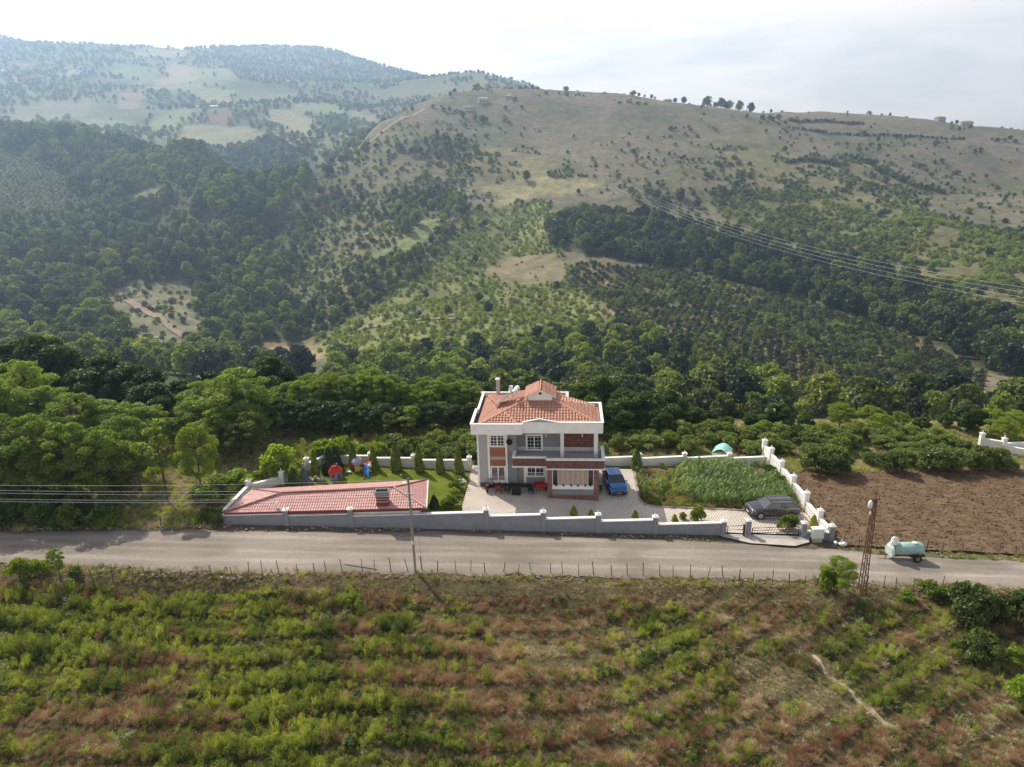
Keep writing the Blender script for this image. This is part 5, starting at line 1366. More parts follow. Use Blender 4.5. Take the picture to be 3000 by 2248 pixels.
# ------------------------------------------------------------------ street lamp, lattice mast, wires
M_POLE = mat('weathered_pole', (.30,.26,.22), .85, var=.2, scale=4); M_PORC = mat('porcelain', (.80,.80,.78), .3)
lp = thing('street_lamp', 'tall slim grey street lamp pole standing at the near edge of the gravel road', 'street lamp', (-8.1, 50.25, gz(-8.1)-.1))
MB().tube([(0,0,0),(0,0,4),(0,0,8.35)], [.12,.10,.07], 8).build('pole', M_POLE, lp, smooth=True)
MB().tube([(0,0,7.9),(-.05,-.3,8.25),(-.1,-.75,8.4)], .035, 5).build('lamp_arm', M_ALU, lp)
MB().ball((-.1,-.95,8.4), .2, 8, 5, .5).build('lamp_head', M_PORC, lp, smooth=True)
MB().box(-.28,.28,-.1,.1,6.3,6.36).box(-.28,.28,-.1,.1,7.0,7.06).build('cross_arm', M_ALU, lp)
for zz in (6.4,7.1):
    for s_ in (-.22,.22): MB().lathe([(.05,0),(.07,.05),(.04,.09),(.06,.13),(.02,.17)], (s_,0,zz), 7).build('insulator', M_PORC, lp)
MB().box(-.09,.09,-.16,-.1,2.7,2.95).build('junction_box', M_PORC, lp)
MB().tube([(.08,-.05,6.3),(.5,-.15,3.2),(.62,-.2,.2)], .012, 4).build('stay_wire', M_WIRE, lp)
mx_ = thing('lattice_mast', 'leaning looking rust red lattice power mast on a mound by the road', 'mast', (27.07, 48.84, field_h(np.array([27.07]), np.array([48.84]))[0]-.1))
b0, b1, hh = .22, .11, 8.3
leg = lambda sx, sy, z: (sx*(b0+(b1-b0)*z/hh), sy*(b0+(b1-b0)*z/hh), z)
for sx in (-1,1):
    for sy in (-1,1): MB().bar(leg(sx,sy,0), leg(sx,sy,hh), .055).build('leg', M_RUST, mx_)
nb = 17
for k in range(nb):
    z0, z1 = hh*k/nb, hh*(k+1)/nb; s_ = 1 if k % 2 else -1; mb = MB()
    for sy in (-1,1): mb.bar(leg(-s_,sy,z0), leg(s_,sy,z1), .03)
    for sx in (-1,1): mb.bar(leg(sx,-s_,z0), leg(sx,s_,z1), .03)
    mb.build('brace', M_RUST, mx_)
MB().bar((0,0,hh-.3),(.08,0,hh+.75),.05).bar((-.3,0,hh-.1),(.4,0,hh-.05),.06).bar((.3,0,hh-.1),(.33,0,hh+.35),.04).build('top_bracket', M_RUST, mx_)
MB().lathe([(.04,0),(.13,.05),(.16,.33),(.13,.6),(.05,.68)], (-.36,-.12,hh-.75), 10).build('lamp_head', M_PORC, mx_, smooth=True)
MB().bar((-.2,0,hh-.4),(-.42,-.1,hh-.3),.05).build('lamp_arm', M_ALU, mx_); MB().lathe([(.05,0),(.08,.12),(.05,.25)], (-.3,-.15,hh-1.25), 7).build('insulator', M_PORC, mx_)
M_CABLE = mat('overhead_cable', (.66,.65,.63), .5, .3)
def wire(name, label, cat, pts, sag, r, m_, group):
    P = [Vector(p) for p in pts]; out = []
    for a, b in zip(P, P[1:]):
        for i in range(17 if a is not P[-2] else 18):
            t = i/17.; p = a.lerp(b, t); p.z -= sag*4*t*(1-t); out.append(p)
    o0 = out[0]; o = MB().tube([p-o0 for p in out], r, 4).build(name, m_, None, o0); return tag(o, label, cat, group)
for i, (zz, dx) in enumerate(((8.15,-.05),(7.45,.22),(7.15,-.22),(6.75,.2),(6.55,-.2))):
    zl = (9.3,8.95,8.75,8.2,8.0)[i]
    wire('overhead_wire', ['topmost thin wire running left from the street lamp pole', 'second thin wire from the top left of the street lamp', 'middle thin wire left of the street lamp', 'fourth thin wire from the top left of the street lamp', 'lowest thin wire running left from the street lamp pole'][i],
         'wire', [(-8.1+dx*.1, 50.25, gz(-8.1)+zz), (-48, 50.4, zl+.15)], .35, .013, M_CABLE, 'wires left of the street lamp')
M_HV = mat('power_cable', (.42,.42,.42), .5)
TWR = atY(1668, 462, 690)
for i, (dy, dz) in enumerate(((0,0),(6,-2.0),(12,-4.5),(16,2.5))):
    e1 = atY(3150, 880+[0,17,34,-14][i], 225); s1 = atY(1120, 338+[0,5,8,3][i], 1150)
    wire('power_cable', ['high cable crossing the far hillside, second from the top', 'high cable crossing the far hillside, third from the top', 'lowest high cable crossing the far hillside', 'topmost high cable crossing the far hillside'][i], 'cable',
         [s1, TWR+Vector((0,dy,dz+4)), e1], 16, .038, M_HV, 'power cables over the hillside')
tw = thing('power_tower', 'slim grey lattice power tower on the far hillside carrying the cables', 'power tower', (TWR.x, TWR.y, hz(TWR.x, TWR.y)-.5))
th = TWR.z+6-tw.location.z
M_TWR = mat('galvanised_steel', (.30,.31,.30), .6, .5)
for sx in (-1,1):
    for sy in (-1,1): MB().bar((sx*1.3,sy*1.3,0),(sx*.25,sy*.25,th),.12).build('leg', M_TWR, tw)
MB().bar((-3,0,th-2),(3,0,th-2),.15).build('cross_arm', M_TWR, tw)

# ------------------------------------------------------------------ garden toys and furniture
def colm(n_, c, r=.5): return mat(n_, c, r, spec=.4)
M_RED = colm('red_plastic', (.50,.03,.025)); M_TBLUE = colm('blue_plastic', (.02,.22,.55)); M_YEL = colm('yellow_plastic', (.62,.48,.16)); M_LGREY = colm('grey_plastic', (.30,.32,.40)); M_PURP = colm('purple_plastic', (.12,.07,.2))
p_ = G(985,1403)
ph_ = thing('playhouse', 'red roofed plastic playhouse on the left side of the lawn', 'playhouse', (p_.x, p_.y, gz(p_.x)+.03), R(10))
MB().box(-.55,.55,-.5,.5,0,.85).build('wall', M_LGREY, ph_)
MB().add([(-.68,-.62,.82),(.68,-.62,.82),(.68,.62,.82),(-.68,.62,.82),(-.28,-.12,1.42),(.28,-.12,1.42),(.28,.12,1.42),(-.28,.12,1.42)], [(0,3,2,1),(4,5,6,7),(0,1,5,4),(1,2,6,5),(2,3,7,6),(3,0,4,7)]).build('roof', M_RED, ph_)
MB().box(.1,.28,-.1,.1,1.3,1.62).build('chimney', M_PURP, ph_); MB().box(.18,.5,-.515,-.501,.05,.72).build('door', M_PURP, ph_); MB().box(-.42,-.02,-.515,-.501,.35,.7).build('window', M_RED, ph_)
p_ = G(1058,1385)
sl = thing('slide_set', 'red and blue plastic play set with a bright blue slide on the lawn', 'slide', (p_.x, p_.y, gz(p_.x)+.03), 0)
for sx in (-.85,.15): MB().tube([(sx,.3,0),(sx,.3,1.35)], .09, 7).build('post', M_RED, sl)
MB().lathe([(.62,0),(.6,.2),(.42,.45),(.1,.58)], (-.35,.3,.95), 12).build('canopy', M_LGREY, sl); MB().tube([(-.35+.66*math.cos(a), .05, .6+.66*math.sin(a)) for a in np.linspace(0,math.pi,9)], .10, 6).build('arch', M_RED, sl)
MB().box(-.62,-.1,-.05,.1,.12,.8).build('panel', M_YEL, sl); MB().box(-.3,.6,.15,.75,.62,.72).build('deck', M_RED, sl)
MB().add([(.42,.1,.85),(.82,.1,.85),(.95,-1.0,.1),(.55,-1.0,.1),(.42,.1,.78),(.82,.1,.78),(.95,-1.0,.03),(.55,-1.0,.03)], [(0,1,2,3),(4,7,6,5),(0,4,5,1),(3,2,6,7)]).bar((.40,.1,.92),(.53,-1.0,.17),.05,.12).bar((.84,.1,.92),(.97,-1.0,.17),.05,.12).build('slide', M_TBLUE, sl)
MB().box(.7,1.1,.1,.5,.3,1.0).build('side_panel', M_RED, sl); MB().ball((.95,.0,.75),.22,8,5).build('light_knob', M_CAP, sl)
p_ = G(1030,1388)
bn = thing('toy_bench', 'small pale blue toy bench at the left of the slide', 'bench', (p_.x-.3, p_.y, gz(p_.x)+.03)); MB().box(-.25,.25,-.15,.15,.18,.24).build('seat', M_PALE, bn); MB().box(-.22,-.14,-.12,.12,0,.18).build('leg', M_TBLUE, bn); MB().box(.14,.22,-.12,.12,0,.18).build('leg', M_TBLUE, bn)
for i, (a, b, m_, lab) in enumerate(((1068,1405,M_RED,'small red ball lying on the lawn in front of the slide'), (1080,1402,M_TBLUE,'small turquoise ball lying on the lawn near the slide'), (1175,1396,M_PALE,'small pale green toy dropped in the middle of the lawn'))):
    p_ = G(a, b); o = MB().ball((0,0,.12),.12,8,6).build('toy_ball', m_, None, (p_.x, p_.y, gz(p_.x)+.03), smooth=True); tag(o, lab, 'ball')
# stone pile beside the lawn
M_ROCK = mat('pale_rock', (.50,.42,.34), .9, var=.25, scale=5)
p_ = G(925,1412)
rk = thing('rock_pile', 'small pile of pale stones at the left corner of the lawn', 'rock pile', (p_.x, p_.y, gz(p_.x)))
bm = bmesh.new(); bmesh.ops.create_icosphere(bm, subdivisions=1, radius=.22)
for v in bm.verts: v.co *= 1+rnd.uniform(-.2,.2)
rme = bpy.data.meshes.new('stone'); bm.to_mesh(rme); bm.free(); rme.materials.append(M_ROCK)
for i in range(14): link('stone', rme, rk, (rnd.uniform(-.8,.8), rnd.uniform(-.4,.4), rnd.uniform(.05,.45)), rnd.random()*6, rnd.uniform(.6,1.3))

# patio things under the balcony
M_DRED = colm('dark_red_fabric', (.16,.03,.03), .8); M_BLACKF = colm('black_rattan', (.022,.024,.024), .7); M_DGREEN = colm('dark_green_paint', (.02,.04,.025), .6)
def chair(label, at, rz, m_, group=None):
    t = thing('armchair', label, 'chair', (at.x, at.y, gz(at.x)+.04), rz, group)
    MB().box(-.28,.28,-.26,.28,.34,.44).build('seat', m_, t); MB().box(-.28,.28,.24,.30,.44,.92).build('backrest', m_, t)
    for s in (-1,1):
        MB().box(s*.28-.03,s*.28+.03,-.24,.26,.58,.63).build('armrest', m_, t)
        for q in (-.22,.24): MB().box(s*.26-.025,s*.26+.025,q-.025,q+.025,0,.58).build('leg', m_, t)
    return t
def table(name, label, at, rz, w, d, h, m_):
    t = thing(name, label, 'table', (at.x, at.y, gz(at.x)+.04), rz)
    MB().box(-w/2,w/2,-d/2,d/2,h-.05,h).build('tabletop', m_, t)
    for sx in (-1,1):
        for sy in (-1,1): MB().box(sx*(w/2-.06)-.03,sx*(w/2-.06)+.03,sy*(d/2-.06)-.03,sy*(d/2-.06)+.03,0,h-.05).build('leg', m_, t)
    return t
chair('dark red armchair against the grey wall under the bay window', G(1455,1428), R(5), M_DRED); chair('dark red armchair second from the left in front of the villa', G(1474,1430), R(-8), M_DRED)
chair('dark red armchair turned sideways in front of the other red chairs', G(1462,1446), R(170), M_DRED)
chair('black armchair right of the red ones by the wall', G(1492,1432), R(0), M_BLACKF); chair('black armchair facing away from the road beside the cabinet', G(1486,1446), R(160), M_BLACKF); chair('black armchair at the far end of the patio table', G(1556,1446), R(90), M_BLACKF)
table('patio_table', 'long black patio table in the shade under the balcony', G(1538,1443), R(-5), 1.5, .8, .74, M_BLACKF)
p_ = G(1513,1449); cb = thing('storage_cabinet', 'black rattan cabinet standing on the patio in front of the table', 'cabinet', (p_.x, p_.y, gz(p_.x)+.04), R(-5)); MB().box(-.42,.42,-.3,.3,.03,.92).build('body', M_BLACKF, cb); MB().box(-.45,.45,-.33,.33,.92,.97).build('top', M_DARKM, cb)
for k in range(3): MB().box(-.38,.38,-.315,-.301,.1+k*.28,.33+k*.28).build('drawer', M_DARKM, cb)
p_ = G(1548,1420); sf = thing('patio_sofa', 'long black sofa against the house wall under the balcony', 'sofa', (p_.x, p_.y, gz(p_.x)+.04), R(-4.6)); MB().box(-1.3,1.3,-.35,.35,.1,.42).build('seat', M_BLACKF, sf); MB().box(-1.3,1.3,.25,.4,.42,.95).build('backrest', M_BLACKF, sf)
for s_ in (-1,1): MB().box(s_*1.3-.1,s_*1.3+.1,-.35,.4,.1,.66).build('armrest', M_BLACKF, sf)
p_ = G(1524,1424); ts_ = thing('bird_feeder', 'pale T shaped stand rising above the patio furniture', 'stand', (p_.x, p_.y, gz(p_.x)+.04)); MB().tube([(0,0,0),(0,0,1.75)], .03, 6).build('pole', M_CAP, ts_); MB().box(-.3,.3,-.12,.12,1.75,1.85).build('top', M_CAP, ts_); MB().box(-.2,.2,-.2,.2,0,.05).build('foot', M_CAP, ts_)
p_ = G(1595,1437); rc_ = thing('hand_cart', 'small red hand cart with long handles beside the brick porch', 'cart', (p_.x-.3, p_.y, gz(p_.x)+.04), R(-4)); MB().add([(-.55,-.35,.35),(.45,-.35,.35),(.45,.35,.35),(-.55,.35,.35),(-.65,-.42,.8),(.55,-.42,.8),(.55,.42,.8),(-.65,.42,.8)], [(0,3,2,1),(0,1,5,4),(1,2,6,5),(2,3,7,6),(3,0,4,7)]).build('tray', M_RED, rc_)
for s_ in (-.3,.3): MB().bar((-.5,s_,.38),(-1.35,s_,.28),.04).build('handle', M_DARKM, rc_)
MB().add(*disc_wheel(.2,.09,12)).build('wheel', M_TYRE, rc_, (.45,0,.2)); MB().bar((-.45,.3,.36),(-.5,.3,0),.04).bar((-.45,-.3,.36),(-.5,-.3,0),.04).build('leg', M_DARKM, rc_)
p_ = G(1431,1437); mo = thing('motor_scooter', 'dark motor scooter with a red seat parked at the left corner of the villa', 'scooter', (p_.x+.1, p_.y, gz(p_.x)+.04), R(70))
for x_ in (-.55,.6): 
    w_ = MB().add(*disc_wheel(.27,.1,14)).build('wheel', M_TYRE, mo, (x_,0,.27)); MB().tube([(0,-.055,0),(0,.055,0)], .13, 8).build('rim', M_RIM, w_)
MB().add([(-.75,-.14,.5),(.05,-.14,.32),(.05,.14,.32),(-.75,.14,.5),(-.8,-.12,.72),(.0,-.15,.7),(.0,.15,.7),(-.8,.12,.72)], [(0,3,2,1),(4,5,6,7),(0,1,5,4),(1,2,6,5),(2,3,7,6),(3,0,4,7)]).build('body', M_BLACKP, mo)
MB().box(-.75,-.02,-.13,.13,.72,.80).build('seat', M_DRED, mo); MB().bar((.6,0,.3),(.38,0,1.0),.07).build('fork', M_ALU, mo); MB().bar((.38,-.32,1.02),(.38,.32,1.02),.035).build('handlebar', M_DARKM, mo)
MB().box(.38,.50,-.18,.18,.45,.98).build('front_shield', M_LGREY, mo); MB().box(-.05,.45,-.13,.13,.24,.30).build('footboard', M_BLACKP, mo)
p_ = hw(12.15,.3,-.65); hr = thing('hose_reel', 'dark garden hose reel standing by the right wall of the porch', 'hose reel', (p_.x, p_.y, gz(p_.x)+.04), R(85)); MB().tube([(0,-.15,.45),(0,.15,.45)], .3, 12).build('reel', M_DGREEN, hr); MB().bar((-.2,0,0),(0,0,.45),.05).bar((.2,0,0),(0,0,.45),.05).build('stand', M_DARKM, hr)

# mint tarpaulin shelter and post in the orchard
q = Vector((23.3,74.4,gz(23.3)-.05))
M_TARP = mat('mint_tarpaulin', (.30,.62,.54), .6, var=.06, scale=2)
tp = thing('tarpaulin_shelter', 'small shelter under a mint green tarpaulin behind the garden wall', 'shelter', q, R(-28))
arc = [(-.95+1.9*i/8, 1.0+.55*math.sin(math.pi*i/8)) for i in range(9)]
MB().add([(x, -1.0, z) for x, z in arc]+[(x, 1.0, z) for x, z in arc]+[(x, -1.0, z-.03) for x, z in arc]+[(x, 1.0, z-.03) for x, z in arc], [(i,i+1,i+10,i+9) for i in range(8)]+[(18+i,27+i,28+i,19+i) for i in range(8)]+[(i,18+i,19+i,i+1) for i in range(8)]).build('tarpaulin', M_TARP, tp)
MB().box(-.95,.95,-.97,-.93,.15,1.0).box(.91,.95,-.93,.97,.15,1.0).box(-.95,-.91,-.93,.97,.15,1.0).build('side_cloth', M_CAP, tp)
for sx in (-.93,.93):
    for sy in (-.95,.95): MB().bar((sx,sy,-.1),(sx,sy,1.0),.05).build('post', M_POST, tp)
o = MB().tube([(0,0,-.3),(.02,0,1.9)], [.07,.06], 6).build('wooden_post', M_RUST, None, (25.2,74.6,gz(25.2))); tag(o, 'brown wooden post right of the mint green shelter', 'post')

# neighbour's walls
wall_run('boundary_wall', 'white neighbouring wall with pillars at the right edge behind the orchard', [(56.0,79.8),(57.9,78.6),(76,79.5)], [-1.9,-2.1], .6, M_WALLW, [((56.0,79.8), -1.25), ((57.9,78.6), -1.45)], pil_col=M_WALLW)
wall_run('boundary_wall', 'white neighbouring wall running towards the ploughed field at the right edge', [(57.9,78.4),(60.8,76.2),(64.5,73.2),(70,70.5)], [-2.3,-2.6,-2.9], .6, M_WALLW, [((60.8,76.2), -1.9)], pil_col=M_WALLW)
flat_poly('neighbour_yard', [(58.3,78.4),(61,76.4),(65,73.4),(76,71),(76,79.2)], M_SOIL, .06, step=2)

# ------------------------------------------------------------------ far houses, tracks on the hills
M_FROOF = mat('far_roof', (.34,.20,.15), .8, var=.1, scale=1); M_FROOFW = mat('far_tin_roof', (.42,.40,.38), .6)
M_FWALL = mat('far_house_wall', (.42,.39,.35), .9)
def far_house(px, py, D, w, d, h, label, wallm, roofm, rz=0, win=True):
    w, d, h = w*.85, d*.85, h*.85
    p = atY(px, py, D); z = hz(p.x, p.y)
    t = thing('farm_house', label, 'house', (p.x, p.y, z-.4), rz)
    MB().box(-w/2,w/2,-d/2,d/2,-2,h).build('wall', wallm, t)
    MB().add([(-w/2-.5,-d/2-.5,h),(w/2+.5,-d/2-.5,h),(w/2+.5,d/2+.5,h),(-w/2-.5,d/2+.5,h),(-w/2+2,0,h+d*.22),(w/2-2,0,h+d*.22)], [(0,3,2,1),(0,1,5,4),(1,2,5),(2,3,4,5),(3,0,4)]).build('roof', roofm, t)
    if win:
        n = max(2, int(w/4)); wm = MB().box(-.6,.6,-.06,0,0,1.4).mesh('window', M_GLASS)
        for fl in range(max(1, int(h/3))):
            for i in range(n): link('window', wm, t, (-w/2+(i+.5)*w/n, -d/2-.002, .9+fl*2.9))
    return t
far_house(2754,352,1075,14,9,6,'grey brown house on the right hilltop, left one of two', M_HL, M_FROOF, .2)
far_house(2832,360,1070,17,11,5.5,'pale wide house on the right hilltop, right one of two', M_FWALL, M_FROOF, -.2)
far_house(1415,284,985,15,9,5.5,'pale house on the shoulder of the brown hill', M_FWALL, M_FROOFW, .3); far_house(1490,276,1000,10,7,3,'low house with a bright roof on the shoulder of the brown hill', M_FWALL, M_FROOFW, -.1)
far_house(1372,298,960,12,8,4,'low pale house at the left end of the brown hilltop', M_FWALL, M_FROOF, .1)
far_house(583,310,1640,18,10,5,'farm building with a bright roof among the far fields, upper one', M_FWALL, M_FROOFW, .1); far_house(632,326,1560,24,11,5,'long farm building with a pale roof beside the reddish far field', M_FWALL, M_FROOFW, -.1)
far_house(8,226,1950,22,12,6,'white building at the left edge of the far mountain', M_FWALL, M_FROOFW, 0); far_house(265,268,1700,30,12,6,'reddish farm sheds on the far mountain slope', M_BRICK, M_FROOF, .1); far_house(840,222,2050,24,10,5,'pale building high on the far mountain', M_FWALL, M_FROOFW, 0)
far_house(1955,305,1068,12,8,4,'small pale house among the hilltop trees', M_FWALL, M_FROOF, .2)
M_TRACK = mat('dirt_track', (.29,.21,.14), .95, var=.2, scale=.4); M_TRACKP = mat('pale_track', (.29,.25,.18), .95, var=.2, scale=.3)
def track(pts, w, m_, lift=.5):
    P = [atY(*p) for p in pts]; S = []
    for a, b in zip(P, P[1:]):
        n = max(1, int((b-a).length/4)); S += [a.lerp(b, i/n) for i in range(n)]
    S.append(P[-1]); x = np.array([p.x for p in S]); y = np.array([p.y for p in S])
    x = x + (vnoise(x, y, 20.)-.5)*3; dx = np.gradient(x); dy = np.gradient(y); L = np.hypot(dx, dy); nx, ny = -dy/L, dx/L
    V = []
    for k in (-1, -.5, 0, .5, 1):
        X = x+nx*w/2*k; Y = y+ny*w/2*k; V.append(np.stack([X, Y, height(X, Y)+lift], -1))
    n = len(x); V = np.stack(V, 1).reshape(-1, 3); F = [(i*5+k, i*5+k+1, (i+1)*5+k+1, (i+1)*5+k) for i in range(n-1) for k in range(4)]
    me = np_mesh('path', V, np.array(F)); me.materials.append(m_); tag(link('path', me), kind='structure')
track([(330,900,520),(372,918,500),(420,948,470),(480,972,440),(545,992,415)], 5, M_TRACK); track([(360,1058,400),(430,1045,405),(490,1032,410)], 4, M_TRACKP)
track([(195,815,560),(230,850,545),(270,880,535)], 5, M_TRACKP)
track([(1000,470,830),(1090,420,860),(1180,378,900),(1240,340,960)], 5, M_TRACKP)
track([(1030,990,415),(1120,1003,405),(1230,1005,400),(1340,998,400)], 3.5, M_TRACK)
track([(1700,820,480),(1760,880,440),(1830,960,380),(1900,1050,320)], 2.5, M_TRACK); track([(1760,790,500),(1850,870,440),(1960,980,360)], 2.2, M_TRACK); track([(1690,850,470),(1760,940,400)], 2.2, M_TRACK)
track([(1950,870,430),(2060,940,380),(2120,1000,340)], 1.8, M_TRACK)
# ------------------------------------------------------------------ near trees
def treeline(rows):
    for kind, px, top, Y, r, tint, name, label, cat, group in rows:
        t = atY(px, top, Y); z = min(hz(t.x, Y), gz(t.x)+.2)
        plant_tree(kind, (t.x, Y, z-.15), max(2.0, t.z-z), r, tint, name, label, cat, group)
LB = ('bright green feathery tree in the grove left of the garden', 'bright feathery trees of the left grove')
DB = ('tall dark broadleaf tree rising behind the left grove', 'dark broadleaf trees behind the left grove')
BL = ('bright green tree in the row behind the lawn', 'bright trees behind the lawn')
rows = []
def where(px, Y):
    a = 'in the front' if Y < 67 else ('in the middle' if Y < 74 else ('towards the rear' if Y < 82 else 'at the very back'))
    b = 'near the left picture edge' if px < 70 else ('left of the thin saplings' if px < 240 else ('above the thin saplings' if px < 460 else ('left of the outbuilding' if px < 660 else 'behind the outbuilding')))
    return a + ' of the left grove, ' + b
def behind(px, Y):
    b = 'behind the playhouse' if px < 1000 else ('behind the slide' if px < 1110 else ('behind the tallest clipped conifer' if px < 1230 else 'close to the villa'))
    return ('low in the row ' if Y < 84 else 'high in the row ') + b
def T(kind, px, top, Y, r, tint, lab, grp=None, cat='tree', name=None):
    if grp and 'left grove' in grp: lab = ('feathery %s tree ' % ('bright green' if tint > .55 else 'green') if kind == 'locust' else 'dark broadleaf tree ') + where(px, Y)
    if grp in ('bright trees behind the lawn', 'dark trees behind the lawn'): lab = ('bright green tree ' if tint > .55 else ('green tree ' if kind == 'locust' else 'dark green tree ')) + behind(px, Y)
    if grp == 'trees beyond the orchard': lab = '%s leafy tree at the orchard edge %s' % ('large dark' if r > 3.2 else ('dark' if tint < .42 else 'green'), 'right behind the villa' if px < 1850 else ('behind the vegetable bed' if px < 2250 else ('behind the ploughed field' if px < 2760 else 'behind the neighbouring wall')))
    rows.append((kind, px, top, Y, r, tint, name or {'locust': 'locust_tree', 'broad': 'broadleaf_tree', 'slender': 'young_tree', 'hazel': 'hazel_bush', 'shrub': 'shrub'}[kind], lab, cat, grp))
for px, top, Y, r, ti in ((-60,985,90,5,.2), (20,990,91,4.6,.3), (108,962,89,4.8,.35), (195,1035,92,4.6,.3), (290,1022,86,5.8,.45), (372,1055,84,4.6,.35), (425,1110,80,3.6,.3), (525,1105,86,3.4,.3), (790,1030,91,4.2,.4), (-150,1000,86,5,.3), (590,1080,92,4,.35)):
    T('broad', px, top, Y, r, ti, *DB)
for px, top, Y, r, ti in ((35,1035,75,4.2,.75), (-40,1090,70,4,.6), (110,1115,73,4.4,.55), (200,1135,70,4.2,.5), (285,1160,71,4.4,.5), (60,1195,60.5,3.4,.45), (165,1215,60,3.4,.45), (-70,1190,60,3.8,.45), (262,1235,60.5,3.2,.5), (345,1200,66,3.3,.55), (395,1170,73,3.2,.6), (600,1100,80,4.2,.6), (680,1062,77,4.8,.75), (738,1130,79,3.4,.55), (470,1170,80,3.0,.55), (640,1175,73,3.0,.6), (560,1150,76,3.0,.5), (720,1190,73,2.8,.5), (770,1180,77,2.8,.45), (500,1215,74,2.6,.5), (600,1215,72,2.4,.45), (690,1225,71.5,2.3,.4)):
    T('locust', px, top, Y, r, ti, *LB)
for px, top, Y, r, ti in ((840,1110,84,2.8,.5), (900,1085,86,2.8,.6), (965,1080,85,2.8,.65), (1030,1085,87,2.8,.7), (1085,1065,88,3.0,.75), (1140,1085,87,2.7,.6), (1245,1095,88,2.8,.65), (1305,1085,90,3.0,.7), (1360,1105,89,2.6,.55), (1200,1180,80,2.0,.8), (1065,1185,80,1.9,.55), (960,1170,80,2.1,.45), (1290,1170,83,2.1,.45), (880,1190,79,2.0,.4), (1130,1200,79,1.6,.35), (1010,1215,78.5,1.6,.4), (820,1185,79,2.0,.45), (870,1105,83,2.5,.55), (935,1095,83.5,2.5,.6), (1000,1098,84,2.5,.5), (1058,1085,85,2.6,.7), (1112,1090,85,2.5,.65), (1170,1110,85.5,2.4,.5), (1275,1105,86,2.5,.6), (1335,1110,87,2.4,.6), (1390,1125,87,2.2,.5), (1350,1195,83,1.8,.5)):
    T('locust', px, top, Y, r, ti, *BL)
for px, top, Y, r, ti in ((1185,1100,95,4.2,.35), (1420,1110,98,4.2,.3), (1000,1130,96,4.6,.25), (870,1150,94,4.6,.2), (760,1150,92,4.4,.2), (1120,1150,97,4.6,.2), (1300,1160,98,4.4,.2), (800,1157,79,2.7,0.35), (850,1167,79,2.7,0.40), (905,1162,79,2.7,0.35), (955,1172,79.5,2.7,0.40), (1005,1167,80,2.7,0.35), (1060,1177,80,2.7,0.40), (1110,1172,80.5,2.7,0.35), (1165,1182,80.5,2.7,0.40), (1215,1177,81,2.7,0.35), (1265,1172,81.5,2.7,0.40), (1320,1177,82,2.7,0.35), (1375,1172,82.5,2.7,0.40)):
    T('broad', px, top, Y, r, ti, 'dark green broadleaf tree among the row behind the lawn', 'dark trees behind the lawn')
p_ = G(455,1468); T('slender', 440, 1205, p_.y, 2.1, .6, 'slender young tree with a thin bare trunk in the dry grass')
p_ = G(552,1456); T('locust', 552, 1225, p_.y, 2.5, .65, 'small feathery tree right of the slender young tree in dry grass')
p_ = G(330,1450); T('slender', 320, 1255, p_.y, 1.9, .55, 'thin young tree at the front of the left grove')
p_ = G(160,1470); T('slender', 140, 1270, p_.y, 2.0, .5, 'spindly young tree near the left edge in front of the grove')
p_ = G(385,1440); T('slender', 385, 1290, p_.y, 1.4, .5, 'very thin sapling between the grove and the slender young tree')
# behind and right of the house
BR = ('dark leafy tree beyond the orchard at the edge of the valley', 'trees beyond the orchard')
for px, top, Y, r, ti in ((1700,1115,84.0,3.2,.35), (1765,1085,88.0,3.8,.3), (1835,1130,84.0,3.6,.3), (1893,1140,83.0,3.6,.4), (1965,1130,86.0,3.4,.35), (2035,1185,84.0,2.6,.3), (2130,1215,83.0,2.3,.35), (2285,1172,84.0,3.4,.4), (2365,1210,84.0,2.7,.3), (2470,1175,85.0,3.1,.45), (2555,1182,86.0,3.0,.5), (2640,1200,85.0,2.6,.45), (2705,1220,85.0,2.3,.4), (2850,1178,85.0,2.9,.35), (2915,1188,84.0,3.1,.55), (2985,1195,83.0,3.0,.6), (2770,1225,87.0,2.4,.35), (2200,1215,85.0,2.6,.4), (2080,1200,87.0,2.8,.3), (1730,1150,81.0,2.6,.25), (1800,1170,81.0,2.6,.3), (1930,1190,81.0,2.4,.3)):
    T('locust' if ti > .42 and px > 2000 else 'broad', px, top, Y, r*.9, min(1, ti+.25), *BR)
for px, top, Y, r, ti in ((1860,1225,81.0,1.9,.55), (2010,1240,81.0,1.8,.5), (2240,1225,82.0,1.8,.75), (2510,1225,82.0,2.0,.8), (2590,1205,83.0,2.3,.8), (2950,1215,81.0,2.1,.85), (2420,1235,82.0,1.7,.7), (2130,1245,81.5,1.6,.75), (2680,1240,82.0,1.6,.7)):
    T('locust', px, top, Y, r, ti, 'bright green smaller tree at the far edge of the orchard', 'bright small trees at the orchard edge')
for px, top, Y, r, k_, ti in ((-210,1010,84,4.6,'broad',.3), (-330,1050,80,4.4,'broad',.35), (-160,1100,72,3.8,'locust',.55), (-260,1130,70,3.8,'locust',.5), (-180,1200,61,3.4,'locust',.5), (-300,1195,62,3.4,'locust',.45), (-420,1120,74,4,'locust',.5)):
    T(k_, px, top, Y, r, ti, *(LB if k_ == 'locust' else DB))
treeline(rows); rows.clear()

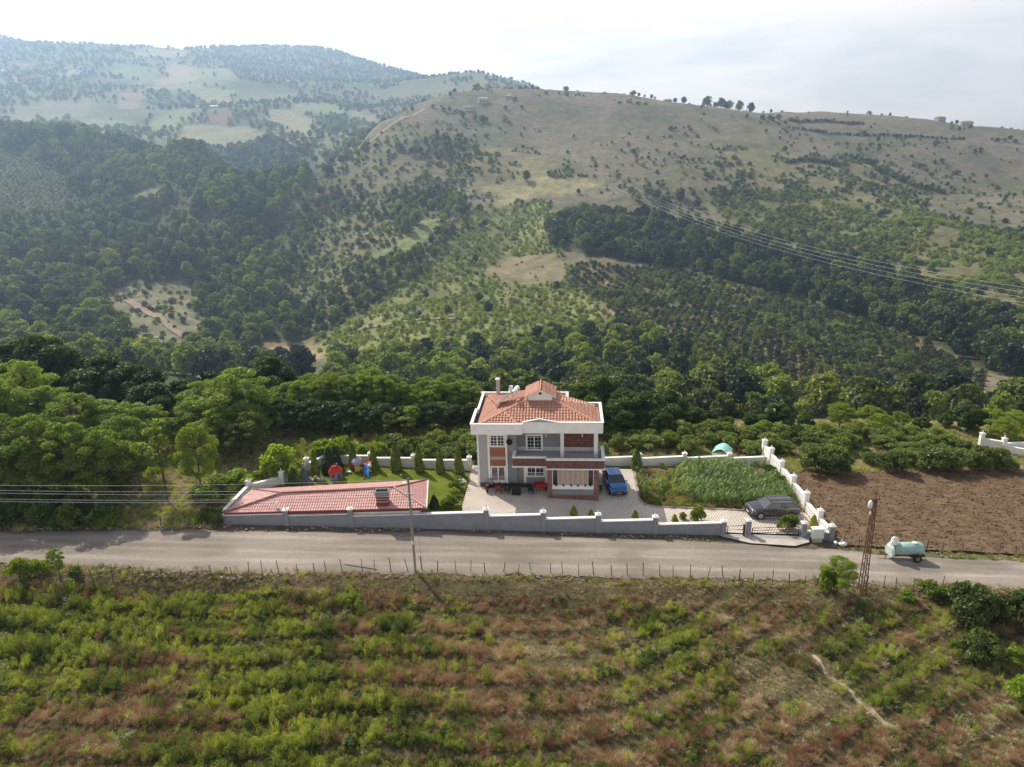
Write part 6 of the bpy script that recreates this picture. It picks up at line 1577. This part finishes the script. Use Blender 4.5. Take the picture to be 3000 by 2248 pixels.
# ---- near hazel orchard
occ = []
def orchard():
    x, y = jgrid(7, 66, 74.6, 82.2, 2.25, .33)
    n = 0
    for a, b in zip(x, y):
        px, py = proj(a, b, gz(a))
        if px > 3060 or px < 1755: continue
        if inpoly(np.array([px]), np.array([py]), [(1770,1318),(1870,1318),(1870,1350),(1770,1350)])[0]: continue
        if inpoly(np.array([px]), np.array([py]), [(1940,1325),(2000,1325),(2000,1352),(1940,1352)])[0]: continue
        if inpoly(np.array([px]), np.array([py]), [(2480,1320),(2640,1318),(2560,1372),(2480,1372)])[0]: continue
        if inpoly(np.array([px]), np.array([py]), [(2240,1345),(2360,1330),(2360,1385),(2240,1385)])[0]: continue
        if py > 1372 or (b < 76.5 and 21 < a < 26.5) or (a > 53 and b < 82.5): continue
        z = hz(a, b); r = rnd.uniform(1.15,1.85)
        plant_tree('hazel', (a, b, z-.1), rnd.uniform(1.3,2.1), r, ti := rnd.uniform(.45,1.0), 'hazel_bush', '%s %s hazel bush, %s row of the orchard %s' % ('broad' if r > 1.5 else 'slim', 'bright' if ti > .8 else ('dark' if ti < .6 else 'leafy'), 'front' if b < 77 else ('middle' if b < 79.5 else 'back'), 'beside the villa' if a < 14 else ('behind the vegetable bed' if a < 29 else ('behind the ploughed field' if a < 46 else 'by the neighbouring wall'))), 'bush', 'orchard hazel bushes'); n += 1
    return n
print('orchard', orchard())
for px, py, h, r, ti, lab in ((2400,1383,3.0,2.4,.3,'large dark hazel bush overhanging the far edge of the ploughed field'), (2445,1385,2.7,2.1,.25,'hazel bush right beside the largest one at the ploughed field edge'), (2615,1382,2.5,1.9,.25,'lone hazel bush in the middle of the far edge of the ploughed field'), (2735,1378,2.9,2.3,.3,'broad hazel bush at the right of the far edge of the ploughed field'), (2775,1376,2.6,2.0,.35,'hazel bush next to the broad one at the right field edge'), (2860,1370,2.6,2.2,.35,'hazel bush nearest to the neighbouring white wall'), (2250,1395,1.4,.9,.3,'small dark bush beside the white stepped wall'), (2925,1372,2.4,2,.3,'hazel bush partly hiding the neighbouring wall'), (2550,1362,1.6,1.2,.4,'small hazel bush in the dry gap of the orchard')):
    p_ = G(px, py); plant_tree('hazel', (p_.x, p_.y, gz(p_.x)-.1), h, r, ti, 'hazel_bush', lab, 'bush')
# orchard strip behind the lawn and along the house
for i, (px, py) in enumerate([(1180,1330),(1215,1322),(1255,1335),(1300,1322),(1340,1335),(1375,1322),(1395,1340),(1320,1350),(1240,1350),(1185,1350),(1150,1318),(1420,1310),(1280,1305),(1360,1305)]):
    p_ = G(px, py); plant_tree('hazel', (p_.x, p_.y, gz(p_.x)-.1), rnd.uniform(1.5,2.3), rnd.uniform(1.2,1.9), rnd.uniform(.3,.8), 'hazel_bush', 'leafy hazel bush behind the white wall of the lawn', 'bush', 'hazel bushes behind the lawn wall')
# shrubs round the left wall and under the grove
for px, py, h, r, ti, lab in ((830,1400,3.6,2.3,.95,'bright yellow green shrub outside the diagonal wall'), (868,1425,2.4,1.2,.7,'tall green shrub by the diagonal wall, right of the bright one'), (640,1440,1.6,2.0,.6,'low green shrub left of the outbuilding along the wall'), (700,1425,1.7,1.8,.7,'low green shrub outside the lower step of the diagonal wall'), (600,1465,1.5,1.9,.5,'spreading green shrub left of the outbuilding roof corner'), (760,1415,1.4,1.4,.55,'small shrub against the outside of the diagonal wall'), (640,1530,1.3,1.1,.2,'dark shrub at the left end of the roadside wall'), (610,1520,1.2,1.1,.3,'shrub next to the old fence posts by the wall end'), (985,1348,2.3,1.6,.6,'leafy shrub behind the playhouse'), (1010,1335,2.2,1.5,.8,'bright shrub behind the white lawn wall'), (940,1345,2.2,1.6,.7,'green shrub at the corner of the lawn wall'), (1065,1345,1.8,1.3,.6,'pale green shrub behind the slide outside the wall'), (1115,1340,1.8,1.4,.7,'green shrub behind the wall between two conifers')):
    p_ = G(px, py); plant_tree('shrub', (p_.x, p_.y, gz(p_.x)-.1), h, r, ti, 'shrub', lab, 'shrub')
for i in range(46):
    px = rnd.uniform(-90,330); py = rnd.uniform(1475,1548)
    p_ = G(px, py); plant_tree('shrub', (p_.x, p_.y, gz(p_.x)-.1), rnd.uniform(1.0,2.4), (q := rnd.uniform(.9,1.7)), (ti := rnd.uniform(.05,.5)), 'shrub', '%s %s undergrowth shrub at the roadside %s' % ('broad' if q > 1.3 else 'narrow', 'dark' if ti < .28 else 'green', 'at the left picture edge' if px < 120 else ('below the left grove' if px < 250 else 'near the thin saplings')), 'shrub', 'roadside undergrowth shrubs')
for i in range(30):
    px = rnd.uniform(-40,370); py = rnd.uniform(1400,1475)
    p_ = G(px, py); plant_tree('shrub', (p_.x, p_.y, gz(p_.x)-.1), rnd.uniform(.8,2.0), rnd.uniform(.8,1.4), (ti := rnd.uniform(.1,.6)), 'shrub', '%s shrub among the trunks of the left grove, %s' % ('dark' if ti < .35 else 'light green', 'left part' if px < 190 else ('middle part' if px < 300 else 'near the dry grass')), 'shrub', 'shrubs among the grove trunks')

# ---- clipped conifers and garden plants
def conifer_mesh(seed, mats_, spread=.30):
    rg = np.random.default_rng(seed); n = 2600
    t = rg.random(n)**.8; a = rg.random(n)*6.283; prof = np.sin(np.pi*np.clip(.12+.88*(1-t), 0, 1))**.0*((1-t)**.62)*(.55+.45*np.minimum(1, t/.12))
    prof *= 1+.10*np.sin(a*3+t*9)+.06*rg.normal(size=n)
    P = np.stack([np.cos(a)*prof*spread, np.sin(a)*prof*spread, .02+.98*t], -1)
    nr = np.stack([np.cos(a), np.sin(a), .5+0*a], -1)+rg.normal(size=(n, 3))*.45; nr /= np.linalg.norm(nr, axis=1)[:, None]
    u = np.cross(nr, [0,0,1.])+rg.normal(size=(n, 3))*.15; u /= np.linalg.norm(u, axis=1)[:, None]; v = np.cross(nr, u); s = (.022+.03*rg.random(n))[:, None]
    V = np.stack([P-u*s, P-v*s*1.6, P+u*s, P+v*s*1.6], 1).reshape(-1, 3)
    return plant_mesh('conifer_foliage', V, np.arange(4*n).reshape(-1, 4), mats_, None, seed)
CON = [conifer_mesh(s, [M_LEAF_C], .19) for s in (1,2,3)]; CONW = [conifer_mesh(s, [M_LEAF_G], .27) for s in (4,5)]; CONB = [conifer_mesh(6, [M_LEAF_B], .30)]; COND = [conifer_mesh(7, [M_LEAF_D], .30)]
M_STEM = MB().tube([(0,0,-.1),(0,0,.6)], [.03,.015], 5).mesh('conifer_trunk', M_BARK)
def conifer(px, py, h, meshes, tint, label, name='conifer', wide=1.0, group=None):
    p_ = G(px, py); t = thing(name, label, 'conifer', (p_.x, p_.y, gz(p_.x)+.0), rnd.random()*6, group); t.scale = (h*wide, h*wide, h)
    f = link('foliage', meshes[rnd.randrange(len(meshes))], t); f['tint'] = tint; link('trunk', M_STEM, t); return t
for px, py, h, w, lab in ((925,1397,2.85,.85,'clipped cone conifer at the left corner of the lawn'), (1037,1374,2.8,1.0,'clipped cone conifer behind the slide'), (1096,1374,2.5,1.1,'clipped cone conifer right of the slide by the white wall'), (1162,1381,3.15,1.1,'tallest clipped cone conifer along the white lawn wall'), (1229,1383,2.95,1.05,'clipped cone conifer in the middle of the lawn wall, right of the tallest'), (1290,1386,2.75,1.0,'clipped cone conifer second from the garden gate'), (1345,1396,3.0,1.05,'clipped cone conifer nearest to the garden gate and villa')):
    conifer(px, py, h, CON, .75, lab, wide=w*.88)
conifer(1864,1377,2.5,CON,.6,'single clipped cone conifer at the back corner of the vegetable bed',wide=1.25)
conifer(2380,1566,1.9,CONW,1.0,'golden green cone conifer behind the meter box by the gate')
conifer(968,1385,2.7,COND,.1,'dark broad conifer behind the playhouse',wide=1.1); conifer(985,1372,2.4,COND,.15,'dark conifer at the back corner of the lawn',wide=1.0)
conifer(893,1425,2.0,CONB,.6,'blue grey spruce beside the outbuilding roof',wide=1.2)
conifer(862,1430,2.2,COND,.4,'dark slim conifer inside the diagonal wall',wide=.8)
conifer(1861,1517,.75,CONW,1.0,'tiny golden conifer behind the wall in front of the drive, left one',wide=1.5); conifer(1976,1530,.8,CONW,.95,'tiny golden conifer behind the wall left of the spiky bush',wide=1.5)
conifer(1681,1509,.95,CONW,.85,'small yellow green conifer behind the wall in front of the porch',wide=1.4); conifer(1731,1511,.65,CONW,.95,'small golden conifer beside the pillar in front of the porch',wide=1.5)
conifer(1273,1488,1.3,COND,.4,'small dark conifer at the lawn corner right of the outbuilding',wide=1.2)
for px, py, h, r, ti, lab in ((2044,1528,1.5,1.0,.35,'spiky green bush on the drive behind the grey wall'), (2307,1553,1.5,1.1,.35,'rounded olive green bush just behind the driveway gate'), (1337,1435,1.0,.85,.05,'dark reddish shrub in the flower bed beside the lawn'), (1330,1455,.9,.75,1.0,'golden yellow ball shaped shrub beside the lawn'), (1322,1485,1.2,.9,.35,'dark green shrub in the flower bed by the roadside wall'), (1305,1490,1.0,.6,.5,'small leafy shrub at the front end of the flower bed'), (1343,1415,.8,.6,.7,'small yellowish shrub at the edge of the garden path'), (1590,1420,1.9,.75,.1,'tall dark potted shrub at the house wall by the brick porch'), (1352,1402,.7,.5,.4,'low dark shrub next to the last cone conifer'), (2000,1522,.7,.5,.5,'thin small bush left of the spiky bush on the drive'), (2265,1405,1.2,.8,.25,'dark bush inside the white stepped wall'), (2285,1425,1.3,.9,.3,'green bush leaning on the white stepped wall'), (2300,1450,1.1,.8,.4,'leafy bush at the foot of the white stepped wall')):
    p_ = G(px, py); plant_tree('shrub', (p_.x, p_.y, gz(p_.x)-.02), h, r, ti, 'shrub', lab, 'shrub')
p_ = G(1343,1428); fl = MB()
for i in range(60):
    a = rnd.random()*6.28; q = rnd.random()**.5*.5; fl.ball((math.cos(a)*q, math.sin(a)*q, .5+.4*rnd.random()*(1-q)), .05, 5, 3)
o = fl.build('flower_heads', M_CAP, None, (p_.x+.35, p_.y, gz(p_.x)+.05)); tag(o, kind='stuff')
# ------------------------------------------------------------------ weeds, crops, grass
def blades(n, h, spread, w, rg, lean=.35, droop=.0):
    a = rg.random(n)*6.283; r = spread*rg.random(n)**.6; b = rg.random(n)*6.283; hh = h*(.5+.5*rg.random(n))
    base = np.stack([np.cos(a)*r*.5, np.sin(a)*r*.5, 0*a-.05], -1); d = np.stack([np.cos(b), np.sin(b), 0*b], -1)
    tip = base + np.stack([np.cos(a)*r*.6, np.sin(a)*r*.6, hh], -1) + d*(lean*hh)[:, None]
    mid = (base+tip)/2 + np.stack([0*a, 0*a, hh*.10], -1); s = np.stack([-np.sin(b), np.cos(b), 0*b], -1)*w
    V = np.stack([base-s*.6, base+s*.6, mid+s, tip, mid-s], 1).reshape(-1, 3)
    return V, np.arange(n*5).reshape(-1, 5)
def fan5(V, F):
    """pentagon blades as quad + triangle pairs -> plain quads with a doubled corner avoided"""
    q = np.concatenate([F[:, [0,1,2,4]]]); t = F[:, [4,2,3]]
    return q, t
def blade_mesh(name, parts, mats_, seed):
    """parts: list of (V, F, material index)"""
    vs = []; fs = []; mi = []; b = 0
    for V, F, m_ in parts:
        if F.shape[1] == 5:
            q, t = fan5(V, F); fs += [tuple(f) for f in (q+b)] + [tuple(f) for f in (t+b)]; mi += [m_]*(len(q)+len(t))
        else: fs += [tuple(f) for f in (F+b)]; mi += [m_]*len(F)
        vs.append(V); b += len(V)
    me = bpy.data.meshes.new(name); me.from_pydata(np.concatenate(vs).tolist(), [], fs)
    for mm in mats_: me.materials.append(mm)
    me.polygons.foreach_set('material_index', np.array(mi, np.int32))
    at = me.attributes.new('leafvar', 'FLOAT', 'FACE'); at.data.foreach_set('value', np.random.default_rng(seed).random(len(fs)).astype(np.float32)); me.update()
    return me
M_WG = leafmat('weed_green', (.085,.116,.028), (.40,.43,.09), .42); M_WD = leafmat('weed_dark', (.045,.080,.026), (.13,.18,.06), .3)
M_DRY = leafmat('weed_dry', (.24,.125,.065), (.58,.41,.23), .25, (1.1,1,.8)); M_STRAW = leafmat('straw', (.38,.30,.17), (.64,.53,.32), .25, (1.1,1,.8)); M_WHITE = mat('white_blossom', (.62,.63,.55), .8)
W_ = []
for s in range(3):     # 0-2 green leafy weeds
    rg = np.random.default_rng(s+30)
    W_.append(blade_mesh('leafy_weed', [(*leaf_cloud(crown_lobes(rg, .42, .75, .05, 5, 1.1, .6, (.3,.5)), 200, .095, rg, .3, .45, .3, .6), 0), (*blades(24, .8, .34, .010, rg), 0)], [M_WG], s))
for s in range(2):     # 3-4 grass tufts
    rg = np.random.default_rng(s+40); W_.append(blade_mesh('grass_tuft', [(*blades(75, .62, .42, .016, rg, .5), 0)], [M_WG], s))
for s in range(3):     # 5-7 dry reddish weeds
    rg = np.random.default_rng(s+50); W_.append(blade_mesh('dry_weed', [(*blades(60, .6, .42, .013, rg, .45), 0), (*leaf_cloud([((0,0,.35),(.36,.36,.3))], 110, .045, rg, .0, .5, .2, .7), 0)], [M_DRY], s))
for s in range(2):     # 8-9 straw
    rg = np.random.default_rng(s+60); W_.append(blade_mesh('straw_tuft', [(*blades(60, .45, .5, .012, rg, .9), 0)], [M_STRAW], s))
for s in range(2):     # 10-11 dark broad leaves
    rg = np.random.default_rng(s+70); W_.append(blade_mesh('broad_leaf_weed', [(*leaf_cloud([((0,0,.22),(.4,.4,.26))], 46, .26, rg, .7, .6, .3, .5), 0)], [M_WD], s))
for s in range(2):     # 12-13 white flowering
    rg = np.random.default_rng(s+80); W_.append(blade_mesh('flowering_weed', [(*blades(30, .8, .4, .012, rg, .3), 0), (*leaf_cloud([((0,0,.35),(.35,.35,.3))], 50, .12, rg, .3, .5, .3, .6), 0), (*leaf_cloud([((0,0,.78),(.36,.36,.12))], 26, .05, rg, .9, .9, .3, .9), 1)], [M_WG, M_WHITE], s))
for s in range(2):     # 14-15 tall feathery green
    rg = np.random.default_rng(s+90); W_.append(blade_mesh('tall_weed', [(*blades(46, 1.15, .34, .016, rg, .28), 0), (*leaf_cloud([((0,0,.75),(.25,.25,.4))], 70, .11, rg, .2, .35, .2, .8), 0)], [M_WG], s))
PATHP = [G(*p) for p in ((2385,1880),(2420,1925),(2455,1962),(2515,2005),(2570,2065),(2615,2095))]
def dist_line(x, y, P):
    d = np.full(x.shape, 1e9)
    for a, b in zip(P, P[1:]):
        ax, ay, bx, by = a.x, a.y, b.x, b.y; L2_ = (bx-ax)**2+(by-ay)**2
        t = np.clip(((x-ax)*(bx-ax)+(y-ay)*(by-ay))/L2_, 0, 1); d = np.minimum(d, np.hypot(x-ax-t*(bx-ax), y-ay-t*(by-ay)))
    return d
FLATP = [[(2170,1890),(2260,1880),(2400,1960),(2520,2030),(2500,2080),(2330,2010),(2180,2010)], [(1500,1830),(1640,1850),(1720,1920),(1560,1930)], [(2150,1870),(2210,1880),(2250,1960),(2160,1930)]]
def weeds():
    x, y = jgrid(-60, 62, 24, 50.4, .205, .5)
    z0 = gz(x); px, py = proj(x, y, z0); k = (px > -420) & (px < 3420) & (py < 2560); x, y, px, py = x[k], y[k], px[k], py[k]
    n = len(x); s = row_coord(x, y)
    furrow = np.cos(s*2*np.pi/2.7)          # 1 in the furrows
    big = fbm(x, y, 7., 4); dryn = .55*fbm(x+100, y+50, 6.5, 3)+.45*fbm(x+17, y+450, 1.5, 3); hue = .5*fbm(x+300, y, 2.6, 3)+.5*vnoise(x+80, y+11, .8); wh = fbm(x+30, y+700, 3.2, 3)
    left = sstep(14, -8, x)
    flat = np.zeros(n, bool)
    for P in FLATP: flat |= inpoly(px, py, P)
    dpath = dist_line(x, y, PATHP)
    dens = np.clip(.80 - .45*sstep(.4, .95, furrow)*(.4+.6*sstep(-14, 4, x)+.3), .12, 1); dens = np.where(flat, .55, dens); dens = np.where(dpath < .42, .22, dens)
    keep = nrng.random(n) < dens
    dry = dryn*1.0 + .16*sstep(46, 49.5, y)*1.0 + .07*(1-left) - .04*left
    pick = np.empty(n, int); u = nrng.random(n)
    pdry = np.clip((dry-.50)*4.4+.53, .05, .92)
    isd = u < pdry
    v = nrng.random(n)
    pick[:] = np.where(v < .36, nrng.integers(0, 3, n), np.where(v < .66, nrng.integers(3, 5, n), np.where(v < .74, nrng.integers(14, 16, n), np.where(v < .84, nrng.integers(10, 12, n), nrng.integers(3, 5, n)))))
    wv = nrng.random(n); pstraw = np.clip(.25+.45*(1-left)*sstep(.45, .6, hue), 0, .8)
    pick = np.where(isd, np.where(wv < pstraw, nrng.integers(8, 10, n), nrng.integers(5, 8, n)), pick)
    pick = np.where((flat | (dpath < .5)) & (nrng.random(n) < .75), nrng.integers(8, 10, n), pick)
    pick = np.where((y > 48.0) & (nrng.random(n) < .45), nrng.integers(8, 10, n), pick)
    pick = np.where((wh > .70) & (nrng.random(n) < .22) | (nrng.random(n) < .006), nrng.integers(12, 14, n), pick)
    tall = (big > .55) & ~isd & ~flat & (nrng.random(n) < .4*left+.1)
    pick = np.where(tall & (nrng.random(n) < .4), nrng.integers(14, 16, n), pick)
    sc = (.38+.58*nrng.random(n)**1.5)*(.72+.7*np.clip(big-.2, 0, 1))*np.where(flat, .6, 1)*np.where(furrow > .7, .7, 1)*np.where(y > 47.9, .55, 1)
    tint = np.clip(.45+(hue-.5)*1.7+(nrng.random(n)-.5)*.5, 0, 1)
    x, y, pick, sc, tint = x[keep], y[keep], pick[keep], sc[keep], tint[keep]; z = near_h(x, y)-.02
    scatter('field_weeds', W_, np.stack([x, y, z], 1), np.stack([sc, sc, sc*(.8+.5*nrng.random(len(x)))], 1), nrng.random(len(x))*6.28, tint, pick, tilt=nrng.normal(size=(len(x), 2))*.12)
    return len(x)
print('weeds', weeds())
P_ = [atY(p[0], p[1], 1) for p in []]
def footpath():
    xs = [p.x for p in PATHP]; ys = [p.y for p in PATHP]; t = np.linspace(0, 1, 60); tt = np.linspace(0, 1, len(xs)); x = np.interp(t, tt, xs); y = np.interp(t, tt, ys)
    dx = np.gradient(x); dy = np.gradient(y); L = np.hypot(dx, dy); V = []
    wv = .17+.10*(vnoise(x, y, .7)-.5)*2
    for k in (-1,-.4,.4,1):
        X = x-dy/L*wv*k; Y = y+dx/L*wv*k; V.append(np.stack([X, Y, near_h(X, Y)+.03-.02*(1-abs(k))], -1))
    V = np.stack(V, 1).reshape(-1, 3); F = np.array([(i*4+k, i*4+k+1, (i+1)*4+k+1, (i+1)*4+k) for i in range(59) for k in range(3)])
    me = np_mesh('footpath', V, F); me.materials.append(mat('trodden_earth', (.33,.27,.19), .95, var=.2, scale=3)); tag(link('footpath', me), kind='structure')
footpath()
# verges and rough grass around the yard
def verge():
    out = []
    def region(x0, x1, y0, y1, st, cond, prob, picks, sc, tint):
        x, y = jgrid(x0, x1, y0, y1, st, .5); k = cond(x, y) & (nrng.random(len(x)) < prob(x, y)); x, y = x[k], y[k]; n = len(x)
        s = U(n, *sc); out.append(np.stack([x, y, near_h(x, y)-.02, s, np.clip(U(n, *tint)+(fbm(x, y, 3.)-.5)*.6, 0, 1), np.array(picks)[nrng.integers(0, len(picks), n)]], -1))
    gr = [3,4,0,8]; dr = [8,9,5,3,8]
    # between field fence and road
    region(-45, 45, 49.3, 51.0, .28, lambda x, y: y < road_near(x)+.25*(vnoise(x, y, .8)), lambda x, y: np.clip((fbm(x, y, 2.)-.30)*1.9, 0, .85), [3,4,8,5,9,0], (.25,.6), (.3,.8))
    # foot of the wall and verge right of it
    region(-30, 28, 56.2, 57.3, .3, lambda x, y: y > road_far(x)-.1, lambda x, y: np.clip((fbm(x, y, 3.)-.5)*2.2, 0, .5)*np.where(x > 18, .2, 1), [3,4,10,8], (.15,.35), (.2,.7))
    region(28.4, 62, 53.3, 56.4, .3, lambda x, y: (y > road_far(x)+.1) & ~inpoly(x, y, PLOUGH), lambda x, y: np.clip(.5+(fbm(x, y, 3.)-.5)*1.5, .1, .95), [3,4,8,9,3,8], (.35,.75), (.35,.8))
    # left of the yard
    region(-62, -25, 55.3, 80, .42, lambda x, y: (y > road_far(x)+.2) & ~inpoly(x, y, [(-26.6,57.3),(-26.2,63.9),(-23.2,65.6),(-21.6,68.8),(-20,71),(0,71),(0,57)]), lambda x, y: np.full(x.shape, .75), [8,9,8,3,4,9], (.5,1.1), (.4,1.))
    region(-25, 9, 65, 82, .42, lambda x, y: (y > 71.2) | ((x < -20.5) & (y > 69-(x+21)*1.3)), lambda x, y: np.full(x.shape, .7), [8,9,3,4,0,14], (.5,1.1), (.4,1.))
    # orchard floor
    region(8, 72, 72.8, 96, .46, lambda x, y: ~inpoly(x, y, PLOUGH) & ~((x < 28.4) & (y < 73.2)), lambda x, y: np.full(x.shape, .7), [8,9,3,8,4], (.5,1.0), (.4,.9))
    region(28.3, 84, 70.6, 74.5, .3, lambda x, y: ~inpoly(x, y, PLOUGH), lambda x, y: np.full(x.shape, .8), [8,9,3,8], (.5,1.0), (.5,.9))
    region(28.2, 30.2, 57, 74, .3, lambda x, y: x < 28.9+.8*vnoise(x, y, 2.), lambda x, y: np.full(x.shape, .7), [8,3,4,9,10], (.3,.7), (.4,.9))
    a = np.concatenate(out)
    scatter('wild_grass', W_, a[:, :3], np.stack([a[:, 3]]*3, 1), nrng.random(len(a))*6.28, a[:, 4], a[:, 5].astype(int)); return len(a)
print('verge', verge())
# short lawn grass
def lawn():
    rg = np.random.default_rng(3); me = [blade_mesh('lawn_tuft', [(*blades(26, .11, .3, .008, rg, .5), 0)], [M_WG], 5)]
    x, y = jgrid(-26, -4.5, 57.5, 71, .2, .5); k = inpoly(x, y, LAWN); x, y = x[k], y[k]
    scatter('lawn_grass', me, np.stack([x, y, gz(x)+.03], 1), np.ones((len(x), 3)), nrng.random(len(x))*6.28, np.clip(.35+(fbm(x, y, 2.5)-.5)*1.2, 0, 1), np.zeros(len(x), int)); return len(x)
print('lawn', lawn())
# maize and vegetables in the bed
def crops():
    rg = np.random.default_rng(9)
    def maize(seed):
        rg = np.random.default_rng(seed); parts = [(*blades(3, 1.5, .05, .02, rg, .05), 0)]; n = 13
        a = rg.random(n)*6.283; z = .2+1.2*rg.random(n); L = .5+.35*rg.random(n); d = np.stack([np.cos(a), np.sin(a), 0*a], -1); sd = np.stack([-np.sin(a), np.cos(a), 0*a], -1)*.045
        b = np.stack([0*a, 0*a, z], -1); m_ = b+d*(L*.5)[:, None]+np.stack([0*a, 0*a, .22+0*a], -1); t = b+d*L[:, None]+np.stack([0*a, 0*a, -.05-.15*rg.random(n)], -1)
        V = np.stack([b-sd*.4, b+sd*.4, m_+sd, t, m_-sd], 1).reshape(-1, 3); parts.append((V, np.arange(5*n).reshape(-1, 5), 0))
        return blade_mesh('maize_plant', parts, [M_MAIZE], seed)
    M_MAIZE = leafmat('maize_leaf', (.10,.165,.035), (.30,.40,.10), .42)
    C = [maize(s) for s in range(3)] + [W_[10], W_[11], W_[0], W_[3], W_[6]]
    x, y = jgrid(12.4, 27.6, 62.2, 72.6, .36, .35); k = inpoly(x, y, GARDEN); x, y = x[k], y[k]; n = len(x)
    px, py = proj(x, y, gz(x))
    mz = inpoly(px, py, [(1985,1395),(2010,1372),(2130,1362),(2180,1385),(2200,1402),(2290,1412),(2325,1470),(2200,1485),(2040,1480),(2010,1450)]) ; 
    soil = inpoly(px, py, [(1850,1370),(1980,1362),(1975,1380),(1950,1400),(1905,1420),(1870,1400)]) | inpoly(px, py, [(2190,1380),(2240,1372),(2260,1410),(2200,1400)])
    pick = np.where(mz, nrng.integers(0, 3, n), np.array([3,4,5,6,5,0])[nrng.integers(0, 6, n)])
    pick = np.where((py > 1455) & ~mz, np.array([5,6,6,7])[nrng.integers(0, 4, n)], pick)
    keep = nrng.random(n) < np.where(soil, .18, np.where(mz, .95, .8)); pick = np.where(soil, np.array([3,7,6])[nrng.integers(0, 3, n)], pick)
    sc = np.where(mz, U(n, .6, .95), U(n, .5, .95)); x, y, pick, sc = x[keep], y[keep], pick[keep], sc[keep]
    scatter('vegetable_crops', C, np.stack([x, y, gz(x)+.03], 1), np.stack([sc]*3, 1), nrng.random(len(x))*6.28, np.clip(.5+(fbm(x, y, 2.)-.5)*1.4, 0, 1), pick); return len(x)
print('crops', crops())
# ---- taller plants of the field edge
for px, py, top, r, kind, ti, name, lab in ((2450,1748,1625,1.6,'locust',.8,'sapling','feathery green sapling beside the foot of the lattice mast'), (2425,1748,1672,1.0,'shrub',.55,'shrub','low green shrub left of the sapling by the mast'), (178,1700,1600,.8,'locust',.65,'sapling','thin leafy sapling at the left end of the field fence'), (60,1700,1635,1.0,'shrub',.6,'shrub','green shrub at the left edge of the picture by the road'), (120,1695,1640,.9,'shrub',.45,'shrub','small shrub left of the thin leafy sapling'), (225,1700,1660,.7,'shrub',.4,'shrub','small shrub right of the thin leafy sapling'),
    (2830,1840,1712,2.1,'hazel',.12,'fig_bush','large dark leafy bush at the right end of the field edge'), (2985,1850,1735,1.7,'hazel',.15,'fig_bush','dark leafy bush at the right picture edge below the road'), (2905,1835,1745,1.4,'hazel',.12,'fig_bush','dark bush filling the gap between the two large dark bushes'), (2865,1945,1850,1.5,'hazel',.2,'fig_bush','smaller dark bush below the large one at the right'), (2810,1915,1870,.9,'shrub',.3,'shrub','low shrub left of the smaller dark bush'), (2985,2080,1985,1.3,'shrub',1.0,'shrub','bright yellow green shrub at the right edge of the field'), (2720,1745,1700,1.1,'shrub',.5,'shrub','green shrub at the road edge right of the mast'), (2650,1760,1735,.9,'shrub',.5,'shrub','low green shrub on the bank right of the mast'), (2770,1760,1722,1.0,'shrub',.45,'shrub','shrub left of the large dark bush on the bank'),
    (2960,1960,1900,1.0,'shrub',.45,'shrub','leafy shrub below the dark bush at the right edge')):
    b = G(px, py, -.9 if py > 1790 else -.3); zb_ = fz(b.x, b.y); t = atY(px, top, b.y)
    plant_tree(kind, (b.x, b.y, zb_-.05), max(.8, t.z-zb_), r, ti, name, lab, 'bush' if kind == 'hazel' else ('sapling' if kind == 'locust' else 'shrub'))

# stones and clods pushed to the road's edges
def rubble():
    rg = np.random.default_rng(77); n = 2600
    x = -48+100*rg.random(n); near = rg.random(n) < .62
    y = np.where(near, road_near(x)-.05-.75*rg.random(n)**1.3, road_far(x)+.1+.6*rg.random(n))
    k = (fbm(x, y, 2.5) > .44) & ~((x > 17) & (x < 28.5) & ~near); x, y = x[k], y[k]; n = len(x)
    bm = bmesh.new(); bmesh.ops.create_icosphere(bm, subdivisions=1, radius=1.0); bm.verts.ensure_lookup_table()
    base = np.array([v.co[:] for v in bm.verts]); fc = np.array([[v.index for v in f.verts] for f in bm.faces]); bm.free()
    s_ = .03+.11*rg.random(n)**3
    V = base[None]*(s_[:, None, None]*(1+.25*rg.normal(size=(n, len(base), 1))))*np.array([1.2,1,.7]) + np.stack([x, y, gz(x)+.0], -1)[:, None]
    me = np_mesh('roadside_stones', V.reshape(-1, 3), (np.arange(n)[:, None, None]*len(base)+fc[None]).reshape(-1, 3)); me.materials.append(mat('road_stone', (.24,.20,.165), .95, col2=(.34,.30,.26), scale=2)); tag(link('roadside_stones', me), kind='stuff')
rubble()
